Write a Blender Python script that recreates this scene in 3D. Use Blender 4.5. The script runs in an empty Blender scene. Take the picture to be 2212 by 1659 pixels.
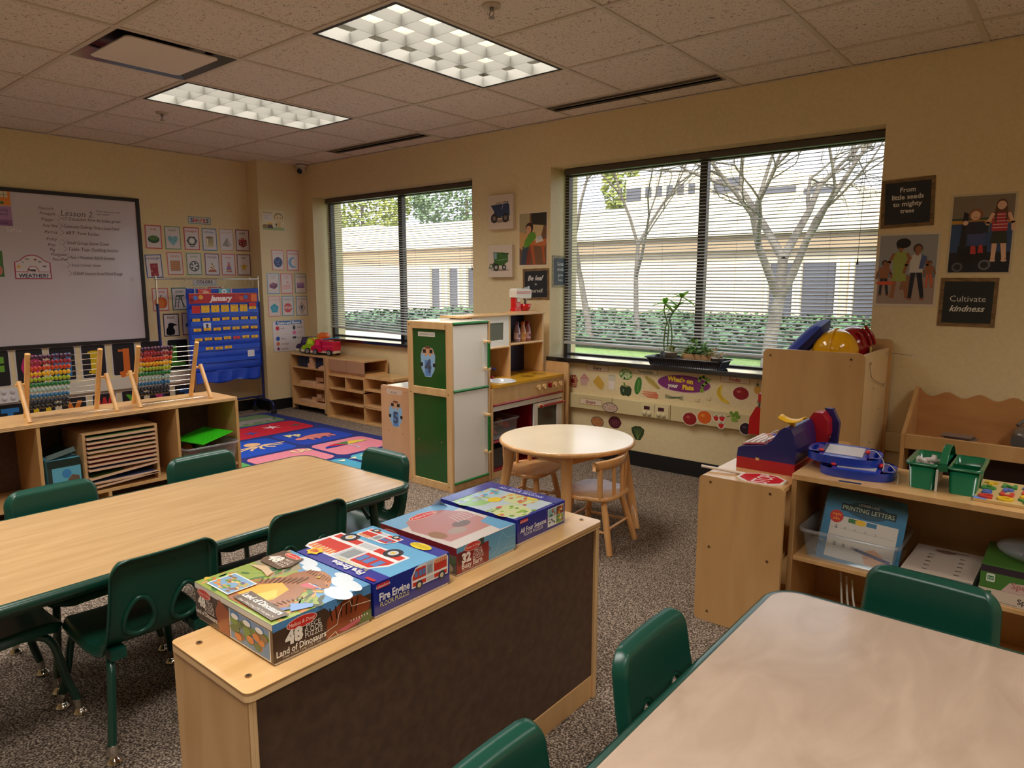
import bpy, math, random
from mathutils import Vector, Matrix, noise
from math import sin, cos, pi, radians, atan2, sqrt
S = bpy.context.scene
COL = S.collection
random.seed(7)

def lin(c):
  r = []
  for v in c[:3]:
    v = v / 255.0
    r.append(v / 12.92 if v <= .04045 else ((v + .055) / 1.055) ** 2.4)
  return (r[0], r[1], r[2], 1.0)

# ------------------------------------------------------------------ camera
cd = bpy.data.cameras.new('camera')
cam = bpy.data.objects.new('camera', cd)
COL.objects.link(cam)
cam.location = (6.459, -4.233, 1.29)
cam.rotation_euler = (radians(90 - 8.429), 0, radians(39.513))
cd.sensor_width = 36
cd.lens = 1492.95 / 2212 * 36
cd.clip_start = .02
cd.clip_end = 300
S.camera = cam

# ------------------------------------------------------------------ exposure
S.view_settings.view_transform = 'Standard'
S.view_settings.look = 'None'
S.view_settings.gamma = 1
S.view_settings.use_curve_mapping = False
S.view_settings.exposure = 0.25
S.cycles.use_denoising = True
S.cycles.max_bounces = 8
S.cycles.diffuse_bounces = 5
S.cycles.glossy_bounces = 3
S.cycles.transparent_max_bounces = 24
S.cycles.sample_clamp_indirect = 6
S.cycles.caustics_reflective = False
S.cycles.caustics_refractive = False

# ------------------------------------------------------------------ sky, sun, window portals
SKY = 2.1
SUN = 5.4
LAMP = 0.5
TUBE_W = 27
w = bpy.data.worlds.new('sky')
S.world = w
w.use_nodes = True
nt = w.node_tree
bg = nt.nodes['Background']
tc = nt.nodes.new('ShaderNodeTexCoord')
sep = nt.nodes.new('ShaderNodeSeparateXYZ')
cr = nt.nodes.new('ShaderNodeValToRGB')
nt.links.new(tc.outputs['Generated'], sep.inputs[0])
nt.links.new(sep.outputs['Z'], cr.inputs[0])
cr.color_ramp.elements[0].color = (.84, .87, 1.0, 1)
cr.color_ramp.elements[0].position = 0.0
cr.color_ramp.elements[1].color = (.70, .80, 1.0, 1)
cr.color_ramp.elements[1].position = .6
nz = nt.nodes.new('ShaderNodeTexNoise')
nz.inputs['Scale'].default_value = 3
nz.inputs['Detail'].default_value = 5
nt.links.new(tc.outputs['Generated'], nz.inputs['Vector'])
cr2 = nt.nodes.new('ShaderNodeValToRGB')
cr2.color_ramp.elements[0].position = .45
cr2.color_ramp.elements[1].position = .62
nt.links.new(nz.outputs['Fac'], cr2.inputs[0])
mx = nt.nodes.new('ShaderNodeMixRGB')
mx.inputs['Color2'].default_value = (.90, .91, .98, 1)
nt.links.new(cr2.outputs[0], mx.inputs['Fac'])
nt.links.new(cr.outputs[0], mx.inputs['Color1'])
nt.links.new(mx.outputs[0], bg.inputs['Color'])
bg.inputs['Strength'].default_value = SKY
w.cycles.sampling_method = 'MANUAL'
w.cycles.sample_map_resolution = 256
sl = bpy.data.lights.new('sun', 'SUN')
sl.energy = SUN
sl.angle = radians(8)
sl.color = (1, .95, .86)
so = bpy.data.objects.new('sun', sl)
COL.objects.link(so)
so.rotation_euler = (radians(48), 0, radians(25))
for n, (x0, x1) in (('portal_one', (.36, 2.55)), ('portal_two', (3.34, 5.55))):
  l = bpy.data.lights.new(n, 'AREA')
  l.shape = 'RECTANGLE'
  l.size = x1 - x0
  l.size_y = 1.36
  l.cycles.is_portal = True
  o = bpy.data.objects.new(n, l)
  COL.objects.link(o)
  o.location = ((x0 + x1) / 2, .30, 1.43)
  o.rotation_euler = (radians(-90), 0, 0)

# ------------------------------------------------------------------ materials
_M = {}

def M(c, rough=.55, metal=0.0, spec=.5, alpha=1.0, coat=0.0, name=None, sheen=0):
  k = (tuple(c), rough, metal, spec, alpha, coat)
  if k in _M:
    return _M[k]
  m = bpy.data.materials.new(name or 'paint_%d_%d_%d' % tuple(c[:3]))
  m.use_nodes = True
  b = m.node_tree.nodes['Principled BSDF']
  b.inputs['Base Color'].default_value = lin(c)
  b.inputs['Roughness'].default_value = rough
  b.inputs['Metallic'].default_value = metal
  b.inputs['Specular IOR Level'].default_value = spec
  b.inputs['Alpha'].default_value = alpha
  if coat:
    b.inputs['Coat Weight'].default_value = coat
    b.inputs['Coat Roughness'].default_value = .12
  _M[k] = m
  return m

def noise_mat(name, c1, c2, scale=(1, 1, 1), nscale=5, detail=4, rough=.5, p0=.35, p1=.65, bump=0, bdist=.002, coat=0, spec=.5, rough2=None, coord='Object', distort=0):
  m = bpy.data.materials.new(name)
  m.use_nodes = True
  t = m.node_tree
  b = t.nodes['Principled BSDF']
  tc = t.nodes.new('ShaderNodeTexCoord')
  mp = t.nodes.new('ShaderNodeMapping')
  mp.inputs['Scale'].default_value = scale
  n = t.nodes.new('ShaderNodeTexNoise')
  n.inputs['Scale'].default_value = nscale
  n.inputs['Detail'].default_value = detail
  n.inputs['Distortion'].default_value = distort
  r = t.nodes.new('ShaderNodeValToRGB')
  r.color_ramp.elements[0].position = p0
  r.color_ramp.elements[1].position = p1
  r.color_ramp.elements[0].color = lin(c1)
  r.color_ramp.elements[1].color = lin(c2)
  t.links.new(tc.outputs[coord], mp.inputs[0])
  t.links.new(mp.outputs[0], n.inputs['Vector'])
  t.links.new(n.outputs['Fac'], r.inputs[0])
  t.links.new(r.outputs[0], b.inputs['Base Color'])
  b.inputs['Roughness'].default_value = rough
  b.inputs['Specular IOR Level'].default_value = spec
  if coat:
    b.inputs['Coat Weight'].default_value = coat
    b.inputs['Coat Roughness'].default_value = .15
  if bump:
    bm = t.nodes.new('ShaderNodeBump')
    bm.inputs['Strength'].default_value = bump
    bm.inputs['Distance'].default_value = bdist
    t.links.new(n.outputs['Fac'], bm.inputs['Height'])
    t.links.new(bm.outputs[0], b.inputs['Normal'])
  return m

def emis(name, c, s):
  m = bpy.data.materials.new(name)
  m.use_nodes = True
  b = m.node_tree.nodes['Principled BSDF']
  b.inputs['Base Color'].default_value = lin(c)
  b.inputs['Emission Color'].default_value = lin(c)
  b.inputs['Emission Strength'].default_value = s
  return m

def clear_mat(name, tint=(1, 1, 1), gloss=.12, rough=.05, tr=.9, base=None):
  """thin clear sheet: mostly see-through, some gloss, a little milky body"""
  m = bpy.data.materials.new(name)
  m.use_nodes = True
  t = m.node_tree
  t.nodes.remove(t.nodes['Principled BSDF'])
  out = t.nodes['Material Output']
  a = t.nodes.new('ShaderNodeBsdfTransparent')
  a.inputs[0].default_value = (*tint, 1)
  g = t.nodes.new('ShaderNodeBsdfGlossy')
  g.inputs['Roughness'].default_value = rough
  d = t.nodes.new('ShaderNodeBsdfDiffuse')
  d.inputs[0].default_value = lin(base or (225, 230, 235))
  m1 = t.nodes.new('ShaderNodeMixShader')
  m1.inputs[0].default_value = 1 - tr
  t.links.new(a.outputs[0], m1.inputs[1])
  t.links.new(d.outputs[0], m1.inputs[2])
  ge = t.nodes.new('ShaderNodeNewGeometry')
  dt = t.nodes.new('ShaderNodeVectorMath'); dt.operation = 'DOT_PRODUCT'
  t.links.new(ge.outputs['Incoming'], dt.inputs[0]); t.links.new(ge.outputs['Normal'], dt.inputs[1])
  ab = t.nodes.new('ShaderNodeMath'); ab.operation = 'ABSOLUTE'
  t.links.new(dt.outputs['Value'], ab.inputs[0])
  sb = t.nodes.new('ShaderNodeMath'); sb.operation = 'SUBTRACT'; sb.inputs[0].default_value = 1
  t.links.new(ab.outputs[0], sb.inputs[1])
  pw = t.nodes.new('ShaderNodeMath'); pw.operation = 'POWER'; pw.inputs[1].default_value = 5
  t.links.new(sb.outputs[0], pw.inputs[0])
  fr = t.nodes.new('ShaderNodeMath'); fr.operation = 'MULTIPLY_ADD'; fr.inputs[1].default_value = .7; fr.inputs[2].default_value = gloss * .3
  t.links.new(pw.outputs[0], fr.inputs[0])
  m2 = t.nodes.new('ShaderNodeMixShader')
  t.links.new(fr.outputs[0], m2.inputs[0])
  t.links.new(m1.outputs[0], m2.inputs[1])
  t.links.new(g.outputs[0], m2.inputs[2])
  t.links.new(m2.outputs[0], out.inputs[0])
  return m

WALL = noise_mat('cream_wall_paint', (222, 203, 158), (228, 209, 164), nscale=60, rough=.6, bump=.08, bdist=.001)
BIRCH = noise_mat('birch_plywood', (202, 157, 102), (215, 172, 118), scale=(3, 3, .5), nscale=6, detail=5, rough=.3, distort=.6, coat=.25)
BIRCHX = noise_mat('birch_plywood_long', (204, 160, 104), (218, 176, 122), scale=(3, .4, 3), nscale=6, detail=5, rough=.25, distort=.6, coat=.3)
PANEL = noise_mat('tan_birch_panel', (196, 152, 98), (208, 165, 110), scale=(2, 2, .4), nscale=5, detail=5, rough=.32, distort=.8, coat=.2)
EDGE = noise_mat('plywood_edge', (170, 128, 82), (226, 190, 142), scale=(.5, .5, 260), nscale=1, detail=0, rough=.5, p0=.4, p1=.6)
MAPLE = noise_mat('maple_laminate', (186, 150, 106), (198, 163, 118), scale=(9, .8, 1), nscale=4, detail=6, rough=.22, distort=.5, spec=.5)
MAPLE2 = noise_mat('fusion_maple_laminate', (170, 148, 130), (186, 164, 146), scale=(3.2, 1.3, 1), nscale=2.4, detail=7, rough=.17, distort=1.8, p0=.3, p1=.7, spec=.6)
BEECH = noise_mat('beech_wood', (214, 158, 96), (224, 174, 116), scale=(6, 6, .8), nscale=6, detail=5, rough=.28, coat=.4)
HARDB = noise_mat('brown_hardboard', (76, 54, 42), (92, 67, 52), nscale=40, detail=8, rough=.55, bump=.1)
DOWEL = noise_mat('pine_dowel', (218, 164, 96), (230, 182, 118), scale=(5, 5, 1), nscale=8, rough=.35, coat=.3)
GREEN = noise_mat('green_molded_plastic', (10, 64, 51), (12, 70, 56), nscale=420, detail=2, rough=.33, bump=.12, bdist=.0006)
GREENM = M((14, 62, 50), .3, 0, .5, coat=.3, name='green_powder_coat')
CHROME = M((225, 222, 215), .12, 1.0, name='chrome')
STEEL = M((150, 148, 145), .3, 1.0, name='steel')
BLACK = M((20, 20, 24), .5)
WHITE = M((236, 234, 230), .45)
CLEAR = clear_mat('clear_plastic', (.93, .95, .97), .12, .12, .8)
GLASS = clear_mat('window_glass', (.97, .985, .98), .13, .01, .995)

# ------------------------------------------------------------------ scene bookkeeping
ROOT = {}

def thing(name, label, cat, loc=(0, 0, 0), rz=0.0, group=None):
  o = bpy.data.objects.new(name, None)
  o.empty_display_size = .05
  COL.objects.link(o)
  o.location = loc
  o.rotation_euler = (0, 0, rz)
  ROOT[o.name] = Matrix.Translation(loc) @ Matrix.Rotation(rz, 4, 'Z')
  o['label'] = label
  o['category'] = cat
  if group:
    o['group'] = group
  return o

def tag(o, label, cat, group=None, kind=None):
  o['label'] = label
  o['category'] = cat
  if group:
    o['group'] = group
  if kind:
    o['kind'] = kind
  return o

def dup(root, loc, rz, label, group=None):
  r = root.copy()
  COL.objects.link(r)
  r.location = loc
  r.rotation_euler = (0, 0, rz)
  r['label'] = label
  if group:
    r['group'] = group
  for ch in list(root.children):
    c = ch.copy()
    COL.objects.link(c)
    c.parent = r
    for g in list(ch.children):
      d = g.copy()
      COL.objects.link(d)
      d.parent = c
  return r

_TXT = {}

def text_geo(s, bold=0.0, shear=0.0):
  k = (s, bold, shear)
  if k in _TXT:
    return _TXT[k]
  cu = bpy.data.curves.new('lettering', 'FONT')
  cu.body = s
  cu.resolution_u = 2
  cu.offset = bold
  cu.shear = shear
  o = bpy.data.objects.new('lettering', cu)
  COL.objects.link(o)
  dg = bpy.context.evaluated_depsgraph_get()
  me = bpy.data.meshes.new_from_object(o.evaluated_get(dg))
  v = [(p.co.x / .69, p.co.y / .69) for p in me.vertices]
  f = [tuple(p.vertices) for p in me.polygons]
  bpy.data.objects.remove(o)
  bpy.data.curves.remove(cu)
  bpy.data.meshes.remove(me)
  if v:
    x0 = min(p[0] for p in v); x1 = max(p[0] for p in v)
    v = [(p[0] - (x0 + x1) / 2, p[1]) for p in v]
    wd = x1 - x0
  else:
    wd = .001
  _TXT[k] = (v, f, wd)
  return _TXT[k]

def spline(pts, n=6):
  P = [Vector(p) for p in pts]
  out = []
  for i in range(len(P) - 1):
    a = P[max(i - 1, 0)]; b = P[i]; c = P[i + 1]; d = P[min(i + 2, len(P) - 1)]
    for k in range(n):
      t = k / n
      out.append(.5 * ((2 * b) + (c - a) * t + (2 * a - 5 * b + 4 * c - d) * t * t + (3 * b - a - 3 * c + d) * t ** 3))
  out.append(P[-1])
  return out

class MB:
  def __init__(s):
    s.v = []; s.f = []; s.m = []; s.sm = []; s.mats = []
  def mi(s, mat):
    if mat not in s.mats:
      s.mats.append(mat)
    return s.mats.index(mat)
  def add(s, vs, fs, mat, smooth=False):
    n = len(s.v); k = s.mi(mat)
    s.v += [tuple(v) for v in vs]
    for f in fs:
      s.f.append(tuple(i + n for i in f)); s.m.append(k); s.sm.append(smooth)
    return s
  def box(s, x0, y0, z0, x1, y1, z1, mat):
    vs = [(x0, y0, z0), (x1, y0, z0), (x1, y1, z0), (x0, y1, z0), (x0, y0, z1), (x1, y0, z1), (x1, y1, z1), (x0, y1, z1)]
    return s.add(vs, [(0, 3, 2, 1), (4, 5, 6, 7), (0, 1, 5, 4), (1, 2, 6, 5), (2, 3, 7, 6), (3, 0, 4, 7)], mat)
  def obox(s, O, U, V, W, mat):
    O, U, V, W = map(Vector, (O, U, V, W))
    vs = [O, O + U, O + U + V, O + V, O + W, O + U + W, O + U + V + W, O + V + W]
    return s.add(vs, [(0, 3, 2, 1), (4, 5, 6, 7), (0, 1, 5, 4), (1, 2, 6, 5), (2, 3, 7, 6), (3, 0, 4, 7)], mat)
  def prism(s, pts, O, U, V, W, mat, smooth_side=False, mat_side=None):
    """polygon pts (u,v) in frame O,U,V extruded along W"""
    O, U, V, W = map(Vector, (O, U, V, W))
    a = [O + U * p[0] + V * p[1] for p in pts]
    b = [p + W for p in a]
    n = len(a)
    s.add(a, [tuple(range(n))[::-1]], mat)
    s.add(b, [tuple(range(n))], mat)
    s.add(a + b, [(i, (i + 1) % n, n + (i + 1) % n, n + i) for i in range(n)], mat_side or mat, smooth_side)
    return s
  def cyl(s, p0, p1, r0, mat, r1=None, n=16, caps=True):
    p0, p1 = Vector(p0), Vector(p1)
    r1 = r0 if r1 is None else r1
    d = (p1 - p0).normalized()
    a = Vector((0, 0, 1)) if abs(d.z) < .9 else Vector((1, 0, 0))
    u = d.cross(a).normalized(); v = d.cross(u)
    A = [p0 + (u * cos(2 * pi * i / n) + v * sin(2 * pi * i / n)) * r0 for i in range(n)]
    B = [p1 + (u * cos(2 * pi * i / n) + v * sin(2 * pi * i / n)) * r1 for i in range(n)]
    s.add(A + B, [(i, (i + 1) % n, n + (i + 1) % n, n + i) for i in range(n)], mat, True)
    if caps:
      s.add(A, [tuple(range(n))[::-1]], mat)
      s.add(B, [tuple(range(n))], mat)
    return s
  def tube(s, path, r, mat, n=10, caps=True, closed=False):
    P = [Vector(p) for p in path]
    R = r if isinstance(r, (list, tuple)) else [r] * len(P)
    rings = []; u = None
    for i, p in enumerate(P):
      a = P[(i - 1) % len(P)] if closed else P[max(i - 1, 0)]
      b = P[(i + 1) % len(P)] if closed else P[min(i + 1, len(P) - 1)]
      d = (b - a).normalized()
      if u is None:
        q = Vector((0, 0, 1)) if abs(d.z) < .9 else Vector((1, 0, 0))
        u = d.cross(q).normalized()
      else:
        u = (u - d * u.dot(d))
        u = u.normalized() if u.length > 1e-6 else d.orthogonal().normalized()
      v = d.cross(u)
      rings.append([p + (u * cos(2 * pi * k / n) + v * sin(2 * pi * k / n)) * R[i] for k in range(n)])
    vs = [q for rg in rings for q in rg]
    fs = []
    m = len(rings)
    for i in range(m if closed else m - 1):
      j = (i + 1) % m
      for k in range(n):
        l = (k + 1) % n
        fs.append((i * n + k, i * n + l, j * n + l, j * n + k))
    s.add(vs, fs, mat, True)
    if caps and not closed:
      s.add(rings[0], [tuple(range(n))[::-1]], mat)
      s.add(rings[-1], [tuple(range(n))], mat)
    return s
  def lathe(s, prof, c, mat, n=24, axis=None):
    """prof list of (r,z) about vertical axis at c"""
    c = Vector(c)
    vs = []
    for r, z in prof:
      for k in range(n):
        a = 2 * pi * k / n
        q = Vector((r * cos(a), r * sin(a), z))
        if axis:
          q = axis @ q
        vs.append(c + q)
    fs = []
    for i in range(len(prof) - 1):
      for k in range(n):
        l = (k + 1) % n
        fs.append((i * n + k, i * n + l, (i + 1) * n + l, (i + 1) * n + k))
    return s.add(vs, fs, mat, True)
  def ball(s, c, r, mat, nu=16, nv=10, rot=None, zmin=None):
    c = Vector(c)
    if not isinstance(r, (tuple, list)):
      r = (r, r, r)
    vs = []; fs = []
    for j in range(nv + 1):
      th = pi * j / nv
      for i in range(nu):
        a = 2 * pi * i / nu
        q = Vector((r[0] * sin(th) * cos(a), r[1] * sin(th) * sin(a), r[2] * cos(th)))
        if zmin is not None:
          q.z = max(q.z, zmin)
        if rot:
          q = rot @ q
        vs.append(c + q)
    for j in range(nv):
      for i in range(nu):
        l = (i + 1) % nu
        fs.append((j * nu + i, (j + 1) * nu + i, (j + 1) * nu + l, j * nu + l))
    return s.add(vs, fs, mat, True)
  def grid(s, fn, nu, nv, mat, smooth=True, wrap=False):
    vs = [fn(i / nu, j / nv) for j in range(nv + 1) for i in range(nu + 1)]
    fs = [(j * (nu + 1) + i, j * (nu + 1) + i + 1, (j + 1) * (nu + 1) + i + 1, (j + 1) * (nu + 1) + i) for j in range(nv) for i in range(nu)]
    return s.add(vs, fs, mat, smooth)
  def build(s, name, parent=None, world=True, bevel=0, seg=2, solid=0, weld=False, subsurf=0, label=None):
    me = bpy.data.meshes.new(name)
    vs = s.v
    off = None
    if parent is not None:
      top = parent
      while top.parent is not None:
        top = top.parent
      Rm = ROOT.get(top.name, Matrix.Identity(4))
      if world:
        inv = Rm.inverted()
        vs = [tuple(inv @ Vector(v)) for v in vs]
    else:
      xs = [v[0] for v in vs]; ys = [v[1] for v in vs]; zs = [v[2] for v in vs]
      off = Vector(((min(xs) + max(xs)) / 2, (min(ys) + max(ys)) / 2, min(zs)))
      vs = [(v[0] - off.x, v[1] - off.y, v[2] - off.z) for v in vs]
    me.from_pydata(vs, [], s.f)
    for m in s.mats:
      me.materials.append(m)
    me.polygons.foreach_set('material_index', s.m)
    me.polygons.foreach_set('use_smooth', s.sm)
    me.update()
    o = bpy.data.objects.new(name, me)
    COL.objects.link(o)
    if off is not None:
      o.location = off
      ROOT[o.name] = Matrix.Translation(off)
    else:
      o.parent = parent
    if weld:
      md = o.modifiers.new('weld', 'WELD'); md.merge_threshold = .0002
    if solid:
      md = o.modifiers.new('solid', 'SOLIDIFY'); md.thickness = abs(solid); md.offset = -1 if solid > 0 else 1
    if bevel:
      md = o.modifiers.new('bevel', 'BEVEL'); md.width = bevel; md.segments = seg; md.limit_method = 'ANGLE'
      md.harden_normals = False
    if subsurf:
      md = o.modifiers.new('sub', 'SUBSURF'); md.levels = subsurf; md.render_levels = subsurf
    if label:
      o['label'] = label
    return o

def struct(o):
  o['kind'] = 'structure'
  return o

def rrect(w, h, r, n=5, x0=0, y0=0):
  """rounded rectangle polygon from (x0,y0)"""
  p = []
  for cx, cy, a in ((x0 + w - r, y0 + r, -90), (x0 + w - r, y0 + h - r, 0), (x0 + r, y0 + h - r, 90), (x0 + r, y0 + r, 180)):
    for k in range(n + 1):
      t = radians(a + 90 * k / n)
      p.append((cx + r * cos(t), cy + r * sin(t)))
  return p

def circ(cx, cy, rx, ry=None, n=24, a0=0, a1=360):
  ry = ry or rx
  full = abs(a1 - a0) >= 360
  return [(cx + rx * cos(radians(a0 + (a1 - a0) * k / (n if full else n - 1))), cy + ry * sin(radians(a0 + (a1 - a0) * k / (n if full else n - 1)))) for k in range(n)]

class Art:
  """flat printed art laid in thin layers on a plane: u to the right, v up, seen from the n side"""
  def __init__(s, O, U, V, N=None, rough=.5, step=.00005, coat=0):
    s.O = Vector(O); s.U = Vector(U).normalized(); s.V = Vector(V).normalized()
    s.N = (Vector(N) if N else s.U.cross(s.V)).normalized()
    s.k = 0; s.step = step; s.rough = rough; s.coat = coat
    s.parts = {}; s.cur = None
  def lay(s, i):
    if i == 0:
      s.k0 = s.k
    s.k = s.k0 + i % 9
  def end(s):
    s.k = s.k0 + 10
  def part(s, name):
    s.cur = s.parts.setdefault(name, MB()); return s
  def mat(s, c):
    return c if not isinstance(c, tuple) else M(c, s.rough, coat=s.coat)
  def P(s, p):
    return s.O + s.U * p[0] + s.V * p[1] + s.N * (s.k * s.step)
  def poly(s, pts, c, up=1):
    s.k += up
    s.cur.add([s.P(p) for p in pts], [tuple(range(len(pts)))], s.mat(c)); return s
  def many(s, polys, c):
    s.k += 1
    for pts in polys:
      s.cur.add([s.P(p) for p in pts], [tuple(range(len(pts)))], s.mat(c))
    return s
  def rect(s, x, y, w, h, c, r=0):
    return s.poly(rrect(w, h, r, x0=x, y0=y) if r else [(x, y), (x + w, y), (x + w, y + h), (x, y + h)], c)
  def ell(s, cx, cy, rx, ry, c, n=20, rot=0):
    ca, sa = cos(radians(rot)), sin(radians(rot))
    return s.poly([(cx + ca * (x - cx) - sa * (y - cy), cy + sa * (x - cx) + ca * (y - cy)) for x, y in circ(cx, cy, rx, ry, n)], c)
  def line(s, pts, w, c, closed=False):
    P = [Vector(p) for p in pts]
    if closed:
      P.append(P[0])
    s.k += 1
    for a, b in zip(P, P[1:]):
      d = b - a
      if d.length < 1e-6:
        continue
      d.normalize(); n = Vector((-d.y, d.x)) * w / 2; e = d * w * .3
      s.cur.add([s.P(q) for q in (a - n - e, b - n + e, b + n + e, a + n - e)], [(0, 1, 2, 3)], s.mat(c))
    return s
  def frame(s, x, y, w, h, t, c):
    s.k += 1
    for a in ((x, y, w, t), (x, y + h - t, w, t), (x, y + t, t, h - 2 * t), (x + w - t, y + t, t, h - 2 * t)):
      s.cur.add([s.P(q) for q in ((a[0], a[1]), (a[0] + a[2], a[1]), (a[0] + a[2], a[1] + a[3]), (a[0], a[1] + a[3]))], [(0, 1, 2, 3)], s.mat(c))
    return s
  def txt(s, t, cx, cy, h, c, maxw=None, bold=0.0, shear=0.0, rot=0, align='c', outline=None):
    v, f, wd = text_geo(t, bold, shear)
    sx = h
    if maxw and wd * h > maxw:
      sx = maxw / wd
    dx = 0
    if align == 'l':
      dx = wd * sx / 2
    ca, sa = cos(radians(rot)), sin(radians(rot))
    if outline:
      s.txt(t, cx, cy, h, outline, maxw * 1.03 if maxw else None, bold + .05, shear, rot, align)
    s.k += 1
    vs = []
    for x, y in v:
      x = x * sx + dx; y = (y - .5) * h
      vs.append(s.P((cx + ca * x - sa * y, cy + sa * x + ca * y)))
    s.cur.add(vs, f, s.mat(c))
    return s
  def done(s, parent=None, names=None):
    out = []
    for n, mb in s.parts.items():
      if mb.v:
        out.append(mb.build(n, parent))
    return out
# ------------------------------------------------------------------ room shell
H = 2.44
RX, RY = 8.6, -6.8
def carpet():
  m = bpy.data.materials.new('brown_loop_carpet')
  m.use_nodes = True
  t = m.node_tree; b = t.nodes['Principled BSDF']
  tc = t.nodes.new('ShaderNodeTexCoord')
  n = t.nodes.new('ShaderNodeTexNoise'); n.inputs['Scale'].default_value = 175; n.inputs['Detail'].default_value = 3
  r = t.nodes.new('ShaderNodeValToRGB')
  r.color_ramp.elements[0].position = .38; r.color_ramp.elements[0].color = lin((66, 55, 47))
  r.color_ramp.elements[1].position = .66; r.color_ramp.elements[1].color = lin((196, 178, 160))
  e = r.color_ramp.elements.new(.5); e.color = lin((120, 105, 92))
  v = t.nodes.new('ShaderNodeTexVoronoi'); v.inputs['Scale'].default_value = 230
  bm = t.nodes.new('ShaderNodeBump'); bm.inputs['Strength'].default_value = .9; bm.inputs['Distance'].default_value = .004
  t.links.new(tc.outputs['Object'], n.inputs['Vector']); t.links.new(tc.outputs['Object'], v.inputs['Vector'])
  t.links.new(n.outputs['Fac'], r.inputs[0]); t.links.new(r.outputs[0], b.inputs['Base Color'])
  t.links.new(v.outputs['Distance'], bm.inputs['Height']); t.links.new(bm.outputs[0], b.inputs['Normal'])
  b.inputs['Roughness'].default_value = .95; b.inputs['Specular IOR Level'].default_value = .15
  return m
struct(MB().box(-.2, RY - .2, -.15, RX + .2, .3, 0, carpet()).build('floor'))

def tile_mat():
  m = bpy.data.materials.new('fissured_ceiling_tile')
  m.use_nodes = True
  t = m.node_tree; b = t.nodes['Principled BSDF']
  tc = t.nodes.new('ShaderNodeTexCoord')
  n = t.nodes.new('ShaderNodeTexNoise'); n.inputs['Scale'].default_value = 70; n.inputs['Detail'].default_value = 4; n.inputs['Distortion'].default_value = 1.5
  r = t.nodes.new('ShaderNodeValToRGB')
  r.color_ramp.elements[0].position = .34; r.color_ramp.elements[0].color = lin((140, 128, 118))
  r.color_ramp.elements[1].position = .42; r.color_ramp.elements[1].color = lin((228, 216, 206))
  n2 = t.nodes.new('ShaderNodeTexNoise'); n2.inputs['Scale'].default_value = 140
  bm = t.nodes.new('ShaderNodeBump'); bm.inputs['Strength'].default_value = .5; bm.inputs['Distance'].default_value = .003
  t.links.new(tc.outputs['Object'], n.inputs['Vector']); t.links.new(tc.outputs['Object'], n2.inputs['Vector'])
  t.links.new(n.outputs['Fac'], r.inputs[0]); t.links.new(r.outputs[0], b.inputs['Base Color'])
  t.links.new(n2.outputs['Fac'], bm.inputs['Height']); t.links.new(bm.outputs[0], b.inputs['Normal'])
  b.inputs['Roughness'].default_value = .9
  return m
TILE = tile_mat()
TBAR = M((206, 194, 180), .5, name='ceiling_grid_paint')
T = .6096
GX0, GY0 = 3.533, -2.181
gx = [GX0 + T * k for k in range(-6, 9)]
gy = [GY0 + T * k for k in range(-8, 4)]
fix_cells = {}
FIX = [(-3, 0), (0, 0), (6, 0), (-3, -4), (0, -4), (3, -4), (6, -4)]
skip = set()
for i, j in FIX:
  skip.add((i, j)); skip.add((i, j + 1))
skip.add((-2, -1))
c = MB()
xs = [0] + [x for x in gx if 0 < x < RX] + [RX]
ys = [RY] + [y for y in gy if RY < y < 0] + [0]
for a in range(len(xs) - 1):
  for b in range(len(ys) - 1):
    i = round((xs[a] - GX0) / T) if a else round((xs[1] - GX0) / T) - 1
    j = round((ys[b] - GY0) / T) if b else round((ys[1] - GY0) / T) - 1
    if (i, j) in skip:
      continue
    x0, x1, y0, y1 = xs[a] + .011, xs[a + 1] - .011, ys[b] + .011, ys[b + 1] - .011
    if x1 - x0 < .02 or y1 - y0 < .02:
      continue
    if y0 > -.36:                      # row by the window: strip diffusers take part of it
      if i in (-4, -3):
        y0 = -.215
      if i in (0, 1):
        y0 = -.215
    c.box(x0, y0, H + .006, x1, y1, H + .03, TILE)
struct(c.build('ceiling'))
slab = MB().box(-.3, RY - .3, H + .16, RX + .3, .35, H + .4, M((150, 140, 128)))
struct(slab.build('ceiling'))
g = MB()
for x in gx:
  if 0 < x < RX:
    for b in range(len(ys) - 1):
      ym = (ys[b] + ys[b + 1]) / 2
      if ys[b + 1] > -.1 and round((x - GX0) / T) in (-3, 1):
        g.box(x - .012, -.214, H, x + .012, 0, H + .012, TBAR)
        continue
      g.box(x - .012, ys[b], H, x + .012, ys[b + 1], H + .012, TBAR)
for y in gy:
  if RY < y < 0:
    mid = [(GX0 + i * T, GX0 + (i + 1) * T) for i, j in FIX if abs(GY0 + (j + 1) * T - y) < .01]
    xa = 0
    for m0, m1 in sorted(mid) + [(RX, RX)]:
      g.box(xa, y - .012, H + .0004, m0, y + .012, H + .0124, TBAR)
      xa = m1
for a in ((0, RY, .02, 0), (0, -.02, RX, 0), (RX - .02, RY, RX, 0), (0, RY, RX, RY + .02)):
  g.box(a[0], a[1], H - .001, a[2], a[3], H + .002, TBAR)
# centre bars are cut where fixtures sit
struct(g.build('trim_1'))

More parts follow.
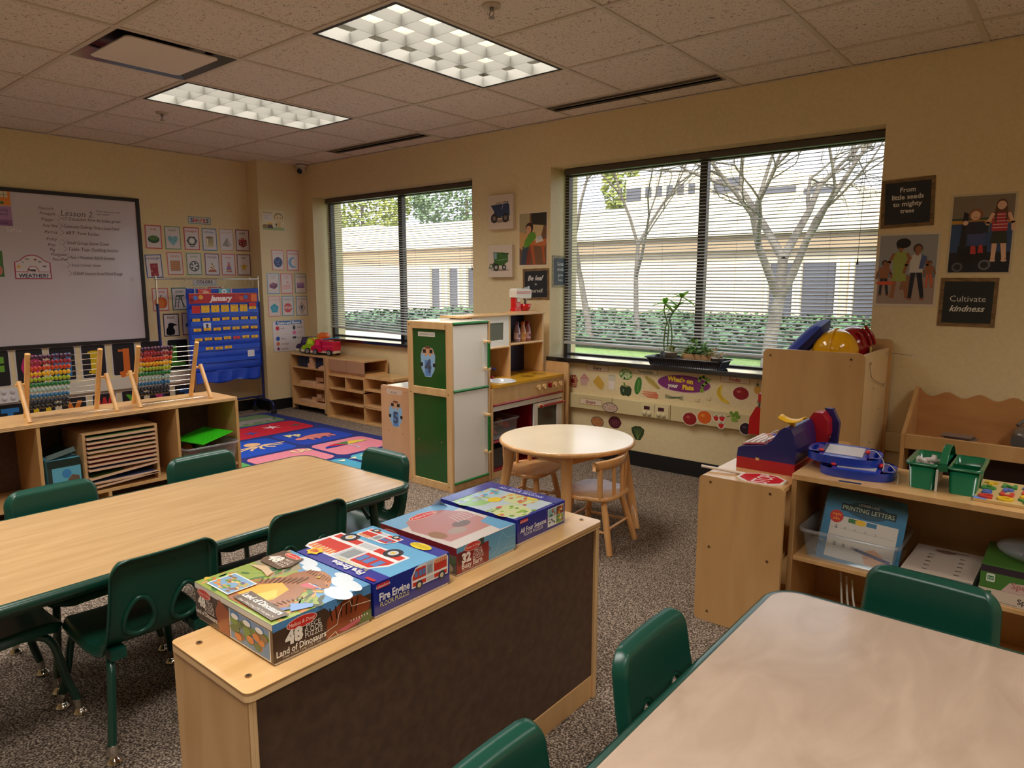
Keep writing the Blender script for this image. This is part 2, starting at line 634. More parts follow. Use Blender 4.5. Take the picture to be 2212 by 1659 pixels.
WIN = [(.364, 2.552), (3.338, 5.551)]
ZS, ZT, DEP = .73, 2.12, .235
wb = MB()
xs_ = [0, WIN[0][0], WIN[0][1], WIN[1][0], WIN[1][1], RX]
for k in range(5):
  if k % 2 == 0:
    wb.box(xs_[k], 0, 0, xs_[k + 1], .35, H + .2, WALL)
  else:
    wb.box(xs_[k], 0, 0, xs_[k + 1], .35, ZS - .03, WALL)
    wb.box(xs_[k], 0, ZT, xs_[k + 1], .35, H + .2, WALL)
struct(wb.build('wall_back'))
struct(MB().box(-.15, RY, 0, 0, .35, H + .2, WALL).build('wall_left'))
struct(MB().box(0, -.498, 0, .2, 0, H + .006, WALL).build('wall_corner'))
struct(MB().box(RX, RY, 0, RX + .15, .35, H + .2, WALL).build('wall_right'))
struct(MB().box(-.15, RY - .15, 0, RX + .15, RY, H + .2, WALL).build('wall_front'))
BASEB = M((24, 24, 27), .42, name='black_vinyl_base')
struct(MB().box(.2, -.006, 0, RX, 0, .105, BASEB).build('baseboard_back'))
struct(MB().box(0, RY, 0, .006, -.498, .105, BASEB).box(0, -.504, 0, .206, -.498, .105, BASEB).box(.2, -.504, 0, .206, -.006, .105, BASEB).build('baseboard_left'))
# raceways along the walls
RACE = M((214, 198, 150), .45, name='cream_raceway')
r = MB()
r.box(3.3, -.035, .365, 3.918, 0, .47, RACE).box(3.922, -.035, .365, 4.373, 0, .47, RACE).box(4.377, -.035, .365, RX, 0, .47, RACE)
struct(r.build('trim_2', bevel=.003))
r = MB().box(0, RY, .36, .035, -.50, .46, M((214, 206, 190), .45))
struct(r.build('trim_3', bevel=.003))

# ------------------------------------------------------------------ windows
ALU = M((62, 56, 52), .4, .3, name='bronze_window_frame')
SILL = M((30, 29, 34), .2, coat=1.0, name='black_stone_sill')
for n, (x0, x1) in enumerate(WIN, 1):
  root = bpy.data.objects.new('window_%d' % n, None)
  COL.objects.link(root); root.location = (x0, DEP, ZS); root['kind'] = 'structure'
  ROOT[root.name] = Matrix.Translation(root.location)
  f = MB()
  fx0, fx1, y0, y1 = x0, x1, .19, .24
  xm = (x0 + x1) / 2
  for a, b_ in ((fx0, fx0 + .032), (fx1 - .032, fx1), (xm - .026, xm + .026)):
    f.box(a, y0, ZS, b_, y1, ZT, ALU)
  f.box(fx0, y0 + .002, ZS, fx1, y1 - .002, ZS + .012, ALU)
  f.box(fx0, y0 + .002, ZT - .05, fx1, y1 - .002, ZT, ALU)
  f.build('window_frame', root, bevel=.002)
  MB().box(fx0 + .03, .213, ZS + .01, xm - .02, .217, ZT - .045, GLASS).build('window_pane', root)
  MB().box(xm + .02, .213, ZS + .01, fx1 - .03, .217, ZT - .045, GLASS).build('window_pane', root)
  s = MB().box(x0 - (.012 if n == 1 else -.0), -.045, ZS - .03, x1, .235, ZS, SILL)
  s.build('window_sill', root, bevel=.004)

# ------------------------------------------------------------------ mini blinds (hung inside each recess)
SLAT = M((206, 204, 202), .45, 0, name='aluminium_slat')
RAIL = M((84, 76, 70), .4, 0, name='taupe_headrail')
for n, (x0, x1, zl, zr, lab) in enumerate(((.40, 2.53, .825, .77, 'grey mini blind hanging crooked in the left window beside the ceiling camera corner'), (3.37, 5.53, .822, .812, 'wide grey mini blind in the right window above the potted plants'))):
  t = thing('window_blind', lab, 'blind', (x0, .15, ZT), group='mini blinds in the windows')
  MB().box(x0, .125, ZT - .045, x1, .172, ZT - .005, RAIL).build('headrail', t, bevel=.003)
  sl_ = MB()
  pitch = .0212; ztop = ZT - .062; N = int((ztop - .83) / pitch)
  for k in range(N + 1):
    z = ztop - k * pitch
    u = max(0, (k - N * .62) / (N * .38))
    dz0 = (zl + .012 - (ztop - N * pitch)) * u * u if True else 0
    dz1 = (zr + .012 - (ztop - N * pitch)) * u * u
    jit = random.uniform(-.0012, .0012)
    tilt = .31 + random.uniform(-.05, .05)
    rows = []
    nx = 6
    for a in range(nx + 1):
      x = x0 + .002 + (x1 - x0 - .004) * a / nx
      zz = z + dz0 + (dz1 - dz0) * a / nx + jit * (a % 2)
      for q, hgt in ((-1, 0), (0, .0022), (1, 0)):
        rows.append((x, .15 + q * .0125, zz + hgt + q * .0125 * tilt))
    fs = []
    for a in range(nx):
      for q in range(2):
        i = a * 3 + q
        fs.append((i, i + 1, i + 4, i + 3))
    sl_.add(rows, fs, SLAT, True)
  sl_.build('slats', t, solid=.0005)
  b = MB()
  b.obox((x0, .138, zl - .006), (x1 - x0, 0, zr - zl), (0, .024, 0), (0, 0, .012), SLAT)
  b.build('bottom_rail', t, bevel=.002)
  c = MB()
  for fx in (.12, .38, .62, .88):
    x = x0 + (x1 - x0) * fx
    c.cyl((x, .136, ZT - .05), (x, .136, zl + (zr - zl) * fx), .0008, M((190, 186, 178)), n=5)
  c.cyl((x1 - .09, .122, ZT - .05), (x1 - .1, .122, 1.42), .0015, M((150, 146, 140)), n=5)
  c.build('ladder_cord', t)
  MB().cyl((x1 - .1, .122, 1.42), (x1 - .1, .122, 1.385), .003, M((90, 86, 82)), r1=.006, n=10).build('cord_tassel', t)

# ------------------------------------------------------------------ ceiling light fixtures
LENS = emis('fluorescent_reflector', (255, 246, 222), LAMP)
LOUV = M((112, 110, 104), .35, 0, name='louver_blade')
FRB = M((32, 26, 22), .5, name='black_fixture_trim')
k = 0
names = {(-3, 0): 'recessed ceiling light with dim cells nearer the whiteboard wall', (0, 0): 'large recessed ceiling light with eighteen glowing cells at top of view'}
for i, j in FIX:
  x0, y0 = GX0 + i * T, GY0 + j * T
  x1, y1 = x0 + T, y0 + 2 * T
  t = thing('ceiling_light', names.get((i, j), 'recessed ceiling light out of view over the room'), 'ceiling light', ((x0 + x1) / 2, (y0 + y1) / 2, H), group='recessed ceiling lights')
  f = MB()
  a = .012; b_ = .026
  f.box(x0 + a, y0 + a, H - .002, x1 - a, y0 + b_, H + .01, FRB).box(x0 + a, y1 - b_, H - .002, x1 - a, y1 - a, H + .01, FRB)
  f.box(x0 + a, y0 + b_, H - .002, x0 + b_, y1 - b_, H + .01, FRB).box(x1 - b_, y0 + b_, H - .002, x1 - a, y1 - b_, H + .01, FRB)
  f.build('frame', t)
  p = MB()
  X0, X1, Y0, Y1 = x0 + b_, x1 - b_, y0 + b_, y1 - b_
  for q in ((X0, Y0, X0 + .003, Y1), (X1 - .003, Y0, X1, Y1), (X0, Y0, X1, Y0 + .003), (X0, Y1 - .003, X1, Y1)):
    p.box(q[0], q[1], H, q[2], q[3], H + .1, LOUV)
  p.build('housing', t)
  MB().add([(X0, Y0, H + .085), (X1, Y0, H + .085), (X1, Y1, H + .085), (X0, Y1, H + .085)], [(0, 3, 2, 1)], LENS).build('reflector', t)
  lv = MB()
  for c_ in range(1, 3):
    x = X0 + (X1 - X0) * c_ / 3
    lv.prism([(-.001, 0), (.001, 0), (.007, .05), (-.007, .05)], (x, Y0, H + .004), (1, 0, 0), (0, 0, 1), (0, Y1 - Y0, 0), LOUV)
  for c_ in range(1, 6):
    y = Y0 + (Y1 - Y0) * c_ / 6
    lv.prism([(-.001, 0), (.001, 0), (.007, .05), (-.007, .05)], (X0, y, H + .004), (0, 1, 0), (0, 0, 1), (X1 - X0, 0, 0), LOUV)
  lv.build('louver', t)
  al = bpy.data.lights.new('lamp', 'AREA'); al.shape = 'RECTANGLE'; al.size = X1 - X0; al.size_y = Y1 - Y0
  al.energy = TUBE_W; al.spread = radians(140); al.color = (1, .95, .88)
  ao = bpy.data.objects.new('lamp', al); COL.objects.link(ao); ao.parent = t; ao.location = (0, 0, .058)

# flat air return panel
x0, y0 = GX0 - 2 * T, GY0 - T
t = thing('air_diffuser', 'square ceiling air diffuser with flat centre plate beside the smaller light', 'air vent', (x0 + T / 2, y0 + T / 2, H))
f = MB()
for k in range(2):
  pass
fr = M((176, 160, 140), .4); dk = M((40, 36, 32), .25, .6)
P = [(x0 + .012, y0 + .012), (x0 + T - .012, y0 + .012), (x0 + T - .012, y0 + T - .012), (x0 + .012, y0 + T - .012)]
Q = [(x0 + .085, y0 + .085), (x0 + T - .085, y0 + .085), (x0 + T - .085, y0 + T - .085), (x0 + .085, y0 + T - .085)]
f.add([(*p, H - .001) for p in P] + [(*q, H + .055) for q in Q], [(a, (a + 1) % 4, 4 + (a + 1) % 4, 4 + a) for a in range(4)] + [(4, 5, 6, 7)], M((110, 104, 98), .18, .8))
f.build('neck', t)
f = MB()
f.prism(rrect(T - .15, T - .15, .03), (x0 + .075, y0 + .075, H - .001), (1, 0, 0), (0, 1, 0), (0, 0, .006), M((232, 220, 208), .45))
f.build('centre_plate', t, bevel=.003)
f = MB().cyl((x0 + .3, y0 + .3, H), (x0 + .3, y0 + .3, H + .07), .006, dk)
f.build('hanger', t)

for n, (xa, xb, lab) in enumerate(((GX0 - 4 * T, GX0 - 2 * T, 'black slot air diffuser in ceiling near the camera corner'), (GX0, GX0 + 2 * T, 'black slot air diffuser in ceiling above the right window'))):
  t = thing('slot_diffuser', lab, 'air vent', ((xa + xb) / 2, -.28, H), group='slot diffusers along the window wall')
  ya = GY0 + 3 * T
  f = MB()
  f.box(xa + .01, ya + .002, H + .008, xb - .01, ya + .134, H + .014, M((5, 5, 5), .95, 0, .02))
  f.build('back', t)
  f = MB()
  al = M((170, 160, 150), .35, .6)
  for a, b_ in ((.0, .006), (.048, .058), (.130, .136)):
    f.box(xa + .012, ya + a, H - .003, xb - .012, ya + b_, H + .008, al)
  f.box(xa + .006, ya, H - .003, xa + .016, ya + .136, H + .03, al)
  f.box(xb - .016, ya, H - .003, xb - .006, ya + .136, H + .03, al)
  f.build('frame', t)

for n, (x, y, lab) in enumerate(((1.412, -1.916, 'small fire sprinkler in ceiling beyond the smaller light'), (4.407, -1.88, 'fire sprinkler in ceiling right of the large light'))):
  t = thing('fire_sprinkler', lab, 'sprinkler', (x, y, H), group='ceiling fire sprinklers')
  MB().lathe([(.0, -.004), (.036, -.004), (.04, .0), (.04, .008)], (x, y, H), M((190, 176, 158), .35)).build('escutcheon', t)
  f = MB().cyl((x, y, H - .002), (x, y, H - .02), .009, STEEL)
  f.tube([(x - .008, y, H - .02), (x - .014, y, H - .032), (x, y, H - .046)], .0022, STEEL, n=6).tube([(x + .008, y, H - .02), (x + .014, y, H - .032), (x, y, H - .046)], .0022, STEEL, n=6)
  f.cyl((x, y, H - .046), (x, y, H - .048), .014, STEEL)
  f.build('sprinkler_head', t)

# security camera in the corner
t = thing('security_camera', 'white dome security camera under the ceiling in the room corner', 'camera', (.30, -.07, H))
MB().lathe([(.0, 0), (.052, 0), (.052, -.02), (.046, -.03)], (.30, -.07, H), M((200, 190, 176), .4)).build('base', t)
b = MB().ball((.30, -.07, H - .045), .043, M((196, 186, 172), .4))
b.build('housing', t)
d = Vector((.35, -.62, -.42)).normalized()
c0 = Vector((.30, -.07, H - .045))
MB().cyl(c0 + d * .036, c0 + d * .046, .026, M((14, 14, 16), .1), n=24).build('lens', t)

# ------------------------------------------------------------------ outdoors (courtyard)
KX = 1.8
def ox(x): return 6.459 + KX * (x - 6.459)
def oz(z): return 1.29 + KX * (z - 1.29)
def oy(y): return -4.233 + KX * (y + 4.233)
GZ = -.12
struct(MB().box(-60, .35, GZ - .3, 60, 60, GZ, noise_mat('lawn', (104, 128, 66), (140, 160, 92), nscale=18, detail=6, rough=.9, bump=.8, bdist=.03)).build('ground'))
struct(MB().box(-60, .4, GZ - .1, -5.5, 45, GZ + .01, noise_mat('pale_concrete', (196, 190, 176), (214, 208, 196), nscale=3, rough=.9)).build('ground'))
FAC = noise_mat('pale_stone_facade', (232, 208, 176), (240, 218, 188), scale=(.2, .2, 1), nscale=5, rough=.8)
FAC2 = M((238, 224, 192), .8)
DKW = M((84, 84, 92), .25)
EAVE_SHADE = M((170, 146, 116), .8)
yF = oy(9)
bl = thing('office_building', 'long low cream office building across the courtyard beyond both windows', 'building', (0, yF, GZ))
q = MB().box(-52, yF, GZ, 16, yF + 8, oz(2.12), FAC)
q.build('wall', bl)
q = MB().box(-52, yF - .5, oz(2.16), 16, yF + 8, oz(2.80), FAC2)
q.build('parapet', bl)
q = MB().box(-52, yF - .3, oz(2.16) - .5, 16, yF, oz(2.16), EAVE_SHADE)  # darker strip stands in for the soffit shading under the eave
q.build('eave_shade', bl)
q = MB()
for x0, x1 in ((-54, ox(-9.2)),):
  q.box(-52, yF - .52, oz(2.62), x1, yF + 8, oz(2.86), FAC2)
q.build('parapet_step', bl)
for x in (2.43, 3.31, 4.15, 1.90 - .06, -7.25, -6.58, -5.9, -12, 5.0):
  wdt = .38 if x < -5 else (.59 if x > 2 else .45)
  f = MB().box(ox(x), yF - .03, oz(.55), ox(x + wdt), yF + .05, oz(1.63), DKW)
  wpt = f.build('window', bl)
  f = MB()
  f.box(ox(x) - .12, yF - .2, oz(.5), ox(x), yF + .01, oz(1.7), FAC2).box(ox(x + wdt), yF - .2, oz(.5), ox(x + wdt) + .12, yF + .01, oz(1.7), FAC2)
  f.build('pier', bl)
q = MB()
yU = oy(9) + 8
k2 = (yU + 4.233) / (15 + 4.233)
def ux(x): return 6.459 + k2 * (x - 6.459)
def uz(z): return 1.29 + k2 * (z - 1.29)
q.prism([(ux(-4.83), uz(3.2)), (ux(3.2), uz(3.2)), (ux(1.95), uz(3.65)), (ux(-.71), uz(4.46)), (ux(-4.83), uz(4.46))], (0, yU, 0), (1, 0, 0), (0, 0, 1), (0, 8, 0), FAC2)
q.build('upper_storey', bl)
for a, b_, c_, d_ in ((-4.81, -4.3, 3.73, 4.12), (-4.15, -3.95, 3.80, 4.1), (-3.8, -3.6, 3.80, 4.1), (-3.45, -3.25, 3.8, 4.1), (-3.1, -2.9, 3.8, 4.1), (-2.75, -2.55, 3.8, 4.1), (-2.4, -2.2, 3.8, 4.1), (-1.98, -1.25, 3.75, 4.16), (-.6, .3, 3.62, 3.8), (.5, 1.4, 3.55, 3.7)):
  MB().box(ux(a), yU - .04, uz(c_), ux(b_), yU + .02, uz(d_), DKW).build('window', bl)

# ivy bed along the building
random.seed(3)
ivy = MB()
IV = noise_mat('ivy_leaves', (40, 74, 44), (96, 132, 78), nscale=3, rough=.5)
ivy.box(-14, oy(2.7), GZ, 12, yF, GZ + .22, M((34, 50, 30), .9))
for k in range(12000):
  x = random.uniform(-14, 11); y = random.uniform(oy(2.6), oy(8.6)); z = GZ + .22 + random.uniform(0, .16)
  a = random.uniform(0, 6.28); s_ = random.uniform(.05, .11)
  u = Vector((cos(a), sin(a), random.uniform(-.5, .5))) * s_; v = Vector((-sin(a), cos(a), random.uniform(-.3, .8))) * s_
  p = Vector((x, y, z))
  ivy.add([p - u, p - v * .8, p + u, p + v], [(0, 1, 2, 3)], IV)
tag(ivy.build('ground_cover'), 'dense low ivy bed between the lawn and the building', 'ivy', kind='stuff')

BARK = noise_mat('grey_bark', (92, 84, 76), (128, 118, 106), nscale=8, rough=.9, bump=.4)
def tree(name, label, base, h, r, depth, seed, spread=.55, lean=(0, 0), forks=3, first=.35):
  rnd = random.Random(seed)
  t = thing(name, label, 'tree', base, group='bare trees in the courtyard')
  trunk = MB(); tw = MB()
  def grow(p, d, L, rad, lev):
    pts = [p]; dd = d.copy()
    for _ in range(3):
      dd = (dd + Vector((rnd.uniform(-.12, .12), rnd.uniform(-.12, .12), rnd.uniform(-.02, .10)))).normalized()
      pts.append(pts[-1] + dd * L / 3)
    (trunk if lev < 2 else tw).tube(pts, [rad, rad * .88, rad * .76, rad * .62], BARK, n=7 if lev < 2 else 4, caps=False)
    if lev >= depth:
      return
    nb = forks if lev == 0 else rnd.choice((2, 3, 3))
    for b in range(nb):
      a = rnd.uniform(0, 6.28) if lev else 6.28 * b / nb + .4
      sp = spread * rnd.uniform(.7, 1.3)
      q = dd.orthogonal().normalized(); q.rotate(Matrix.Rotation(a, 3, dd))
      nd = (dd * cos(sp) + q * sin(sp)).normalized()
      i = 3 if b < 2 else 2
      grow(pts[i], nd, L * rnd.uniform(.66, .84), rad * .56, lev + 1)
  grow(Vector(base), Vector((lean[0], lean[1], 1)).normalized(), h * first, r, 0)
  trunk.build('trunk', t)
  tw.build('twigs', t)
tree('bare_tree', 'large bare tree with forked grey trunk outside the right window', (2.95, 5.9, GZ), 6.0, .115, 7, 5, .60, forks=4, first=.29)
tree('bare_tree', 'slim bare tree at the left edge of the right window view', (-1.7, 8.4, GZ), 6.5, .08, 6, 11, .5, (-.25, 0), forks=3)
tree('bare_tree', 'thin leaning bare trunk behind the slim bare tree', (-1.7, 10.4, GZ), 6.5, .07, 5, 14, .5, (-.05, 0), forks=3)
# evergreen trees beyond the low building
LEAF = noise_mat('olive_tree_leaves', (110, 124, 60), (176, 180, 100), nscale=1.2, rough=.7)
LEAF2 = noise_mat('green_tree_leaves', (74, 98, 70), (130, 150, 110), nscale=1.2, rough=.7)
def bush(name, label, c, rad, n, mat, seed, group=None):
  rnd = random.Random(seed)
  t = thing(name, label, 'tree', (c[0], c[1], GZ), group=group)
  MB().cyl((c[0], c[1], GZ), (c[0], c[1], c[2]), .25, BARK, r1=.12, n=8).build('trunk', t)
  m = MB()
  for _ in range(n):
    d = Vector((rnd.gauss(0, 1), rnd.gauss(0, 1), rnd.gauss(0, 1))).normalized() * rnd.uniform(.55, 1) ** .5
    p = Vector((c[0] + d.x * rad[0], c[1] + d.y * rad[1], c[2] + d.z * rad[2]))
    a = Vector((rnd.gauss(0, 1), rnd.gauss(0, 1), rnd.gauss(0, 1))).normalized(); b = a.orthogonal().normalized()
    s_ = rnd.uniform(.10, .26)
    m.add([p - a * s_, p - b * s_ * .6, p + a * s_, p + b * s_ * .6], [(0, 1, 2, 3)], mat)
  m.build('foliage', t)
bush('leafy_tree', 'yellow-green leafy tree over the low roof left in the left window', (-44, 36, 8.0), (5.6, 3, 3.4), 3800, LEAF, 1, 'leafy trees behind the building')
bush('leafy_tree', 'grey-green leafy tree over the low roof right in the left window', (-32.2, 37, 8.0), (5.8, 3, 3.4), 3800, LEAF2, 2, 'leafy trees behind the building')
bush('leafy_tree', 'small leafy tree rising behind the building beside the upper storey', (-18.2, 37, 7.9), (1.3, 1.2, 2.4), 900, LEAF, 4, 'leafy trees behind the building')
# ------------------------------------------------------------------ green stacking chairs
def shell_mesh():
  ctrl = [(.178, .262), (.17, .284), (.13, .296), (.04, .297), (-.06, .289), (-.115, .292), (-.152, .318), (-.172, .36), (-.188, .43), (-.199, .50), (-.208, .566)]
  C = spline([(x, 0, z) for x, z in ctrl], 8)
  L = [0]
  for a, b in zip(C, C[1:]):
    L.append(L[-1] + (b - a).length)
  tot = L[-1]
  def at(l):
    l = max(0, min(tot - 1e-6, l))
    for i in range(len(L) - 1):
      if L[i + 1] >= l:
        t = (l - L[i]) / (L[i + 1] - L[i]); p = C[i].lerp(C[i + 1], t); d = (C[i + 1] - C[i]).normalized()
        return p, d
  def hw(l):
    if l < .34:
      w = .150 + .016 * sin(pi * min(1, l / .34))
    else:
      w = .156 - .012 * (l - .34) / (tot - .34)
    r = .048
    d = tot - l
    if d < r:
      w -= r - sqrt(max(0, r * r - (r - d) ** 2))
    r = .05
    if l < r:
      w -= r - sqrt(max(0, r * r - (r - l) ** 2))
    return w
  nl, nb = 84, 64
  ls = []
  for i in range(nl + 1):
    u = i / nl
    ls.append(tot * (u - .055 * sin(2 * pi * u)))      # denser at both ends
  lc = .425
  hole = [(lc, .064), (lc, -.064)]
  ra, rb = .060, .039
  vs = []; uvp = []
  for l in ls:
    p, d = at(l)
    n = Vector((d.z, 0, -d.x))       # upper / sitter side
    w = hw(l)
    for j in range(nb + 1):
      b = j / nb * 2 - 1
      b = sin(b * pi / 2) * .75 + b * .25
      y = b * w
      e = min(w - abs(y), tot - l, l + .02)
      k = max(0, 1 - e / .016)
      o = -.026 * k ** 1.7
      o += .010 * (abs(y) / .15) ** 2 * (1 if l > .33 else .6)      # slight dish
      shrink = 1 - .0 * k
      vs.append(Vector((p.x, y * shrink, p.z)) + n * o)
      uvp.append((l, y))
  def inside(l, y, f=1.0):
    for hl, hy in hole:
      t = (l - hl) / ra
      wy = rb * (1 - .25 * t)
      if t * t + ((y - hy) / wy) ** 2 < f:
        return hl, hy
    return None
  fs = []; rem = set(); keep = set()
  W_ = nb + 1
  for i in range(nl):
    for j in range(nb):
      q = (i * W_ + j, i * W_ + j + 1, (i + 1) * W_ + j + 1, (i + 1) * W_ + j)
      cl = sum(uvp[a][0] for a in q) / 4; cy = sum(uvp[a][1] for a in q) / 4
      if inside(cl, cy):
        rem.update(q)
      else:
        fs.append(q); keep.update(q)
  for a in rem & keep:
    l, y = uvp[a]
    h = min(hole, key=lambda h: (l - h[0]) ** 2 + (y - h[1]) ** 2)
    t = (l - h[0]) / ra; wy = rb * (1 - .25 * t)
    rr = sqrt(t * t + ((y - h[1]) / wy) ** 2)
    nl_, ny = h[0] + (l - h[0]) / rr, h[1] + (y - h[1]) / rr
    p, d = at(nl_)
    n = Vector((d.z, 0, -d.x))
    vs[a] = Vector((p.x, ny, p.z)) + n * (.010 * (abs(ny) / .15) ** 2)
  used = sorted({a for f in fs for a in f}); mp = {a: i for i, a in enumerate(used)}
  m = MB()
  m.add([vs[a] for a in used], [tuple(mp[a] for a in f) for f in fs], GREEN, True)
  rims = []
  for hl, hy in hole:
    ring = []
    for k in range(28):
      a = 2 * pi * k / 28
      t = cos(a); l = hl + ra * t; wy = rb * (1 - .25 * t)
      y = hy + wy * sin(a)
      p, d = at(l); n = Vector((d.z, 0, -d.x))
      ring.append(Vector((p.x, y, p.z)) + n * (.010 * (abs(y) / .15) ** 2 - .003))
    m.tube(ring, .0045, GREEN, n=6, closed=True)
  return m

def make_chair(label):
  t = thing('stacking_chair', label, 'chair', (0, 0, 0), 0, 'green stacking chairs')
  sh = shell_mesh().build('seat_shell', t, world=False)
  md = sh.modifiers.new('solid', 'SOLIDIFY'); md.thickness = .0055; md.offset = 0
  for sy in (-1, 1):
    for fx in (1, -1):
      if fx > 0:
        P = spline([(-.02, sy * .10, .272), (.06, sy * .112, .27), (.118, sy * .126, .262), (.148, sy * .137, .228), (.166, sy * .15, .13), (.188, sy * .165, .045)], 5)
      else:
        P = spline([(0, sy * .10, .266), (-.07, sy * .112, .264), (-.118, sy * .126, .255), (-.146, sy * .137, .222), (-.166, sy * .15, .13), (-.19, sy * .165, .045)], 5)
      lg = MB().tube(P, .0115, GREENM, n=12).build('leg', t, world=False)
      e = P[-1]
      g = MB().cyl((e.x, e.y, .052), (e.x + fx * .002, e.y, .022), .013, CHROME, n=14)
      g.lathe([(.008, .024), (.012, .014), (.021, .007), (.021, .0), (.0, .0)], (e.x + fx * .004, e.y, 0), CHROME, n=18)
      gl = g.build('glide', t, world=False)
      gl.parent = lg
  u = MB().tube([(-.02, -.10, .270), (-.02, .10, .270)], .010, GREENM).tube([(.07, -.113, .268), (.07, .113, .268)], .008, GREENM)
  for sy in (-1, 1):
    u.box(-.15, sy * .115 - .02, .262, -.11, sy * .115 + .02, .292, GREEN)
  u.build('underframe', t, world=False)
  return t

ch0 = make_chair('green chair at the long table, facing it, just left of the dinosaur puzzle box')
ch0.location = (4.35, -3.44, 0); ch0.rotation_euler = (0, 0, pi)
G = 'green stacking chairs'
dup(ch0, (4.345, -2.975, 0), pi, 'green chair between long table and the fire engine puzzle box, two holes in its back', G)
dup(ch0, (4.065, -3.772, 0), pi / 2, 'green chair tucked under the long table at the left frame edge, seat edge showing', G)
dup(ch0, (3.865, -3.425, 0), .03, 'green chair on the far side of the long table, in front of the picture box', G)
dup(ch0, (3.835, -2.865, 0), 0, 'green chair on the far side of the long table before the clear toy bin', G)
dup(ch0, (4.18, -2.545, 0), -pi / 2, 'green chair at the far head of the long table beside the rug', G)
dup(ch0, (6.025, -2.985, 0), 0, 'green chair tucked against the left edge of the nearest table', G)
dup(ch0, (6.02, -3.51, 0), 0, 'green chair at the bottom edge of view with only the top of its back showing', G)
dup(ch0, (6.215, -2.535, 0), -pi / 2 - .06, 'green chair behind the nearest table in front of the paper stack', G)

# ------------------------------------------------------------------ tables
def act_table(label, x0, y0, x1, y1, h, top, r=.07):
  t = thing('activity_table', label, 'table', ((x0 + x1) / 2, (y0 + y1) / 2, 0))
  w, d = x1 - x0, y1 - y0
  m = MB()
  m.prism(rrect(w, d, r, 8), (x0, y0, h - .024), (1, 0, 0), (0, 1, 0), (0, 0, .024), top)
  m.build('tabletop', t, bevel=.0012)
  # green rubber edge band: a bull-nosed profile swept round the outline
  pts = rrect(w + .002, d + .002, r, 8, x0 - .001, y0 - .001)
  prof = [(-.006, .0005), (.004, .0005), (.012, -.005), (.014, -.013), (.012, -.022), (.004, -.029), (-.008, -.030)]
  n = len(pts); vs = []
  for i in range(n):
    a = Vector(pts[i - 1]); b = Vector(pts[i]); c = Vector(pts[(i + 1) % n])
    d_ = ((b - a).normalized() + (c - b).normalized()).normalized()
    nn = Vector((d_.y, -d_.x))
    for q in prof:
      vs.append((b.x + nn.x * q[0], b.y + nn.y * q[0], h + q[1]))
  k = len(prof)
  fs = [(i * k + j, ((i + 1) % n) * k + j, ((i + 1) % n) * k + j + 1, i * k + j + 1) for i in range(n) for j in range(k - 1)]
  MB().add(vs, fs, GREENM if True else GREEN, True).build('edge_band', t)
  ap = MB()
  for a in ((x0 + .06, y0 + .06, x1 - .06, y0 + .08), (x0 + .06, y1 - .08, x1 - .06, y1 - .06), (x0 + .06, y0 + .08, x0 + .08, y1 - .08), (x1 - .08, y0 + .08, x1 - .06, y1 - .08)):
    ap.box(a[0], a[1], h - .062, a[2], a[3], h - .024, GREENM)
  ap.build('apron', t, bevel=.003)
  for sx in (0, 1):
    for sy in (0, 1):
      cx = x0 + .115 if sx == 0 else x1 - .115
      cy = y0 + .115 if sy == 0 else y1 - .115
      ex = cx + (-.03 if sx == 0 else .03); ey = cy + (-.02 if sy == 0 else .02)
      lg = MB().tube([(cx, cy, h - .025), ((cx + ex) / 2, (cy + ey) / 2, h / 2), (ex, ey, .13)], .0165, GREENM, n=14)
      lo = lg.build('leg', t)
      lw = MB().cyl((ex, ey, .14), (ex + (ex - cx) * .25, ey + (ey - cy) * .25, .02), .0135, CHROME, n=14)
      lw.lathe([(.010, .026), (.014, .014), (.026, .008), (.026, 0), (0, 0)], (ex + (ex - cx) * .25, ey + (ey - cy) * .25, 0), CHROME, n=18)
      l2 = lw.build('leg_insert', lo)
      br = MB()
      for q in ((.05, .03), (.03, .05)):
        dx = q[0] if sx == 0 else -q[0]; dy = q[1] if sy == 0 else -q[1]
        br.tube([(cx + dx * 1.3, cy + dy * 1.3, h - .026), (cx + dx * .2, cy + dy * .2, h - .14)], .006, GREENM, n=8)
      br.build('brace', lo)
  return t
act_table('long maple-topped activity table with dark green edge on the left', 3.735, -3.965, 4.47, -2.44, .50, MAPLE)
act_table('nearest activity table with pale swirly wood laminate top at lower right', 5.905, -4.02, 6.64, -2.47, .50, MAPLE2)

# ------------------------------------------------------------------ round wooden table and two spindle chairs
cx, cy, hT = 4.425, -1.315, .48
t = thing('round_table', 'small round table with white top and four splayed beech legs', 'table', (cx, cy, 0))
WTOP = noise_mat('cream_laminate', (226, 208, 180), (232, 215, 188), nscale=4, rough=.16, spec=.6)
MB().lathe([(0, hT), (.345, hT)], (cx, cy, 0), WTOP, n=72).build('tabletop', t)
MB().lathe([(.345, hT), (.351, hT - .002), (.354, hT - .009), (.354, hT - .016), (.348, hT - .023), (.30, hT - .024), (0, hT - .024)], (cx, cy, 0), BEECH, n=72).build('rim', t)
ap = MB()
R = .245
cor = [(cx + R * cos(radians(a)), cy + R * sin(radians(a))) for a in (35, 125, 215, 305)]
for i in range(4):
  a = Vector((*cor[i], 0)); b = Vector((*cor[(i + 1) % 4], 0)); d = (b - a).normalized(); n = Vector((-d.y, d.x, 0)) * .018
  ap.obox(a + Vector((0, 0, hT - .084)) - n / 2, b - a, n, (0, 0, .06), BEECH)
ap.build('apron', t, bevel=.002)
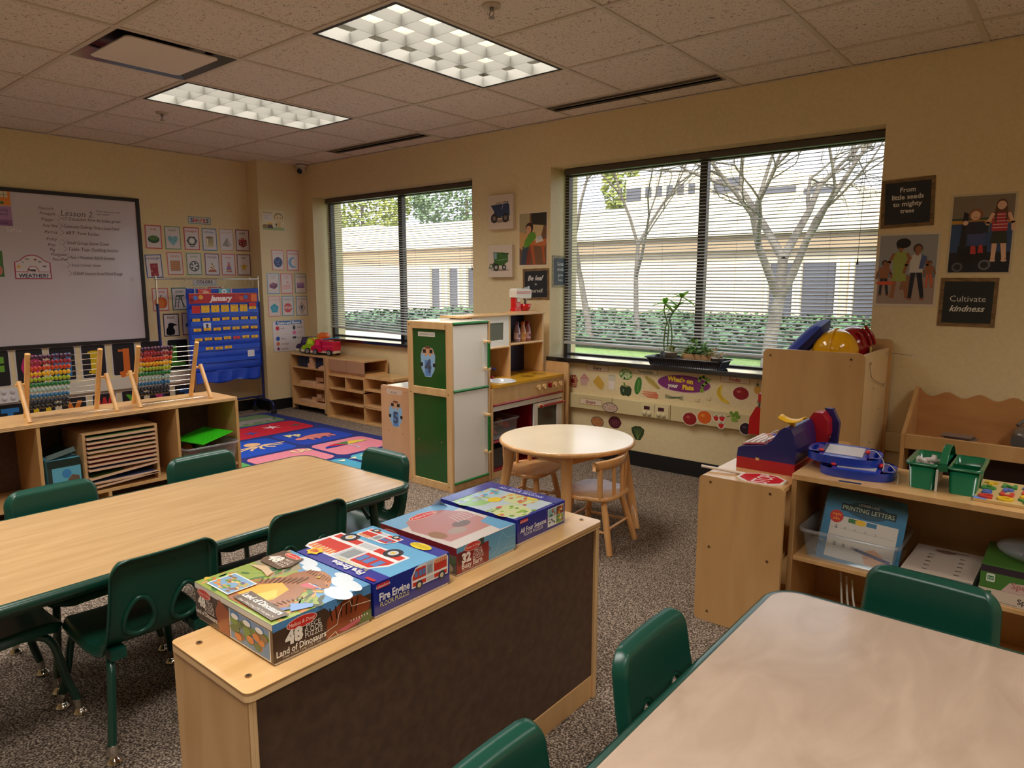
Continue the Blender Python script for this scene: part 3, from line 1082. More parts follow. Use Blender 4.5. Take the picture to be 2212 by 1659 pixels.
for i, (x, y) in enumerate(cor):
  d = Vector((x - cx, y - cy, 0)).normalized()
  u = Vector((-d.y, d.x, 0))
  o = Vector((x, y, 0)) + d * .04; f = Vector((x, y, 0)) + d * .125
  m = MB()
  wt, wb_ = .030, .020
  vs = []
  for p, z, ww in ((o, hT - .024, wt), (f, 0, wb_)):
    for k in range(12):
      a = 2 * pi * k / 12 + pi / 12
      # squarish section
      ca, sa = cos(a), sin(a); q = max(abs(ca), abs(sa)) ** .7
      vs.append(p + (d * ca + u * sa) * ww / q + Vector((0, 0, z)))
  m.add(vs, [(k, (k + 1) % 12, 12 + (k + 1) % 12, 12 + k) for k in range(12)] + [tuple(range(12)), tuple(range(23, 11, -1))], BEECH, True)
  m.build('leg', t)

def make_wchair(label):
  t = thing('spindle_chair', label, 'chair', (0, 0, 0), 0, 'beech spindle chairs at the round table')
  hz = .272
  pts = []
  for k in range(48):
    a = 2 * pi * k / 48
    ca, sa = cos(a), sin(a)
    r = 1 / (abs(ca) ** 3.2 + abs(sa) ** 3.2) ** (1 / 3.2)
    w = .150 + (.012 if ca > 0 else -.004)
    pts.append((ca * r * .135, sa * r * w))
  def seat(u, v):
    i = u * 48
    k = int(i) % 48
    x, y = pts[k]
    s = v
    z = hz + (-.008 * (1 - (s ** 2)) if s < .95 else 0)
    return (x * s, y * s, z)
  m = MB()
  m.grid(seat, 48, 6, BEECH)
  m.add([(x, y, hz) for x, y in pts] + [(x * 1.03, y * 1.03, hz - .006) for x, y in pts] + [(x * 1.03, y * 1.03, hz - .016) for x, y in pts] + [(x * .97, y * .97, hz - .022) for x, y in pts],
     [(r * 48 + k, r * 48 + (k + 1) % 48, (r + 1) * 48 + (k + 1) % 48, (r + 1) * 48 + k) for r in range(3) for k in range(48)] + [tuple(range(144, 192))], BEECH, True)
  m.build('seat', t, world=False)
  feet = {}
  for fx in (1, -1):
    for sy in (-1, 1):
      tp = Vector((fx * .085, sy * .09, hz - .02)); ft = Vector((fx * .137 - .012, sy * .138, 0))
      feet[fx, sy] = (tp, ft)
      MB().tube([tp, tp.lerp(ft, .35), tp.lerp(ft, .7), ft], [.0145, .0165, .0155, .0145], BEECH, n=14).build('leg', t, world=False)
  def on(k, z):
    a, b = feet[k]
    return a.lerp(b, (a.z - z) / a.z)
  for a, b, z in (((1, -1), (-1, -1), .10), ((1, 1), (-1, 1), .10), ((-1, -1), (-1, 1), .115), ((1, -1), (1, 1), .13)):
    MB().cyl(on(a, z), on(b, z), .0068, BEECH, n=10).build('stretcher', t, world=False)
  # curved back rail on four spindles
  arc = []
  for k in range(17):
    y = -.165 + .33 * k / 16
    arc.append((-.072 - .045 * (1 - (y / .165) ** 2), y))
  m = MB()
  vs = []
  for (x, y) in arc:
    for q in ((-.009, .408), (.009, .408), (.010, .444), (.006, .451), (-.006, .451), (-.010, .444)):
      vs.append((x + q[0], y, q[1]))
  n = 6
  m.add(vs, [(i * n + k, i * n + (k + 1) % n, (i + 1) * n + (k + 1) % n, (i + 1) * n + k) for i in range(16) for k in range(n)] + [tuple(range(n)), tuple(range(16 * n + n - 1, 16 * n - 1, -1))], BEECH, True)
  m.build('back_rail', t, world=False)
  for y, wd in ((-.135, .013), (-.045, .009), (.045, .009), (.135, .013)):
    xt = -.072 - .045 * (1 - (y / .165) ** 2)
    MB().tube([(-.085 if abs(y) > .1 else -.118, y * .93, hz - .004), (xt, y, .412)], wd, BEECH, n=10).build('spindle', t, world=False)
  return t
wc = make_wchair('beech spindle chair on the near right side of the round table, back toward the camera')
wc.location = (4.668, -1.40, 0); wc.rotation_euler = (0, 0, pi + .08)
dup(wc, (4.165, -1.285, 0), .12, 'beech spindle chair on the far left side of the round table by the play stove', 'beech spindle chairs at the round table')
# ------------------------------------------------------------------ storage shelf with brown back (foreground)
def screws(t, pts, axis, r=.008):
  for p in pts:
    a = Vector(p)
    MB().cyl(a, a + Vector(axis) * .002, r * .8, M((176, 140, 96), .3, .8), n=12).cyl(a + Vector(axis) * .002, a + Vector(axis) * .0024, r * .45, M((40, 26, 16), .5), n=8).build('screw', t)

x0, x1, y0, y1, h = 5.105, 5.385, -3.665, -2.515, .575
t = thing('storage_shelf', 'birch storage shelf with dark brown hardboard back, puzzle boxes on top', 'shelf', ((x0 + x1) / 2, (y0 + y1) / 2, 0))
ply = lambda m, p, O, U, V, W: m.prism(p, O, U, V, W, BIRCHX, mat_side=EDGE)
m = MB(); m.prism(rrect(x1 - x0 + .012, y1 - y0 + .008, .015), (x0 - .004, y0 - .004, h - .018), (1, 0, 0), (0, 1, 0), (0, 0, .018), BIRCHX, mat_side=EDGE)
m.build('top', t, bevel=.002)
EDGEY = noise_mat('plywood_edge_upright', (176, 134, 88), (226, 190, 142), scale=(260, .5, .5), nscale=1, detail=0, rough=.5, p0=.4, p1=.6)
EDGEX = noise_mat('plywood_edge_end', (176, 134, 88), (226, 190, 142), scale=(.5, 260, .5), nscale=1, detail=0, rough=.5, p0=.4, p1=.6)
for a, b in ((y0, y0 + .018), (y1 - .018, y1)):
  MB().prism([(x0, 0), (x1, 0), (x1, h - .018), (x0, h - .018)], (0, b, 0), (1, 0, 0), (0, 0, 1), (0, a - b, 0), BIRCH, mat_side=EDGEX).build('side_panel', t, bevel=.0015)
MB().box(x1 - .012, y0 + .018, .075, x1 - .008, y1 - .018, h - .018, HARDB).build('back_panel', t)
MB().box(x1 - .02, y0 + .018, .0, x1 - .006, y1 - .018, .075, BIRCH).build('plinth', t, bevel=.0015)
MB().box(x0 + .01, y0 + .018, .06, x1 - .02, y1 - .018, .075, BIRCH).build('shelf', t)
MB().box(x0 + .01, y0 + .018, .30, x1 - .014, y1 - .018, .315, BIRCH).build('shelf', t)
MB().box(x0 + .01, (y0 + y1) / 2 - .008, .315, x1 - .014, (y0 + y1) / 2 + .008, h - .018, BIRCH).build('divider', t)
screws(t, [(x0 + .05, y0 + .03, h), (x1 - .045, y0 + .03, h), (x1 - .045, y1 - .03, h), (x0 + .05, y1 - .03, h)], (0, 0, 1))
screws(t, [(x0 + .05, y0, .12), (x1 - .05, y0, .12)], (0, -1, 0))
screws(t, [(x1 - .008, -2.93, .33), (x1 - .008, -3.35, .22)], (1, 0, 0), .004)

# ------------------------------------------------------------------ low cubby shelf with abaci
x0, x1, y1, h = 2.20, 2.56, -2.11, .60
y0 = -3.62
t = thing('cubby_shelf', 'long low birch cubby shelf holding two abaci in front of the whiteboard wall', 'shelf', ((x0 + x1) / 2, (y0 + y1) / 2, 0))
MB().prism(rrect(x1 - x0, y1 - y0, .01), (x0, y0, h - .018), (1, 0, 0), (0, 1, 0), (0, 0, .018), PANEL, mat_side=EDGE).build('top', t, bevel=.002)
for y in (y0, y1 - .018):
  MB().box(x0, y, 0, x1, y + .018, h - .018, PANEL).build('side_panel', t, bevel=.0015)
for y in (-2.482, -3.16):
  MB().box(x0 + .01, y, .186, x1 - .004, y + .016, h - .018, PANEL).build('divider', t, bevel=.0015)
MB().box(x0 + .006, y0 + .018, .05, x0 + .012, y1 - .018, h - .018, HARDB).build('back_panel', t)
MB().box(x0 + .01, y0 + .018, .186, x1 - .004, y1 - .018, .204, PANEL).build('shelf', t, bevel=.0015)
MB().box(x0 + .01, y0 + .018, .04, x1 - .004, y1 - .018, .056, PANEL).build('shelf', t, bevel=.0015)
MB().box(x0 + .01, -2.86, .056, x1 - .004, -2.845, .186, PANEL).build('divider', t)
MB().box(x0 + .01, y0 + .018, 0, x1 - .02, y1 - .018, .04, PANEL).build('plinth', t)

# puzzle rack in the middle bay
ry0, ry1, rz = -2.96, -2.585, .204
t = thing('puzzle_rack', 'wooden rack of thin puzzle boards in the middle bay of the cubby shelf', 'rack', (2.40, (ry0 + ry1) / 2, rz))
RK = noise_mat('light_rack_wood', (190, 150, 104), (206, 168, 122), scale=(4, 1, 4), nscale=6, rough=.5)
for y in (ry0, ry1 - .014):
  MB().box(2.26, y, rz, 2.545, y + .014, rz + .30, RK).build('side_panel', t, bevel=.001)
MB().box(2.26, ry0, rz + .30, 2.545, ry1, rz + .308, RK).build('top', t)
MB().box(2.262, ry0 + .014, rz, 2.268, ry1 - .014, rz + .3, M((60, 44, 34), .7)).build('back_panel', t)
PZ = M((214, 176, 146), .6, name='puzzle_board_edge')
for k in range(12):
  z = rz + .012 + k * .0238
  if k in (3,):
    continue
  tl = (.03 if k == 2 else (.022 if k == 0 else 0))
  o = thing('puzzle_board', ['lowest', 'second', 'third', '', 'fifth', 'sixth', 'seventh', 'eighth', 'ninth', 'tenth', 'eleventh', 'topmost'][k] + ' wooden puzzle board slotted in the rack under the abaci', 'puzzle', (2.40, (ry0 + ry1) / 2, z), group='puzzle boards in the rack')
  MB().obox((2.275, ry0 + .016, z), (.285, 0, 0), (0, ry1 - ry0 - .032, tl), (0, 0, .0095), PZ).build('board', o)
  sh = MB().obox((2.285, ry0 + .03, z + .0096), (.26, 0, 0), (0, ry1 - ry0 - .06, tl * .8), (0, 0, .003), M(random.choice([(90, 120, 60), (150, 60, 50), (60, 80, 130), (180, 150, 60)]), .6))
  sh.build('puzzle_piece', o)

# picture box left of the rack
t = thing('picture_box', 'worn light blue box with a horse picture in the middle bay left of the rack', 'box', (2.40, -3.03, .204))
m = MB().box(2.28, -3.125, .204, 2.535, -2.975, .40, M((94, 170, 196), .5))
m.build('carton', t)
a = Art((2.5362, -3.125, .204), (0, 1, 0), (0, 0, 1), (1, 0, 0)).part('picture')
a.rect(0, .155, .15, .04, (20, 40, 32)).rect(0, 0, .02, .155, (40, 54, 50)).ell(.085, .12, .02, .022, (60, 130, 190)).poly([(.06, .03), (.08, .05), (.09, .09), (.11, .11), (.14, .10), (.15, .02)], (110, 84, 66)).ell(.12, .06, .03, .02, (150, 124, 104)).ell(.08, .025, .03, .02, (60, 74, 70))
a.done(t)
MB().obox((2.53, -3.12, .40), (-.02, .0, .02), (0, .13, .03), (.001, 0, .002), M((64, 84, 80), .5)).obox((2.30, -3.10, .40), (.20, 0, 0), (0, .10, .035), (0, 0, .002), M((30, 44, 40), .5)).build('flap', t)

# clear bin with green base plate
t = thing('toy_bin', 'clear plastic bin of toys in the right bay of the cubby shelf', 'bin', (2.42, -2.30, .204))
BX = (2.24, -2.455, .2045, 2.60, -2.14, .345)
def open_bin(BX, flare, th=.003, lip=.008):
  x0, y0, z0, x1, y1, z1 = BX
  m = MB()
  b = rrect(x1 - x0 - 2 * flare, y1 - y0 - 2 * flare, .02, 4, x0 + flare, y0 + flare)
  tt = rrect(x1 - x0, y1 - y0, .025, 4, x0, y0)
  tl = rrect(x1 - x0 + 2 * lip, y1 - y0 + 2 * lip, .03, 4, x0 - lip, y0 - lip)
  n = len(b)
  vs = [(*p, z0) for p in b] + [(*p, z1) for p in tt] + [(*p, z1 + .001) for p in tl] + [(*p, z1 - .010) for p in tl]
  fs = [tuple(range(n))] + [(r * n + i, r * n + (i + 1) % n, (r + 1) * n + (i + 1) % n, (r + 1) * n + i) for r in range(3) for i in range(n)]
  m.add(vs, fs, CLEAR, True)
  return m
open_bin(BX, .02).build('bin_body', t)
cols = [(214, 196, 96), (226, 120, 150), (90, 96, 60), (230, 130, 60), (190, 60, 60), (200, 190, 150), (120, 150, 90)]
rnd = random.Random(5)
lb = ['curved yellow', 'pink', 'olive', 'orange', 'red', 'cream', 'pale green']
for k in range(7):
  c = cols[k]
  x = 2.30 + (k % 3) * .085 + rnd.uniform(-.01, .01); y = -2.40 + (k // 3) * .085; z = .245 + rnd.uniform(0, .03)
  o = MB().ball((x, y, z), (.04, .03, .035), M(c, .5), nu=12, nv=8, rot=Matrix.Rotation(rnd.uniform(0, 3), 3, 'Z'))
  tag(o.build('toy_figure'), lb[k] + ' toy piece inside the clear bin under the green base plate', 'toy', 'toys in the clear bin')
t = thing('building_plate', 'bright green studded building plate lying on the clear toy bin', 'toy', (2.44, -2.29, .36))
LG = M((70, 214, 40), .35, name='bright_green_plastic')
U = Vector((.235, .06, -.004)); V = Vector((-.055, .215, .035)); O = Vector((2.375, -2.425, .362))
n_ = U.cross(V).normalized()
MB().obox(O, U, V, n_ * .004, LG).build('plate', t)
m = MB()
for i in range(22):
  for j in range(22):
    p = O + U * ((i + .5) / 22) + V * ((j + .5) / 22) + n_ * .004
    m.cyl(p, p + n_ * .0028, .0036, LG, n=6)
m.build('studs', t)

# ------------------------------------------------------------------ abaci
BC = [(72, 34, 66), (160, 44, 60), (204, 72, 40), (226, 176, 30), (160, 180, 44), (30, 120, 60), (160, 182, 176), (44, 110, 158), (38, 48, 66), (26, 24, 30)]
BMAT = [M(c, .3, coat=.3) for c in BC]
def make_abacus(label):
  t = thing('abacus', label, 'abacus', (0, 0, 0), 0, 'wooden abaci on the cubby shelf')
  # local: rods run along y; front is +x; z from 0
  W2 = .165
  def post(z): return -.085 + .12 * z / .33
  for sy in (-1, 1):
    MB().tube([(post(0) + .0, sy * W2, .0), (post(.335), sy * W2, .335)], .0125, DOWEL, n=14).build('post', t, world=False)
    MB().tube([(post(.185) + .005, sy * (W2 + .036), .195), (.095, sy * (W2 + .036), .0)], .0115, DOWEL, n=14).build('brace', t, world=False)
    MB().cyl((post(.18), sy * (W2 - .0), .178), (post(.18), sy * (W2 + .05), .178), .007, DOWEL, n=10).build('peg', t, world=False)
  MB().cyl((.07, -W2 - .036, .012), (.07, W2 + .036, .012), .0018, CHROME, n=6).build('tie_rod', t, world=False)
  bead = {}
  for r in range(10):
    z = .315 - r * .0295
    x = post(z)
    MB().cyl((x, -W2 - .004, z), (x, W2 + .004, z), .0016, CHROME, n=6).build('rod', t, world=False)
    for k in range(10):
      m = MB()
      y = -W2 + .018 + k * .0185
      if r not in bead:
        me = MB().ball((0, 0, 0), (.0125, .0092, .0125), BMAT[r], nu=12, nv=8)
        o = me.build('bead', t, world=False)
        bead[r] = o
      else:
        o = bead[r].copy(); COL.objects.link(o); o.parent = t
      o.location = (x, y, z)
  return t
ab = make_abacus('wooden abacus with coloured beads at the left end of the cubby shelf')
ab.location = (2.40, -2.965, .60)
dup(ab, (2.385, -2.435, .60), 0, 'wooden abacus with coloured beads on the shelf beside the blue pocket chart', 'wooden abaci on the cubby shelf')

# ------------------------------------------------------------------ truck shelf by the left window
x0, x1, yf, yb, z0, h = .315, .885, -.30, -.03, .05, .58
t = thing('block_shelf', 'small birch shelf on casters with toy trucks on top and blocks inside', 'shelf', ((x0 + x1) / 2, (yf + yb) / 2, 0))
for x in (x0, x1 - .016):
  MB().box(x, yf, .02, x + .016, yb, h - .015, BIRCH).build('side_panel', t, bevel=.001)
MB().box(x0 - .004, yf - .004, h - .016, x1 + .004, yb, h, BIRCHX).build('top', t, bevel=.002)
for z in (.06, .25, .435):
  MB().box(x0 + .016, yf + .004, z, x1 - .016, yb - .006, z + .014, BIRCHX).build('shelf', t, bevel=.001)
MB().box(x0 + .016, yb - .006, .06, x1 - .016, yb, h - .016, BIRCH).build('back_panel', t)
for x in (x0 + .05, x1 - .06):
  MB().cyl((x, yf + .04, .02), (x + .02, yf + .04, .02), .02, STEEL, n=14).box(x - .004, yf + .02, .03, x + .024, yf + .06, .06, STEEL).build('caster', t)
NAVY = M((26, 36, 58), .6)
for i, x in enumerate((.40, .475, .55, .70, .775)):
  o = MB().box(x, -.27, .449, x + .07, -.07, .555, NAVY)
  tag(o.build('storage_box', bevel=.002), ['leftmost', 'second', 'third', 'fourth', 'rightmost'][i] + ' dark navy box on the top level of the block shelf', 'box', 'navy boxes in the block shelf')
BLK = noise_mat('pale_unit_block', (206, 160, 122), (220, 176, 136), scale=(3, 3, 3), nscale=5, rough=.5)
k = 0
def block(x, y, z, w, d, hh, lab):
  tag(MB().box(x, y, z, x + w, y + d, z + hh, BLK).build('wooden_block', bevel=.0015), lab, 'block', 'wooden blocks in the block shelf')
for i, n in enumerate(('lowest', 'second', 'third', 'top')):
  block(.626, -.292, .449 + i * .027, .052, .04, .026, n + ' block of the small upright pile between navy boxes')
block(.596, -.292, .449, .022, .04, .045, 'narrow upright block left of the small pile')
block(.775, -.294, .449, .03, .02, .02, 'tiny block on the top level')
block(.812, -.296, .449, .056, .04, .036, 'square block at the right end of the top level')
block(.43, -.28, .264, .065, .10, .042, 'short block at the left on the middle level')
block(.505, -.285, .264, .16, .12, .045, 'long block in the centre of the middle level')
block(.69, -.27, .264, .15, .12, .030, 'flat block at the right on the middle level')
block(.62, -.22, .310, .12, .12, .040, 'block stacked on the long centre block')
block(.40, -.285, .074, .26, .14, .045, 'long low block on the bottom level')
block(.68, -.285, .074, .17, .14, .028, 'short low block on the bottom level right')
block(.57, -.24, .1195, .20, .12, .03, 'board laid across on the bottom level')
block(.68, -.26, .150, .07, .06, .04, 'small cube block on top of the bottom pile')

# cubby boxes right of it
t = thing('hollow_cubby', 'stepped open birch cubbies under the left window beside the block shelf', 'shelf', (1.35, -.17, 0))
cy0, cy1 = -.31, -.03
def panel(a, n='divider'):
  MB().box(*a, BIRCH).build(n, t, bevel=.001)
panel((.925, cy0 - .01, 0, .955, cy1, .572), 'side_panel')
for z in (.0, .150, .278, .405):
  panel((.955, cy0, z, 1.49, cy1, z + .014), 'shelf')
panel((1.475, cy0, .014, 1.49, cy1, .405))
panel((1.21, cy0, .292, 1.222, cy1, .405))
panel((.955, cy0, .405 + .014, .957, cy1, .43))
for z in (.0, .150, .165, .31):
  panel((1.49, cy0, z, 1.86, cy1, z + .013), 'shelf')
panel((1.85, cy0, .013, 1.863, cy1, .31))
panel((1.66, cy0 + .12, .323, 1.672, cy1, .415))
panel((.955, cy1 - .006, .014, 1.86, cy1, .41), 'back_panel')
t2 = thing('hollow_board', 'birch plank sticking out to the right on top of the stepped cubbies', 'board', (1.4, -.17, .419))
MB().box(.957, cy0 + .02, .4192, 1.86, cy1 - .02, .4452, BIRCHX).build('plank', t2, bevel=.002)
t3 = thing('hollow_block', 'closed birch box with open right end on top of the cubbies', 'box', (1.2, -.17, .4455))
MB().box(.96, cy0 + .01, .4455, 1.49, cy1, .457, BIRCHX).box(.96, cy0 + .01, .563, 1.49, cy1, .5745, BIRCHX).box(.96, cy1 - .01, .457, 1.49, cy1, .563, BIRCH).build('casing', t3, bevel=.001)
PK = M((176, 134, 100), .6)
MB().box(.962, cy0 + .004, .457, 1.225, cy0 + .010, .565, PK).build('front_panel', t3)
MB().box(1.23, cy0 + .004, .457, 1.49, cy0 + .010, .565, PK).build('front_panel', t3)

# ------------------------------------------------------------------ book shelf with sign 5
x0, x1, y0, h = 2.855, 3.135, -1.25, .606
t = thing('low_shelf', 'low birch shelf end with number five pencil card, left of the play fridge', 'shelf', ((x0 + x1) / 2, -.8, 0))
PNK = noise_mat('pinkish_birch_panel', (214, 164, 124), (224, 176, 136), scale=(2, 2, .5), nscale=5, rough=.4)
MB().prism(rrect(x1 - x0, h, .012), (x0, y0 + .016, 0), (1, 0, 0), (0, 0, 1), (0, -.016, 0), PNK).build('end_panel', t, bevel=.0015)
MB().box(x0 + .01, y0 + .016, h - .022, x1 - .002, -.36, h - .006, M((236, 232, 226), .12, coat=.5)).build('top', t, bevel=.001)
MB().box(x0, -.376, 0, x1, -.36, h, PNK).build('end_panel', t)
MB().box(x1 - .02, y0 + .016, .03, x1 - .012, -.376, h - .022, BIRCH).build('back_panel', t)
for z in (.06, .3):
  MB().box(x0 + .01, y0 + .016, z, x1 - .02, -.376, z + .015, BIRCH).build('shelf', t)
screws(t, [(x0 + .05, y0, h - .025), (x1 - .03, y0, h - .03), (x0 + .07, y0, .30), (x1 - .07, y0, .295), (x1 - .05, y0, .03)], (0, -1, 0), .004)

def pencil_card(parent_label, O, U, V, N, num, w, hh):
  a = Art(O, U, V, N).part('card')
  P = [(.3, 0), (.7, 0), (.95, .25), (1, .7), (.85, .93), (.6, 1), (.4, 1), (.15, .93), (0, .7), (.05, .25)]
  a.poly([(p[0] * w, p[1] * hh) for p in P], (150, 190, 226))
  a.poly([(.3 * w, .03 * hh), (.7 * w, .03 * hh), (.72 * w, .55 * hh), (.28 * w, .55 * hh)], (96, 140, 206))
  a.part('picture')
  a.poly([(.05 * w, .72 * hh), (.2 * w, .78 * hh), (.35 * w, .66 * hh), (.5 * w, .76 * hh), (.65 * w, .66 * hh), (.8 * w, .78 * hh), (.95 * w, .72 * hh), (.84 * w, .92 * hh), (.6 * w, .99 * hh), (.4 * w, .99 * hh), (.16 * w, .92 * hh)], (214, 160, 120))
  a.ell(.5 * w, .96 * hh, .2 * w, .04 * hh, (120, 64, 34))
  for x in (.17, .62):
    a.rect(x * w, .78 * hh, .2 * w, .12 * hh, (26, 26, 30))
  for x in (-.02, .84):
    a.rect(x * w, .34 * hh, .18 * w, .12 * hh, (26, 26, 30))
  a.part('lettering').txt(num, .5 * w, .36 * hh, .42 * hh, (74, 84, 110), bold=.03)
  return a
t = thing('number_card', 'pencil-shaped blue card with number five on the low shelf end', 'card', (3.0, -1.252, .33), group='pencil number cards')
pencil_card('', (2.935, -1.2505, .335), (1, 0, 0), (0, 0, 1), (0, -1, 0), '5', .13, .175).done(t)
t = thing('name_label', 'small white strip label above the number five card', 'label', (2.99, -1.252, .57), group='white strip labels')
a = Art((2.912, -1.2505, .552), (1, 0, 0), (0, 0, 1), (0, -1, 0)).part('strip')
a.rect(0, 0, .155, .034, (222, 196, 178), .004).part('lettering').txt('BOOKS', .075, .012, .013, (60, 50, 50))
a.done(t)

# ------------------------------------------------------------------ play refrigerator
x0, x1, y0, y1, h = 3.175, 3.56, -1.292, -.935, 1.047
t = thing('play_refrigerator', 'tall wooden play refrigerator with green side panels and white doors', 'toy', ((x0 + x1) / 2, (y0 + y1) / 2, 0))
BR = noise_mat('kitchen_birch', (214, 172, 118), (226, 188, 136), scale=(3, 3, .6), nscale=6, rough=.35, coat=.25)
m = MB()
for a in ((0, .045, 0, h), (.34, .385, 0, h), (.045, .34, h - .045, h), (.045, .34, .592, .64), (.045, .34, 0, .05)):
  m.box(x0 + a[0], y0, a[2], x0 + a[1], y0 + .02, a[3], BR)
m.build('side_frame', t, bevel=.003)
GP = M((20, 84, 30), .25, coat=.3, name='green_gloss_panel')
MB().box(x0 + .03, y0 + .008, .64, x1 - .03, y0 + .012, h - .04, GP).build('green_panel', t)
MB().box(x0 + .03, y0 + .008, .04, x1 - .03, y0 + .012, .592, GP).build('green_panel', t)
screws(t, [(x0 + .02, y0, h - .02), (x1 - .045, y0, h - .022), (x0 + .025, y0, .60), (x1 - .025, y0, .61), (x0 + .02, y0, .035), (x1 - .03, y0, .03)], (0, -1, 0), .005)
for x, z in ((3.262, .30), (3.466, .305)):
  MB().cyl((x, y0 + .008, z), (x, y0 + .004, z), .005, CHROME, n=10).build('bolt', t)
MB().box(x0, y1 - .018, 0, x1, y1, h, BR).build('side_panel', t, bevel=.002)
MB().box(x0 + .004, y0 + .004, h - .012, x1 - .004, y1 - .018, h + .002, M((238, 236, 230), .15, coat=.5)).build('top', t, bevel=.001)
MB().box(x0, y0 + .02, 0, x0 + .012, y1 - .018, h - .012, BR).build('back_panel', t)
WD = M((242, 240, 234), .3, coat=.2, name='white_door_laminate')
for z0, z1, nm in ((.635, h - .02, 'upper_door'), (.058, .618, 'lower_door')):
  d = MB().box(x1 - .016, y0 + .022, z0, x1, y1 - .026, z1, WD).build('door', t, bevel=.001)
  zz = (z0 + z1) / 2 if z0 > .6 else .33
  hl = .085 if z0 > .6 else .12
  hd = MB()
  yy = y1 - .055
  MB().tube([(x1 + .035, yy, zz - hl), (x1 + .035, yy, zz + hl)], .010, M((16, 104, 36), .2, coat=.4), n=14).build('handle', d)
  for s_ in (-1, 1):
    hd.box(x1, yy - .009, zz + s_ * hl - .008, x1 + .046, yy + .013, zz + s_ * hl + .008, BR)
  hd.build('handle_bracket', d, bevel=.003)
GT = M((16, 110, 40), .2, coat=.4, name='green_dowel_trim')
for z in (h - .008, .627, .050):
  MB().cyl((x1 - .002, y0 + .02, z), (x1 - .002, y1 - .02, z), .0085, GT, n=14).build('trim_rod', t)
MB().box(x1 - .018, y0 + .02, 0, x1 - .004, y1 - .018, .045, BR).build('kickboard', t, bevel=.001)
a = Art((x1 - .0038, -1.14, .012), (0, 1, 0), (0, 0, 1), (1, 0, 0)).part('lettering').txt('Lakeshore', .04, .012, .008, (80, 50, 30))
a.done(t)
t = thing('number_card', 'pencil-shaped blue card with number four on the green fridge side', 'card', (3.352, -1.286, .70), group='pencil number cards')
pencil_card('', (3.288, y0 + .0075, .705), (1, 0, 0), (0, 0, 1), (0, -1, 0), '4', .13, .19).done(t)
t = thing('name_label', 'white strip label at the top of the green fridge side', 'label', (3.35, -1.286, .95), group='white strip labels')
a = Art((3.268, y0 + .0075, .955), (1, 0, 0), (0, 0, 1), (0, -1, 0)).part('strip')
a.rect(0, 0, .15, .028, (228, 222, 212), .003).part('lettering').txt('DRAMATIC PLAY', .08, .014, .012, (40, 40, 44))
a.done(t)

# ------------------------------------------------------------------ play stove and sink
xb, xf, ya, yb = 3.19, 3.56, -.925, -.115
t = thing('play_kitchen', 'wooden play stove and sink unit with hutch beside the play refrigerator', 'toy', (3.37, -.52, 0))
YC = M((226, 168, 40), .25, coat=.4, name='yellow_countertop')
NB = M((18, 34, 82), .4, name='navy_back_panel')
REDT = M((150, 24, 34), .25, coat=.4, name='red_trim')
MB().box(xb, yb - .018, 0, xf, yb, .625, BR).box(xb, yb - .018, .625, 3.37, yb, 1.055, BR).build('side_panel', t, bevel=.003)
MB().box(xb, ya, 0, xf, ya + .018, .60, BR).box(xb, ya, .60, 3.37, ya + .018, 1.055, BR).build('side_panel', t, bevel=.003)
# countertop with a round sink opening
cs = (3.465, -.72); rs = .088
m = MB()
outer = []
ring = circ(cs[0], cs[1], rs, rs, 32)
X0, X1, Y0, Y1 = xb, xf + .006, ya + .018, yb - .018
def edge_pt(a):
  dx, dy = cos(a), sin(a)
  tt = min([(X1 - cs[0]) / dx if dx > 1e-9 else 1e9, (X0 - cs[0]) / dx if dx < -1e-9 else 1e9, (Y1 - cs[1]) / dy if dy > 1e-9 else 1e9, (Y0 - cs[1]) / dy if dy < -1e-9 else 1e9])
  return (cs[0] + dx * tt, cs[1] + dy * tt)
angs = sorted([2 * pi * k / 32 for k in range(32)] + [atan2(y - cs[1], x - cs[0]) % (2 * pi) for x in (X0, X1) for y in (Y0, Y1)])
I = [(cs[0] + rs * cos(a), cs[1] + rs * sin(a)) for a in angs]; E_ = [edge_pt(a) for a in angs]
n = len(angs)
vs = [(*p, .625) for p in I] + [(*p, .625) for p in E_] + [(*p, .607) for p in E_]
m.add(vs, [(k, (k + 1) % n, n + (k + 1) % n, n + k) for k in range(n)] + [(n + k, n + (k + 1) % n, 2 * n + (k + 1) % n, 2 * n + k) for k in range(n)], YC)
m.build('countertop', t)
MB().lathe([(.0, -.07), (.06, -.068), (.082, -.04), (.088, 0), (.098, .006), (.104, .003), (.104, .0)], (cs[0], cs[1], .626), M((222, 226, 232), .2, coat=.4), n=32).build('sink_bowl', t)
fa = MB().tube(spline([(3.36, -.72, .626), (3.36, -.72, .69), (3.375, -.72, .705), (3.42, -.72, .70)], 4), .007, M((30, 40, 110), .3), n=8).cyl((3.36, -.75, .626), (3.36, -.75, .65), .011, M((30, 40, 110), .3)).cyl((3.36, -.69, .626), (3.36, -.69, .65), .011, M((150, 30, 40), .3))
fa.build('faucet', t)
a = Art((3.20, -.50, .6253), (0, 1, 0), (-1, 0, 0), (0, 0, 1)).part('burner_print')
for by, bx in ((.09, -.10), (.09, -.25), (.24, -.08), (.25, -.22)):
  for rr in (.042, .03, .016):
    pts = circ(by, bx, rr, rr, 26)
    a.line(pts, .004, (60, 50, 24), closed=True)
a.done(t)
MB().box(xf - .014, ya + .018, .50, xf - .002, yb - .018, .607, BR).build('control_panel', t)
for i, y in enumerate((-.43, -.365, -.30, -.235, -.17)):
  c = REDT if i == 2 else M((232, 196, 140), .3)
  MB().cyl((xf - .002, y, .560), (xf + .010, y, .560), .016, c, n=18).box(xf + .008, y - .004, .543, xf + .022, y + .004, .577, c).build('knob', t)
MB().cyl((xf - .002, ya + .018, .492), (xf - .002, yb - .018, .492), .008, REDT, n=12).build('trim_rod', t)
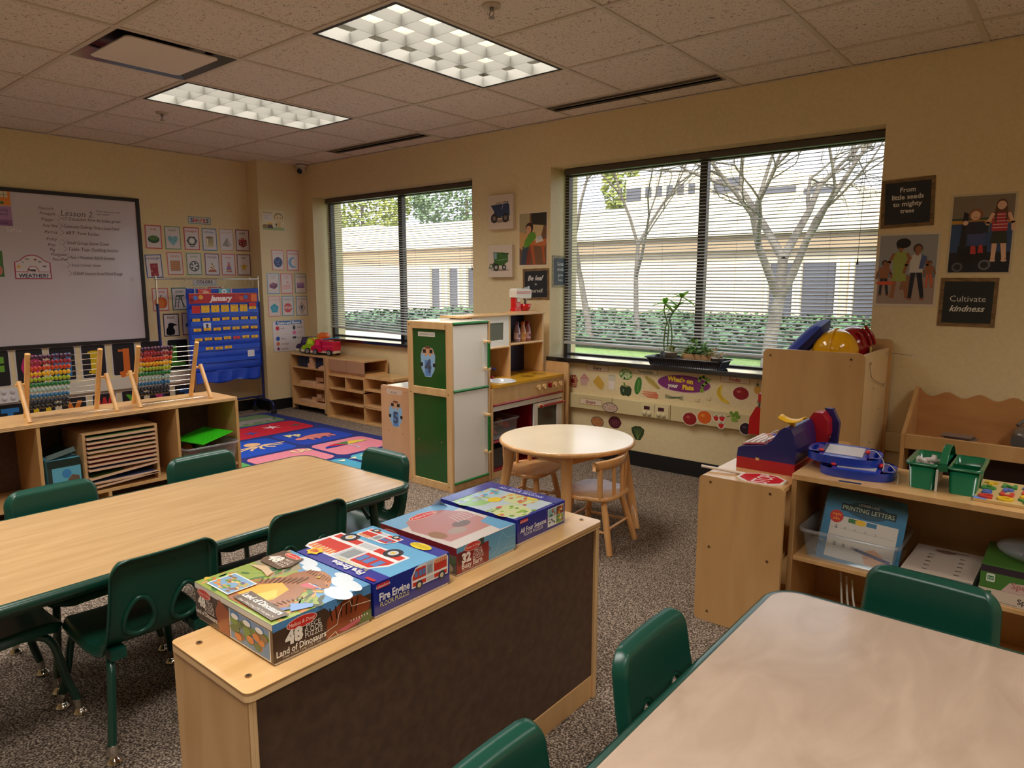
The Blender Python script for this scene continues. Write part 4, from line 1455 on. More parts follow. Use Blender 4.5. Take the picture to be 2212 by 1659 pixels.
MB().box(xf - .014, ya + .018, .452, xf - .003, yb - .018, .486, WD).build('rail', t)
# oven door
MB().box(xb + .01, -.485, .06, xf - .02, -.478, .452, REDT).build('divider', t)
MB().box(xb + .01, ya + .018, .045, xf - .006, yb - .018, .06, REDT).build('shelf', t)
MB().box(xb + .01, ya + .018, .235, xf - .02, -.485, .247, REDT).cyl((xf - .018, ya + .018, .241), (xf - .018, -.485, .241), .008, REDT).build('shelf', t)
DR = M((70, 16, 24), .5)
MB().box(xb + .004, ya + .018, .06, xb + .01, yb - .018, .60, DR).build('back_panel', t)
MB().box(xf - .02, ya + .018, 0, xf - .006, yb - .018, .045, BR).build('kickboard', t, bevel=.001)
od = MB()
for a_ in ((-.475, -.43, .065, .445), (-.20, -.138, .065, .445), (-.43, -.20, .41, .445), (-.43, -.20, .065, .10)):
  od.box(xf - .014, a_[0], a_[2], xf - .001, a_[1], a_[3], WD)
o_ = od.build('door', t, bevel=.001)
MB().box(xf - .012, -.432, .098, xf - .008, -.198, .412, M((52, 48, 46), .15, coat=.5)).build('door_window', o_)
MB().cyl((xf + .032, -.44, .427), (xf + .032, -.15, .427), .010, REDT, n=12).build('handle', o_)
MB().box(xf, -.43, .418, xf + .04, -.41, .436, BR).box(xf, -.18, .418, xf + .04, -.16, .436, BR).build('handle_bracket', o_, bevel=.003)
# hutch
hx = 3.37
MB().box(xb - .004, ya - .09, 1.055, hx + .012, yb + .002, 1.069, BIRCHX).build('hutch_top', t, bevel=.003)
MB().box(xb, -.518, .625, hx, -.502, 1.055, BR).build('divider', t, bevel=.001)
MB().box(xb + .004, -.502, .845, hx, yb - .018, .858, BR).cyl((hx - .002, -.502, .852), (hx - .002, yb - .018, .852), .008, BR, n=10).build('shelf', t)
MB().box(xb + .004, ya + .018, .833, hx, -.518, .846, BR).cyl((hx - .002, ya + .018, .840), (hx - .002, -.518, .840), .008, BR, n=10).build('shelf', t)
MB().box(xb, ya + .018, .625, xb + .006, yb - .018, 1.055, NB).box(xb + .006, -.36, .625, xb + .03, -.335, 1.055, BR).build('back_panel', t)
mw = MB()
for a_ in ((-.90, -.87, .846, 1.055), (-.575, -.518, .846, 1.055), (-.87, -.575, 1.01, 1.055), (-.87, -.575, .846, .89)):
  mw.box(hx - .014, a_[0], a_[2], hx - .002, a_[1], a_[3], WD)
mo = mw.build('microwave_door', t, bevel=.001)
MB().box(hx - .012, -.872, .888, hx - .008, -.573, 1.012, M((96, 92, 84), .15, coat=.5)).build('door_window', mo)

# things on and in the kitchen
t = thing('cutting_board', 'upright pale wooden board leaning beside the play stove under the right window', 'board', (3.50, -.085, 0))
m = MB().prism(rrect(.21, .70, .03), (3.36, -.09, .0), (1, 0, 0), (0, .02, 1), (0, .014, 0), BR)
m.build('board', t, bevel=.002)
cc = [((120, 70, 110), 'purple-lidded'), ((214, 110, 40), 'orange-lidded'), ((140, 30, 40), 'dark red-lidded')]
for i, (y, (c, nm)) in enumerate(zip((-.345, -.28, -.222), cc)):
  t = thing('juice_bottle', nm + ' clear toy juice bottle on the hutch shelf', 'bottle', (3.30, y, .859), group='juice bottles on the hutch')
  z = .859
  MB().lathe([(0, 0), (.022, 0), (.024, .004), (.024, .075), (.018, .10), (.013, .112), (.013, .122)], (3.30, y, z), M(tuple(int(v * .6 + 90) for v in c), .15, coat=.4), n=18).build('bottle_body', t)
  MB().lathe([(.015, .120), (.015, .142), (0, .142)], (3.30, y, z), M(c, .35), n=16).build('cap', t)
  MB().lathe([(.0245, .02), (.0245, .065)], (3.30, y, z), M((226, 200, 210) if i != 1 else (236, 190, 120), .4), n=18).cyl((3.3235, y, z + .042), (3.325, y, z + .042), .014, M(c, .4), n=14).build('label', t)
t = thing('toy_mixer', 'red and white toy stand mixer with red bowl on the hutch top', 'toy', (3.27, -.25, 1.069))
zt = 1.069
RM = M((206, 22, 26), .2, coat=.4, name='red_mixer_plastic')
WM = M((226, 218, 204), .25, coat=.3)
MB().prism(rrect(.24, .11, .03), (3.205, -.36, zt), (0, 1, 0), (1, 0, 0), (0, 0, .008), BR).build('base', t, bevel=.002)
z = zt + .008
m = MB()
m.prism([(.0, 0), (.075, 0), (.068, .02), (.062, .07), (.060, .10), (.045, .118), (.022, .118), (.008, .10), (.008, .03)], (3.235, -.345, z), (0, 1, 0), (0, 0, 1), (.045, 0, 0), RM)
m.build('stand', t, bevel=.003)
MB().prism([(0, .098), (.03, .098), (.05, .096), (.13, .09), (.175, .092), (.182, .105), (.18, .15), (.165, .158), (.06, .165), (.02, .165), (.004, .15)], (3.225, -.345, z), (0, 1, 0), (0, 0, 1), (.065, 0, 0), WM).build('mixer_head', t, bevel=.004)
MB().box(3.2902, -.335, z + .127, 3.2912, -.175, z + .131, RM).box(3.2902, -.335, z + .137, 3.2912, -.175, z + .141, RM).build('stripe', t)
MB().cyl((3.281, -.305, z + .085), (3.2835, -.305, z + .085), .019, WM, n=20).build('dial', t)
MB().cyl((3.257, -.195, z + .035), (3.257, -.195, z + .095), .010, STEEL, n=14).build('beater', t)
MB().cyl((3.257, -.22, z + .165), (3.257, -.165, z + .165), .008, STEEL, n=10).box(3.25, -.175, z + .155, 3.264, -.155, z + .18, STEEL).build('lever', t)
MB().lathe([(0, .0), (.028, .0), (.044, .018), (.05, .05), (.047, .05), (.04, .02), (0, .006)], (3.257, -.205, z), RM, n=28).build('bowl', t)
a = Art((3.2802, -.345, z), (0, 1, 0), (0, 0, 1), (1, 0, 0)).part('lettering')
for k, s_ in enumerate(('TURN &', 'MIX')):
  a.txt(s_, .038, .052 - k * .014, .009, (240, 220, 210), maxw=.04)
a.done(t)
# food bins inside
for n_, (y, z, col, lab) in enumerate(((-.80, .248, None, 'clear bin of toy food on the upper shelf of the play kitchen'), (-.80, .061, (70, 64, 66), 'dark bin on the bottom shelf of the play kitchen'))):
  t = thing('food_bin', lab, 'bin', (3.42, y, z))
  bx = (3.26, -.895, z + .001, 3.53, -.60, z + .13)
  if col:
    MB().prism(rrect(.27, .29, .02), (3.26, -.895, z + .001), (1, 0, 0), (0, 1, 0), (0, 0, .13), M(col, .3, coat=.3)).build('bin_body', t, bevel=.004)
    MB().box(3.531, -.79, z + .07, 3.533, -.70, z + .085, M((120, 116, 114), .4)).build('handle', t)
  else:
    open_bin(bx, .014).build('bin_body', t)
rnd = random.Random(9)
fl = ['beige', 'round tan', 'white', 'reddish', 'cream', 'brown', 'pale orange', 'small red']
for k in range(8):
  c = [(208, 170, 130), (190, 150, 110), (226, 216, 200), (190, 70, 60), (220, 196, 160), (150, 110, 80), (220, 160, 120), (200, 40, 50)][k]
  p = (3.32 + (k % 2) * .13, -.86 + (k // 2) * .066, .285 + .03 * (k % 3))
  o = MB().ball(p, (.035, .03, .022), M(c, .5), nu=12, nv=8, rot=Matrix.Rotation(rnd.uniform(0, 3), 3, 'X'))
  tag(o.build('toy_food'), fl[k] + ' toy food piece in the clear bin inside the play kitchen', 'toy food', 'toy food in the kitchen bin')
# ------------------------------------------------------------------ low shelf holding the toy cash register
x0, x1, y0, y1, h = 5.40, 5.690, -1.833, -.93, .572
t = thing('low_shelf', 'low birch shelf holding the toy cash register and red stop paddle', 'shelf', ((x0 + x1) / 2, (y0 + y1) / 2, 0))
MB().prism(rrect(.315, h, .018), (x0 - .004, y0 + .016, 0), (1, 0, 0), (0, 0, 1), (0, -.016, 0), PANEL).build('end_panel', t, bevel=.002)
MB().box(x0, y0 + .016, h - .022, x1 + .01, y1, h - .005, BIRCHX).build('top', t, bevel=.001)
MB().prism(rrect(.31, h, .018), (x0 - .004, y1 + .016, 0), (1, 0, 0), (0, 0, 1), (0, -.016, 0), PANEL).build('end_panel', t, bevel=.002)
MB().box(x0 + .002, y0 + .016, .03, x0 + .010, y1, h - .022, PANEL).build('back_panel', t)
for z in (.04, .29):
  MB().box(x0 + .01, y0 + .016, z, x1 + .004, y1, z + .015, BIRCHX).build('shelf', t)
screws(t, [(5.441, y0, .55), (5.662, y0, .548), (5.445, y0, .298), (5.664, y0, .297), (5.448, y0, .041), (5.66, y0, .04)], (0, -1, 0), .0065)

# toy cash register
t = thing('toy_cash_register', 'blue and red toy cash register with yellow card holder', 'toy', (5.57, -1.50, .567))
zt = .5672
NV = M((26, 34, 104), .3, coat=.3, name='blue_toy_plastic')
RD = M((176, 24, 34), .3, coat=.3, name='red_toy_plastic')
YL = M((238, 184, 20), .35, name='yellow_toy_plastic')
# runs along x; screen side toward +x; profile in (x,z), extruded in y
X0 = 5.455; y_a, y_b = -1.625, -1.37
base = [(0, 0), (.215, 0), (.222, .008), (.222, .045), (0, .045)]
MB().prism(base, (X0, y_a, zt), (1, 0, 0), (0, 0, 1), (0, y_b - y_a, 0), RD).build('cash_drawer', t, bevel=.005)
body = [(.0, .045), (.222, .045), (.222, .10), (.212, .155), (.200, .178), (.178, .182), (.160, .168), (.135, .128), (.115, .108), (.095, .100), (.02, .088), (.004, .080)]
MB().prism(body, (X0, y_a, zt), (1, 0, 0), (0, 0, 1), (0, y_b - y_a, 0), NV).build('body', t, bevel=.004)
MB().obox((X0 + .012, y_a + .02, zt + .0885), (.092, 0, .0135), (0, y_b - y_a - .04, 0), (0, 0, .004), RD).build('keypad_plate', t, bevel=.001)
kc = [(232, 220, 214), (232, 220, 214), (214, 120, 60), (80, 100, 190)]
for i in range(4):
  for j in range(6):
    if True:
      fx = .018 + i * .021; fy = .03 + j * .034
      m = MB().obox((X0 + fx, y_a + fy, zt + .0905 + fx * .147), (.015, 0, .0022), (0, .026, 0), (0, 0, .0055), M(kc[(i + j) % 4 if j > 3 else i % 2], .4))
      m.build('key', t, bevel=.001)
MB().box(X0 + .10, y_a - .001, zt + .088, X0 + .112, y_a + .004, zt + .1, NV).box(X0 + .075, y_a - .002, zt + .040, X0 + .088, y_a + .003, zt + .05, M((222, 176, 120), .4)).build('latch', t)
# red screen wing leaning back
scr = [(0, 0), (.012, 0), (.055, .135), (.045, .145), (.03, .14)]
MB().prism([(.195, .03), (.232, .03), (.262, .12), (.258, .175), (.235, .205), (.205, .205), (.19, .18)], (X0, y_b + .004, zt), (1, 0, 0), (0, 0, 1), (0, .07, 0), RD).build('screen_wing', t, bevel=.006)
MB().prism([(.205, .0), (.262, .0), (.285, .06), (.290, .16), (.262, .215), (.230, .215), (.262, .17), (.262, .1)], (X0 - .005, y_b + .075, zt), (1, 0, 0), (0, 0, 1), (0, .028, 0), NV).build('screen_frame', t, bevel=.005)
m = MB().box(X0 + .178, y_a + .055, zt + .178, X0 + .194, y_a + .075, zt + .205, YL)
m.grid(lambda u, v: (X0 + .145 + u * .085, y_a + .02 + v * .07, zt + .207 + .014 * (2 * u - 1) ** 2 - .008 * (2 * v - 1) ** 2), 10, 6, YL)
o = m.build('card_holder', t)
md = o.modifiers.new('solid', 'SOLIDIFY'); md.thickness = .004
MB().tube(spline([(X0 + .15, y_a + .02, zt + .165), (X0 + .125, y_a + .01, zt + .15), (X0 + .10, y_a + .02, zt + .11)], 5), .0018, M((220, 214, 204), .4), n=6).build('cord', t)

# stop paddle lying flat
t = thing('stop_paddle', 'red octagonal toy stop paddle with white stick lying on the low shelf', 'toy', (5.58, -1.75, .567))
oc = [(5.600 + .098 * cos(radians(a + 22.5)) * .92, -1.748 + .075 * sin(radians(a + 22.5)) * 1.0) for a in range(0, 360, 45)]
zt2 = .5674
MB().prism(oc, (0, 0, zt2), (1, 0, 0), (0, 1, 0), (0, 0, .006), M((232, 224, 214), .4)).build('board', t, bevel=.001)
a = Art((0, 0, zt2 + .0062), (1, 0, 0), (0, 1, 0), (0, 0, 1)).part('red_face')
a.poly([(5.600 + (x - 5.600) * .88, -1.748 + (y + 1.748) * .88) for x, y in oc], (196, 18, 30))
a.part('lettering').txt('STOP', 5.607, -1.748, .058, (236, 214, 210), rot=-90 + 180 - 0, maxw=.115, bold=.01)
a.done(t)
MB().tube([(5.53, -1.722, zt2 + .005), (5.363, -1.742, zt2 + .012)], .0055, M((226, 212, 200), .35), n=10).build('handle', t)
o = MB().box(5.43, -1.55, .5674, 5.52, -1.47, .5679, M((236, 236, 240), .5))
tag(o.build('paper_card'), 'small white paper on the low shelf beside the cash register', 'paper')

# ------------------------------------------------------------------ long open shelf at right
x0, x1, y0, y1, h = 5.706, 6.95, -1.745, -1.42, .61
DIM = noise_mat('birch_carcass', (168, 126, 78), (182, 140, 90), scale=(2, 2, .5), nscale=5, rough=.45)
t = thing('storage_shelf', 'open two level birch shelf with green caddy and drawing boards on top', 'shelf', ((x0 + x1) / 2, (y0 + y1) / 2, 0))
MB().prism(rrect(x1 - x0, y1 - y0 + .004, .008), (x0, y0 - .004, h - .018), (1, 0, 0), (0, 1, 0), (0, 0, .018), BIRCH).build('top', t, bevel=.003)
for x in (x0, x1 - .018):
  MB().box(x, y0, 0, x + .018, y1, h - .018, DIM).build('side_panel', t, bevel=.002)
MB().box(x0 + .018, y1 - .008, .05, x1 - .018, y1 - .002, h - .018, DIM).build('back_panel', t)
for z in (.04, .292):
  MB().box(x0 + .018, y0 + .003, z, x1 - .018, y1 - .008, z + .016, BIRCH).build('shelf', t, bevel=.002)
# bin of wipe-clean books
BLU = M((62, 128, 170), .3, coat=.3, name='blue_book_cover')
t = thing('book_bin', 'clear bin holding blue wipe-clean printing letters books', 'bin', (5.90, -1.58, .308))
open_bin((5.742, -1.735, .3085, 6.055, -1.47, .415), .02).build('bin_body', t)
for k in range(5):
  y = -1.705 + k * .022
  z = .345 + (.0 if k else .004)
  lean = .35
  o = thing('wipe_clean_book', ['front blue printing letters book with red badge in the clear bin', 'second blue spiral book in the clear bin', 'third blue spiral book in the clear bin', 'fourth blue spiral book in the clear bin', 'rearmost blue spiral book in the clear bin'][k], 'book', (5.9, y, z), group='wipe-clean books in the bin')
  O = Vector((5.790 - k * .004, y, .3125 + k * .0005)); U = Vector((.262, 0, -.012)).normalized(); V = Vector((0, lean, 1)).normalized(); V = (V - U * V.dot(U)).normalized(); N = U.cross(V)
  wv, hv = .262, .228
  MB().prism(rrect(wv, hv, .012), O, U, V, -N * .008 if False else N * -.008, BLU).build('cover', o)
  m = MB()
  for i in range(26):
    p = O + V * (.012 + i * .0082)
    m.tube([p + U * .006 + N * .001, p - U * .004 + N * .0025, p - U * .004 - N * .008, p + U * .004 - N * .009], .0008, M((190, 190, 190), .3, 1), n=5)
  m.build('spiral_binding', o)
  if k == 0:
    a = Art(O + N * .0004, U, V, N, coat=.3).part('picture')
    a.rect(.028, .012, .215, .150, (214, 208, 200)).rect(.03, .09, .21, .001, (150, 160, 170)).rect(.03, .118, .21, .001, (150, 160, 170)).rect(.03, .055, .21, .001, (150, 160, 170))
    a.rect(.055, .182, .175, .027, (22, 60, 74)).ell(.14, .195, .07, .028, (26, 74, 96)).rect(.055, .184, .175, .023, (20, 54, 66))
    a.rect(.085, .144, .035, .015, (60, 120, 60)).ell(.125, .151, .018, .010, (232, 190, 40)).rect(.144, .144, .032, .015, (50, 120, 160))
    star = [(.045 + (.024 if i % 2 else .021) * cos(radians(i * 9)), .157 + (.024 if i % 2 else .021) * sin(radians(i * 9))) for i in range(40)]
    a.poly(star, (196, 40, 28))
    a.poly([(.16, .018), (.215, .012), (.225, .04), (.205, .06), (.18, .072), (.155, .06), (.15, .04)], (226, 170, 130))
    a.poly([(.115, .058), (.125, .052), (.235, .035), (.237, .046), (.125, .062)], (44, 50, 120))
    a.line([(.16, .045), (.18, .05), (.19, .04)], .0015, (120, 70, 50)).line([(.15, .036), (.17, .038)], .0015, (120, 70, 50))
    a.part('lettering').txt('LOWERCASE', .142, .214, .008, (220, 230, 226), bold=.0)
    a.txt('PRINTING LETTERS', .142, .195, .015, (206, 222, 190), maxw=.165)
    a.txt('WRITE', .045, .164, .007, (250, 190, 60)).txt('&', .045, .156, .005, (250, 190, 60)).txt('WIPE', .045, .148, .007, (250, 190, 60))
    for i, x in enumerate((.05, .08, .112, .145, .178)):
      a.txt('a', x, .124, .016 if i == 0 else .012, (60, 60, 60) if i == 0 else (150, 150, 150))
    a.txt('a', .055, .065, .019, (40, 40, 40)).txt('a', .085, .064, .018, (90, 90, 90)).txt('o', .115, .062, .017, (110, 110, 110))
    a.txt('4+', .014, .062, .007, (240, 200, 60))
    a.done(o)
# stack of laminated sheets
t = thing('paper_stack', 'pile of laminated word sheets and blue folders on the shelf', 'paper', (6.17, -1.60, .308))
rnd = random.Random(2)
for k in range(9):
  z = .3085 + k * .0055
  c = [(110, 150, 170), (190, 200, 205), (90, 140, 170), (206, 206, 200), (120, 160, 176), (210, 206, 200), (140, 170, 186), (196, 196, 196), (214, 198, 184)][k]
  dx, dy = rnd.uniform(-.004, .004), rnd.uniform(-.004, .004)
  MB().prism([(6.065 + dx, -1.735 + dy), (6.265 + dx, -1.735 + dy), (6.272 + dx, -1.465 + dy), (6.072 + dx, -1.465 + dy)], (0, 0, z), (1, 0, 0), (0, 1, 0), (0, 0, .005), M(c, .35)).build('sheet', t)
a = Art((6.065, -1.735, .3085 + 9 * .0055 + .0001), (1, 0, 0), (0, 1, 0), (0, 0, 1)).part('lettering')
for i, y in enumerate((.03, .07, .11, .15, .185)):
  a.txt('an', .065, y, .012, (50, 44, 44), bold=.02)
for i, y in enumerate((.03, .07, .11, .15, .19)):
  a.txt('an', .155, y, .012, (50, 44, 44), bold=.02)
a.part('picture').ell(.10, .232, .032, .016, (140, 104, 90)).poly([(.125, .236), (.17, .240), (.17, .244), (.125, .244)], (140, 104, 90))
a.done(t)
# boxed games at right
t = thing('game_box', 'lower white game box with large dark lettering at the right frame edge', 'box', (6.40, -1.60, .308), group='game boxes on the right shelf')
MB().box(6.283, -1.735, .3085, 6.56, -1.49, .352, M((214, 196, 176), .5)).build('carton', t, bevel=.001)
a = Art((6.283, -1.7352, .3085), (1, 0, 0), (0, 0, 1), (0, -1, 0)).part('logo')
a.rect(.022, .026, .012, .011, (30, 120, 60)).txt('Fall', .028, .031, .006, (20, 50, 30)).part('lettering').txt('Spelling', .10, .022, .016, (70, 66, 70), align='l', bold=.02).txt('a child learning puzzle', .05, .007, .004, (90, 80, 80), align='l')
a.done(t)
t = thing('game_box', 'upper green game box resting on the white game box at the right frame edge', 'box', (6.40, -1.60, .3525), group='game boxes on the right shelf')
MB().box(6.285, -1.735, .3525, 6.56, -1.49, .425, M((74, 122, 50), .5)).build('carton', t, bevel=.001)
a = Art((6.285, -1.7352, .3525), (1, 0, 0), (0, 0, 1), (0, -1, 0)).part('logo')
a.poly([(.055, .0), (.28, .0), (.28, .05), (.075, .03)], (208, 178, 168)).rect(.016, .022, .022, .026, (220, 226, 214), .004).rect(.019, .028, .016, .013, (40, 120, 60)).poly([(.0, .052), (.28, .05), (.28, .073), (0, .073)], (54, 40, 50))
a.part('lettering').txt('Fall', .027, .034, .007, (236, 240, 230)).txt('Spelling', .08, .024, .018, (180, 120, 110), align='l', bold=.03)
a.done(t)
o = thing('plastic_bag', 'crumpled clear bag of dark toys on top of the green game box', 'bag', (6.42, -1.60, .426))
MB().ball((6.43, -1.61, .458), (.12, .09, .034), CLEAR, nu=20, nv=10).build('bag_film', o)
m = MB()
for k in range(14):
  m.ball((6.36 + rnd.uniform(0, .14), -1.64 + rnd.uniform(0, .07), .443 + rnd.uniform(0, .02)), .013, M(rnd.choice([(70, 40, 60), (50, 60, 80), (90, 40, 40), (60, 70, 50)]), .5), nu=8, nv=6)
m.build('contents', o)
# bottom level clutter
t = thing('tong_set', 'clear plastic tongs standing in the lower shelf bay', 'tongs', (5.95, -1.66, .056))
for k in range(3):
  MB().tube(spline([(5.90 + k * .03, -1.70, .06), (5.88 + k * .02, -1.66, .15), (5.86 + k * .02, -1.62, .24 - k * .01)], 4), .004, M((190, 184, 172), .25, coat=.4), n=6).build('tong', t)
t = thing('brush_blocks', 'white bristled plastic building blocks on the lower shelf level', 'toy', (5.83, -1.62, .056))
for q in range(3):
  c = (5.79 + q * .065, -1.66 + .02 * (q % 2))
  m = MB().box(c[0] - .025, c[1] - .025, .057, c[0] + .025, c[1] + .025, .075, WHITE)
  for i in range(5):
    for j in range(5):
      m.cyl((c[0] - .02 + i * .01, c[1] - .02 + j * .01, .075), (c[0] - .02 + i * .01, c[1] - .02 + j * .01, .092), .0022, WHITE, n=5)
  m.build('brush_block', t)

# magnetic drawing boards (two, stacked)
BP = M((34, 62, 168), .25, coat=.4, name='blue_drawing_board_plastic')
def draw_board(label, O, U, V, w, hh, N):
  O, U, V, N = Vector(O), Vector(U).normalized(), Vector(V).normalized(), Vector(N).normalized()
  t = thing('drawing_board', label, 'toy', tuple(O), group='magnetic drawing boards')
  def loc(u, v, n=0): return O + U * u + V * v + N * n
  # body with two handle holes made of strips
  out = []
  for k in range(64):
    a = 2 * pi * k / 64
    ca, sa = cos(a), sin(a)
    r = 1 / (abs(ca) ** 3.4 + abs(sa) ** 3.4) ** (1 / 3.4)
    out.append((w / 2 + ca * r * w / 2, hh / 2 + sa * r * hh / 2 * (1 - .12 * abs(ca) ** 3)))
  m = MB()
  n = 64
  def hole(cx, k):
    a = 2 * pi * k / 32
    ca, sa = cos(a), sin(a); r = 1 / (abs(ca) ** 3 + abs(sa) ** 3) ** (1 / 3)
    return (cx + ca * r * w * .035, hh / 2 + sa * r * hh * .20)
  # deck: left panel, centre, right panel as radial strips around each hole
  def deck(z, flip):
    for side in (0, 1):
      cx = w * .085 if side == 0 else w * .915
      inner = [hole(cx, k) for k in range(32)]
      xs0, xs1 = (0, w * .19) if side == 0 else (w * .81, w)
      ring = []
      for k in range(32):
        a = 2 * pi * k / 32
        # cast to outline
        best = None
        for s_ in range(60):
          rr = s_ * w * .004
          p = (cx + cos(a) * rr, hh / 2 + sin(a) * rr)
          q = (abs((p[0] - w / 2) / (w / 2)) ** 3.4 + abs((p[1] - hh / 2) / (hh / 2 * (1 - .12 * abs((p[0] - w / 2) / (w / 2)) ** 3))) ** 3.4)
          if q > 1 or not (xs0 <= p[0] <= xs1 if side == 0 else xs0 <= p[0] <= xs1 + .001):
            break
          best = p
        ring.append(best)
      vs = [loc(*p, z) for p in inner] + [loc(*p, z) for p in ring]
      m.add(vs, [(k, (k + 1) % 32, 32 + (k + 1) % 32, 32 + k) for k in range(32)], BP)
    mid = [p for p in out if w * .185 <= p[0] <= w * .815]
    mid.sort(key=lambda p: atan2(p[1] - hh / 2, p[0] - w / 2))
    m.add([loc(*p, z) for p in mid], [tuple(range(len(mid)))], BP)
  deck(0, True); deck(.029, False)
  m.add([loc(*p, 0) for p in out] + [loc(*p, .029) for p in out], [(k, (k + 1) % n, n + (k + 1) % n, n + k) for k in range(n)], BP, True)
  for cx in (w * .085, w * .915):
    hp = [hole(cx, k) for k in range(32)]
    m.add([loc(*p, 0) for p in hp] + [loc(*p, .029) for p in hp], [(k, (k + 1) % 32, 32 + (k + 1) % 32, 32 + k) for k in range(32)], BP, True)
  m.build('frame', t)
  MB().prism(rrect(w * .50, hh * .66, .004), loc(w * .25, hh * .17, .029), U, V, N * .0025, M((196, 190, 192), .35)).build('screen', t, bevel=.001)
  m = MB().obox(loc(w * .195, hh * .25, .029), U * .012, V * hh * .55, N * .004, M((22, 34, 96), .4))
  m.build('eraser_track', t)
  MB().ball(loc(w * .20, hh * .22, .035), (.010, .009, .006), M((206, 34, 40), .3), nu=12, nv=8).build('slider_knob', t)
  MB().ball(loc(w * .80, hh * .45, .038), (.008, .014, .008), M((206, 34, 40), .3), nu=12, nv=8).build('pen', t)
  MB().tube(spline([loc(w * .80, hh * .5, .042), loc(w * .9, hh * .55, .040), loc(w * 1.02, hh * .3, .02), loc(w * 1.03, hh * .05, .0)], 6), .0016, M((206, 196, 180), .4), n=6).build('tether', t)
  return t
draw_board('lower blue drawing board sticking out to the right under another one', (5.775, -1.70, .6105), (1, .12, 0), (-.12, 1, 0), .245, .205, (0, 0, 1))
draw_board('upper blue drawing board with grey screen resting on another one', (5.722, -1.665, .648), (1, .14, -.03), (-.14, 1, .02), .245, .205, (.03, -.02, 1))
o = MB().prism([(0, 0), (.07, .005), (.068, .02), (.0, .016)], (5.86, -1.742, .6105), (1, 0, 0), (0, 1, 0), (0, 0, .001), M((44, 60, 90), .3))
tag(o.build('plastic_card'), 'dark blue plastic slip under the front of the drawing boards', 'card')

# green caddy with chalk
t = thing('supply_caddy', 'green plastic two-sided caddy with arched handle on the shelf top', 'caddy', (6.15, -1.55, .61))
CG = M((12, 98, 62), .25, coat=.4, name='green_caddy_plastic')
z = .6102
m = MB()
def bucket(x0, x1, y0, y1):
  b = rrect(x1 - x0 - .014, y1 - y0 - .014, .012, 4, x0 + .007, y0 + .007)
  tt = rrect(x1 - x0, y1 - y0, .016, 4, x0, y0)
  n = len(b)
  m.add([(*p, z) for p in b] + [(*p, z + .088) for p in tt], [tuple(range(n))] + [(i, (i + 1) % n, n + (i + 1) % n, n + i) for i in range(n)], CG, True)
bucket(6.052, 6.136, -1.665, -1.455)
bucket(6.166, 6.252, -1.665, -1.455)
o = m.build('bucket', t); md = o.modifiers.new('solid', 'SOLIDIFY'); md.thickness = .0025
m = MB()
for (a, b) in ((6.046, 6.142), (6.160, 6.258)):
  i_ = rrect(b - a - .016, .204, .014, 5, a + .008, -1.662); o_ = rrect(b - a + .004, .222, .022, 5, a - .002, -1.671)
  n = len(i_)
  m.add([(*p, z + .088) for p in i_] + [(*p, z + .088) for p in o_] + [(*p, z + .080) for p in o_], [(r * n + k, r * n + (k + 1) % n, (r + 1) * n + (k + 1) % n, (r + 1) * n + k) for r in range(2) for k in range(n)], CG, True)
m.box(6.136, -1.668, z + .070, 6.166, -1.450, z + .088, CG)
m.build('rim', t)
MB().box(6.168, -1.565, z + .01, 6.25, -1.562, z + .08, CG).build('divider', t)
hpts = [(6.151, -1.655, z + .086), (6.151, -1.63, z + .112), (6.151, -1.60, z + .128), (6.151, -1.56, z + .134), (6.151, -1.52, z + .128), (6.151, -1.49, z + .112), (6.151, -1.465, z + .086)]
P = spline(hpts, 5)
vs = []
for p in P:
  for q in ((-.011, 0), (.011, 0), (.011, .006), (-.011, .006)):
    vs.append((p.x + q[0], p.y, p.z + q[1]))
n = len(P)
MB().add(vs, [(i * 4 + k, i * 4 + (k + 1) % 4, (i + 1) * 4 + (k + 1) % 4, (i + 1) * 4 + k) for i in range(n - 1) for k in range(4)] + [(0, 1, 2, 3), tuple(range(4 * n - 1, 4 * n - 5, -1))], CG).build('handle', t, bevel=.002)
MB().box(6.134, -1.6685, .6105, 6.141, -1.664, .685, M((200, 206, 204), .2, coat=.4)).build('label_strip', t)
# chalk sticks
rnd = random.Random(12)
CK = M((206, 196, 190), .8, name='white_chalk')
chk = [((6.075, -1.63, .692), (6.105, -1.60, .665)), ((6.09, -1.60, .68), (6.125, -1.62, .69)), ((6.112, -1.615, .66), (6.118, -1.60, .70)), ((6.07, -1.60, .668), (6.07, -1.55, .672)), ((6.08, -1.64, .66), (6.12, -1.635, .664)), ((6.09, -1.58, .67), (6.12, -1.56, .675)), ((6.065, -1.64, .662), (6.075, -1.60, .662)), ((6.10, -1.64, .655), (6.09, -1.59, .655))]
for i, (a, b) in enumerate(chk):
  o = MB().cyl(a, b, .008, CK, n=12)
  o_ = o.build('chalk_stick'); o_.location.z += .016
  tag(o_, ['longest chalk stick poking up at the left of the green caddy', 'chalk stick pointing right in the green caddy', 'upright chalk stub in the green caddy'][i] if i < 3 else 'chalk stick lying low inside the left half of the green caddy', 'chalk', 'chalk in the green caddy')

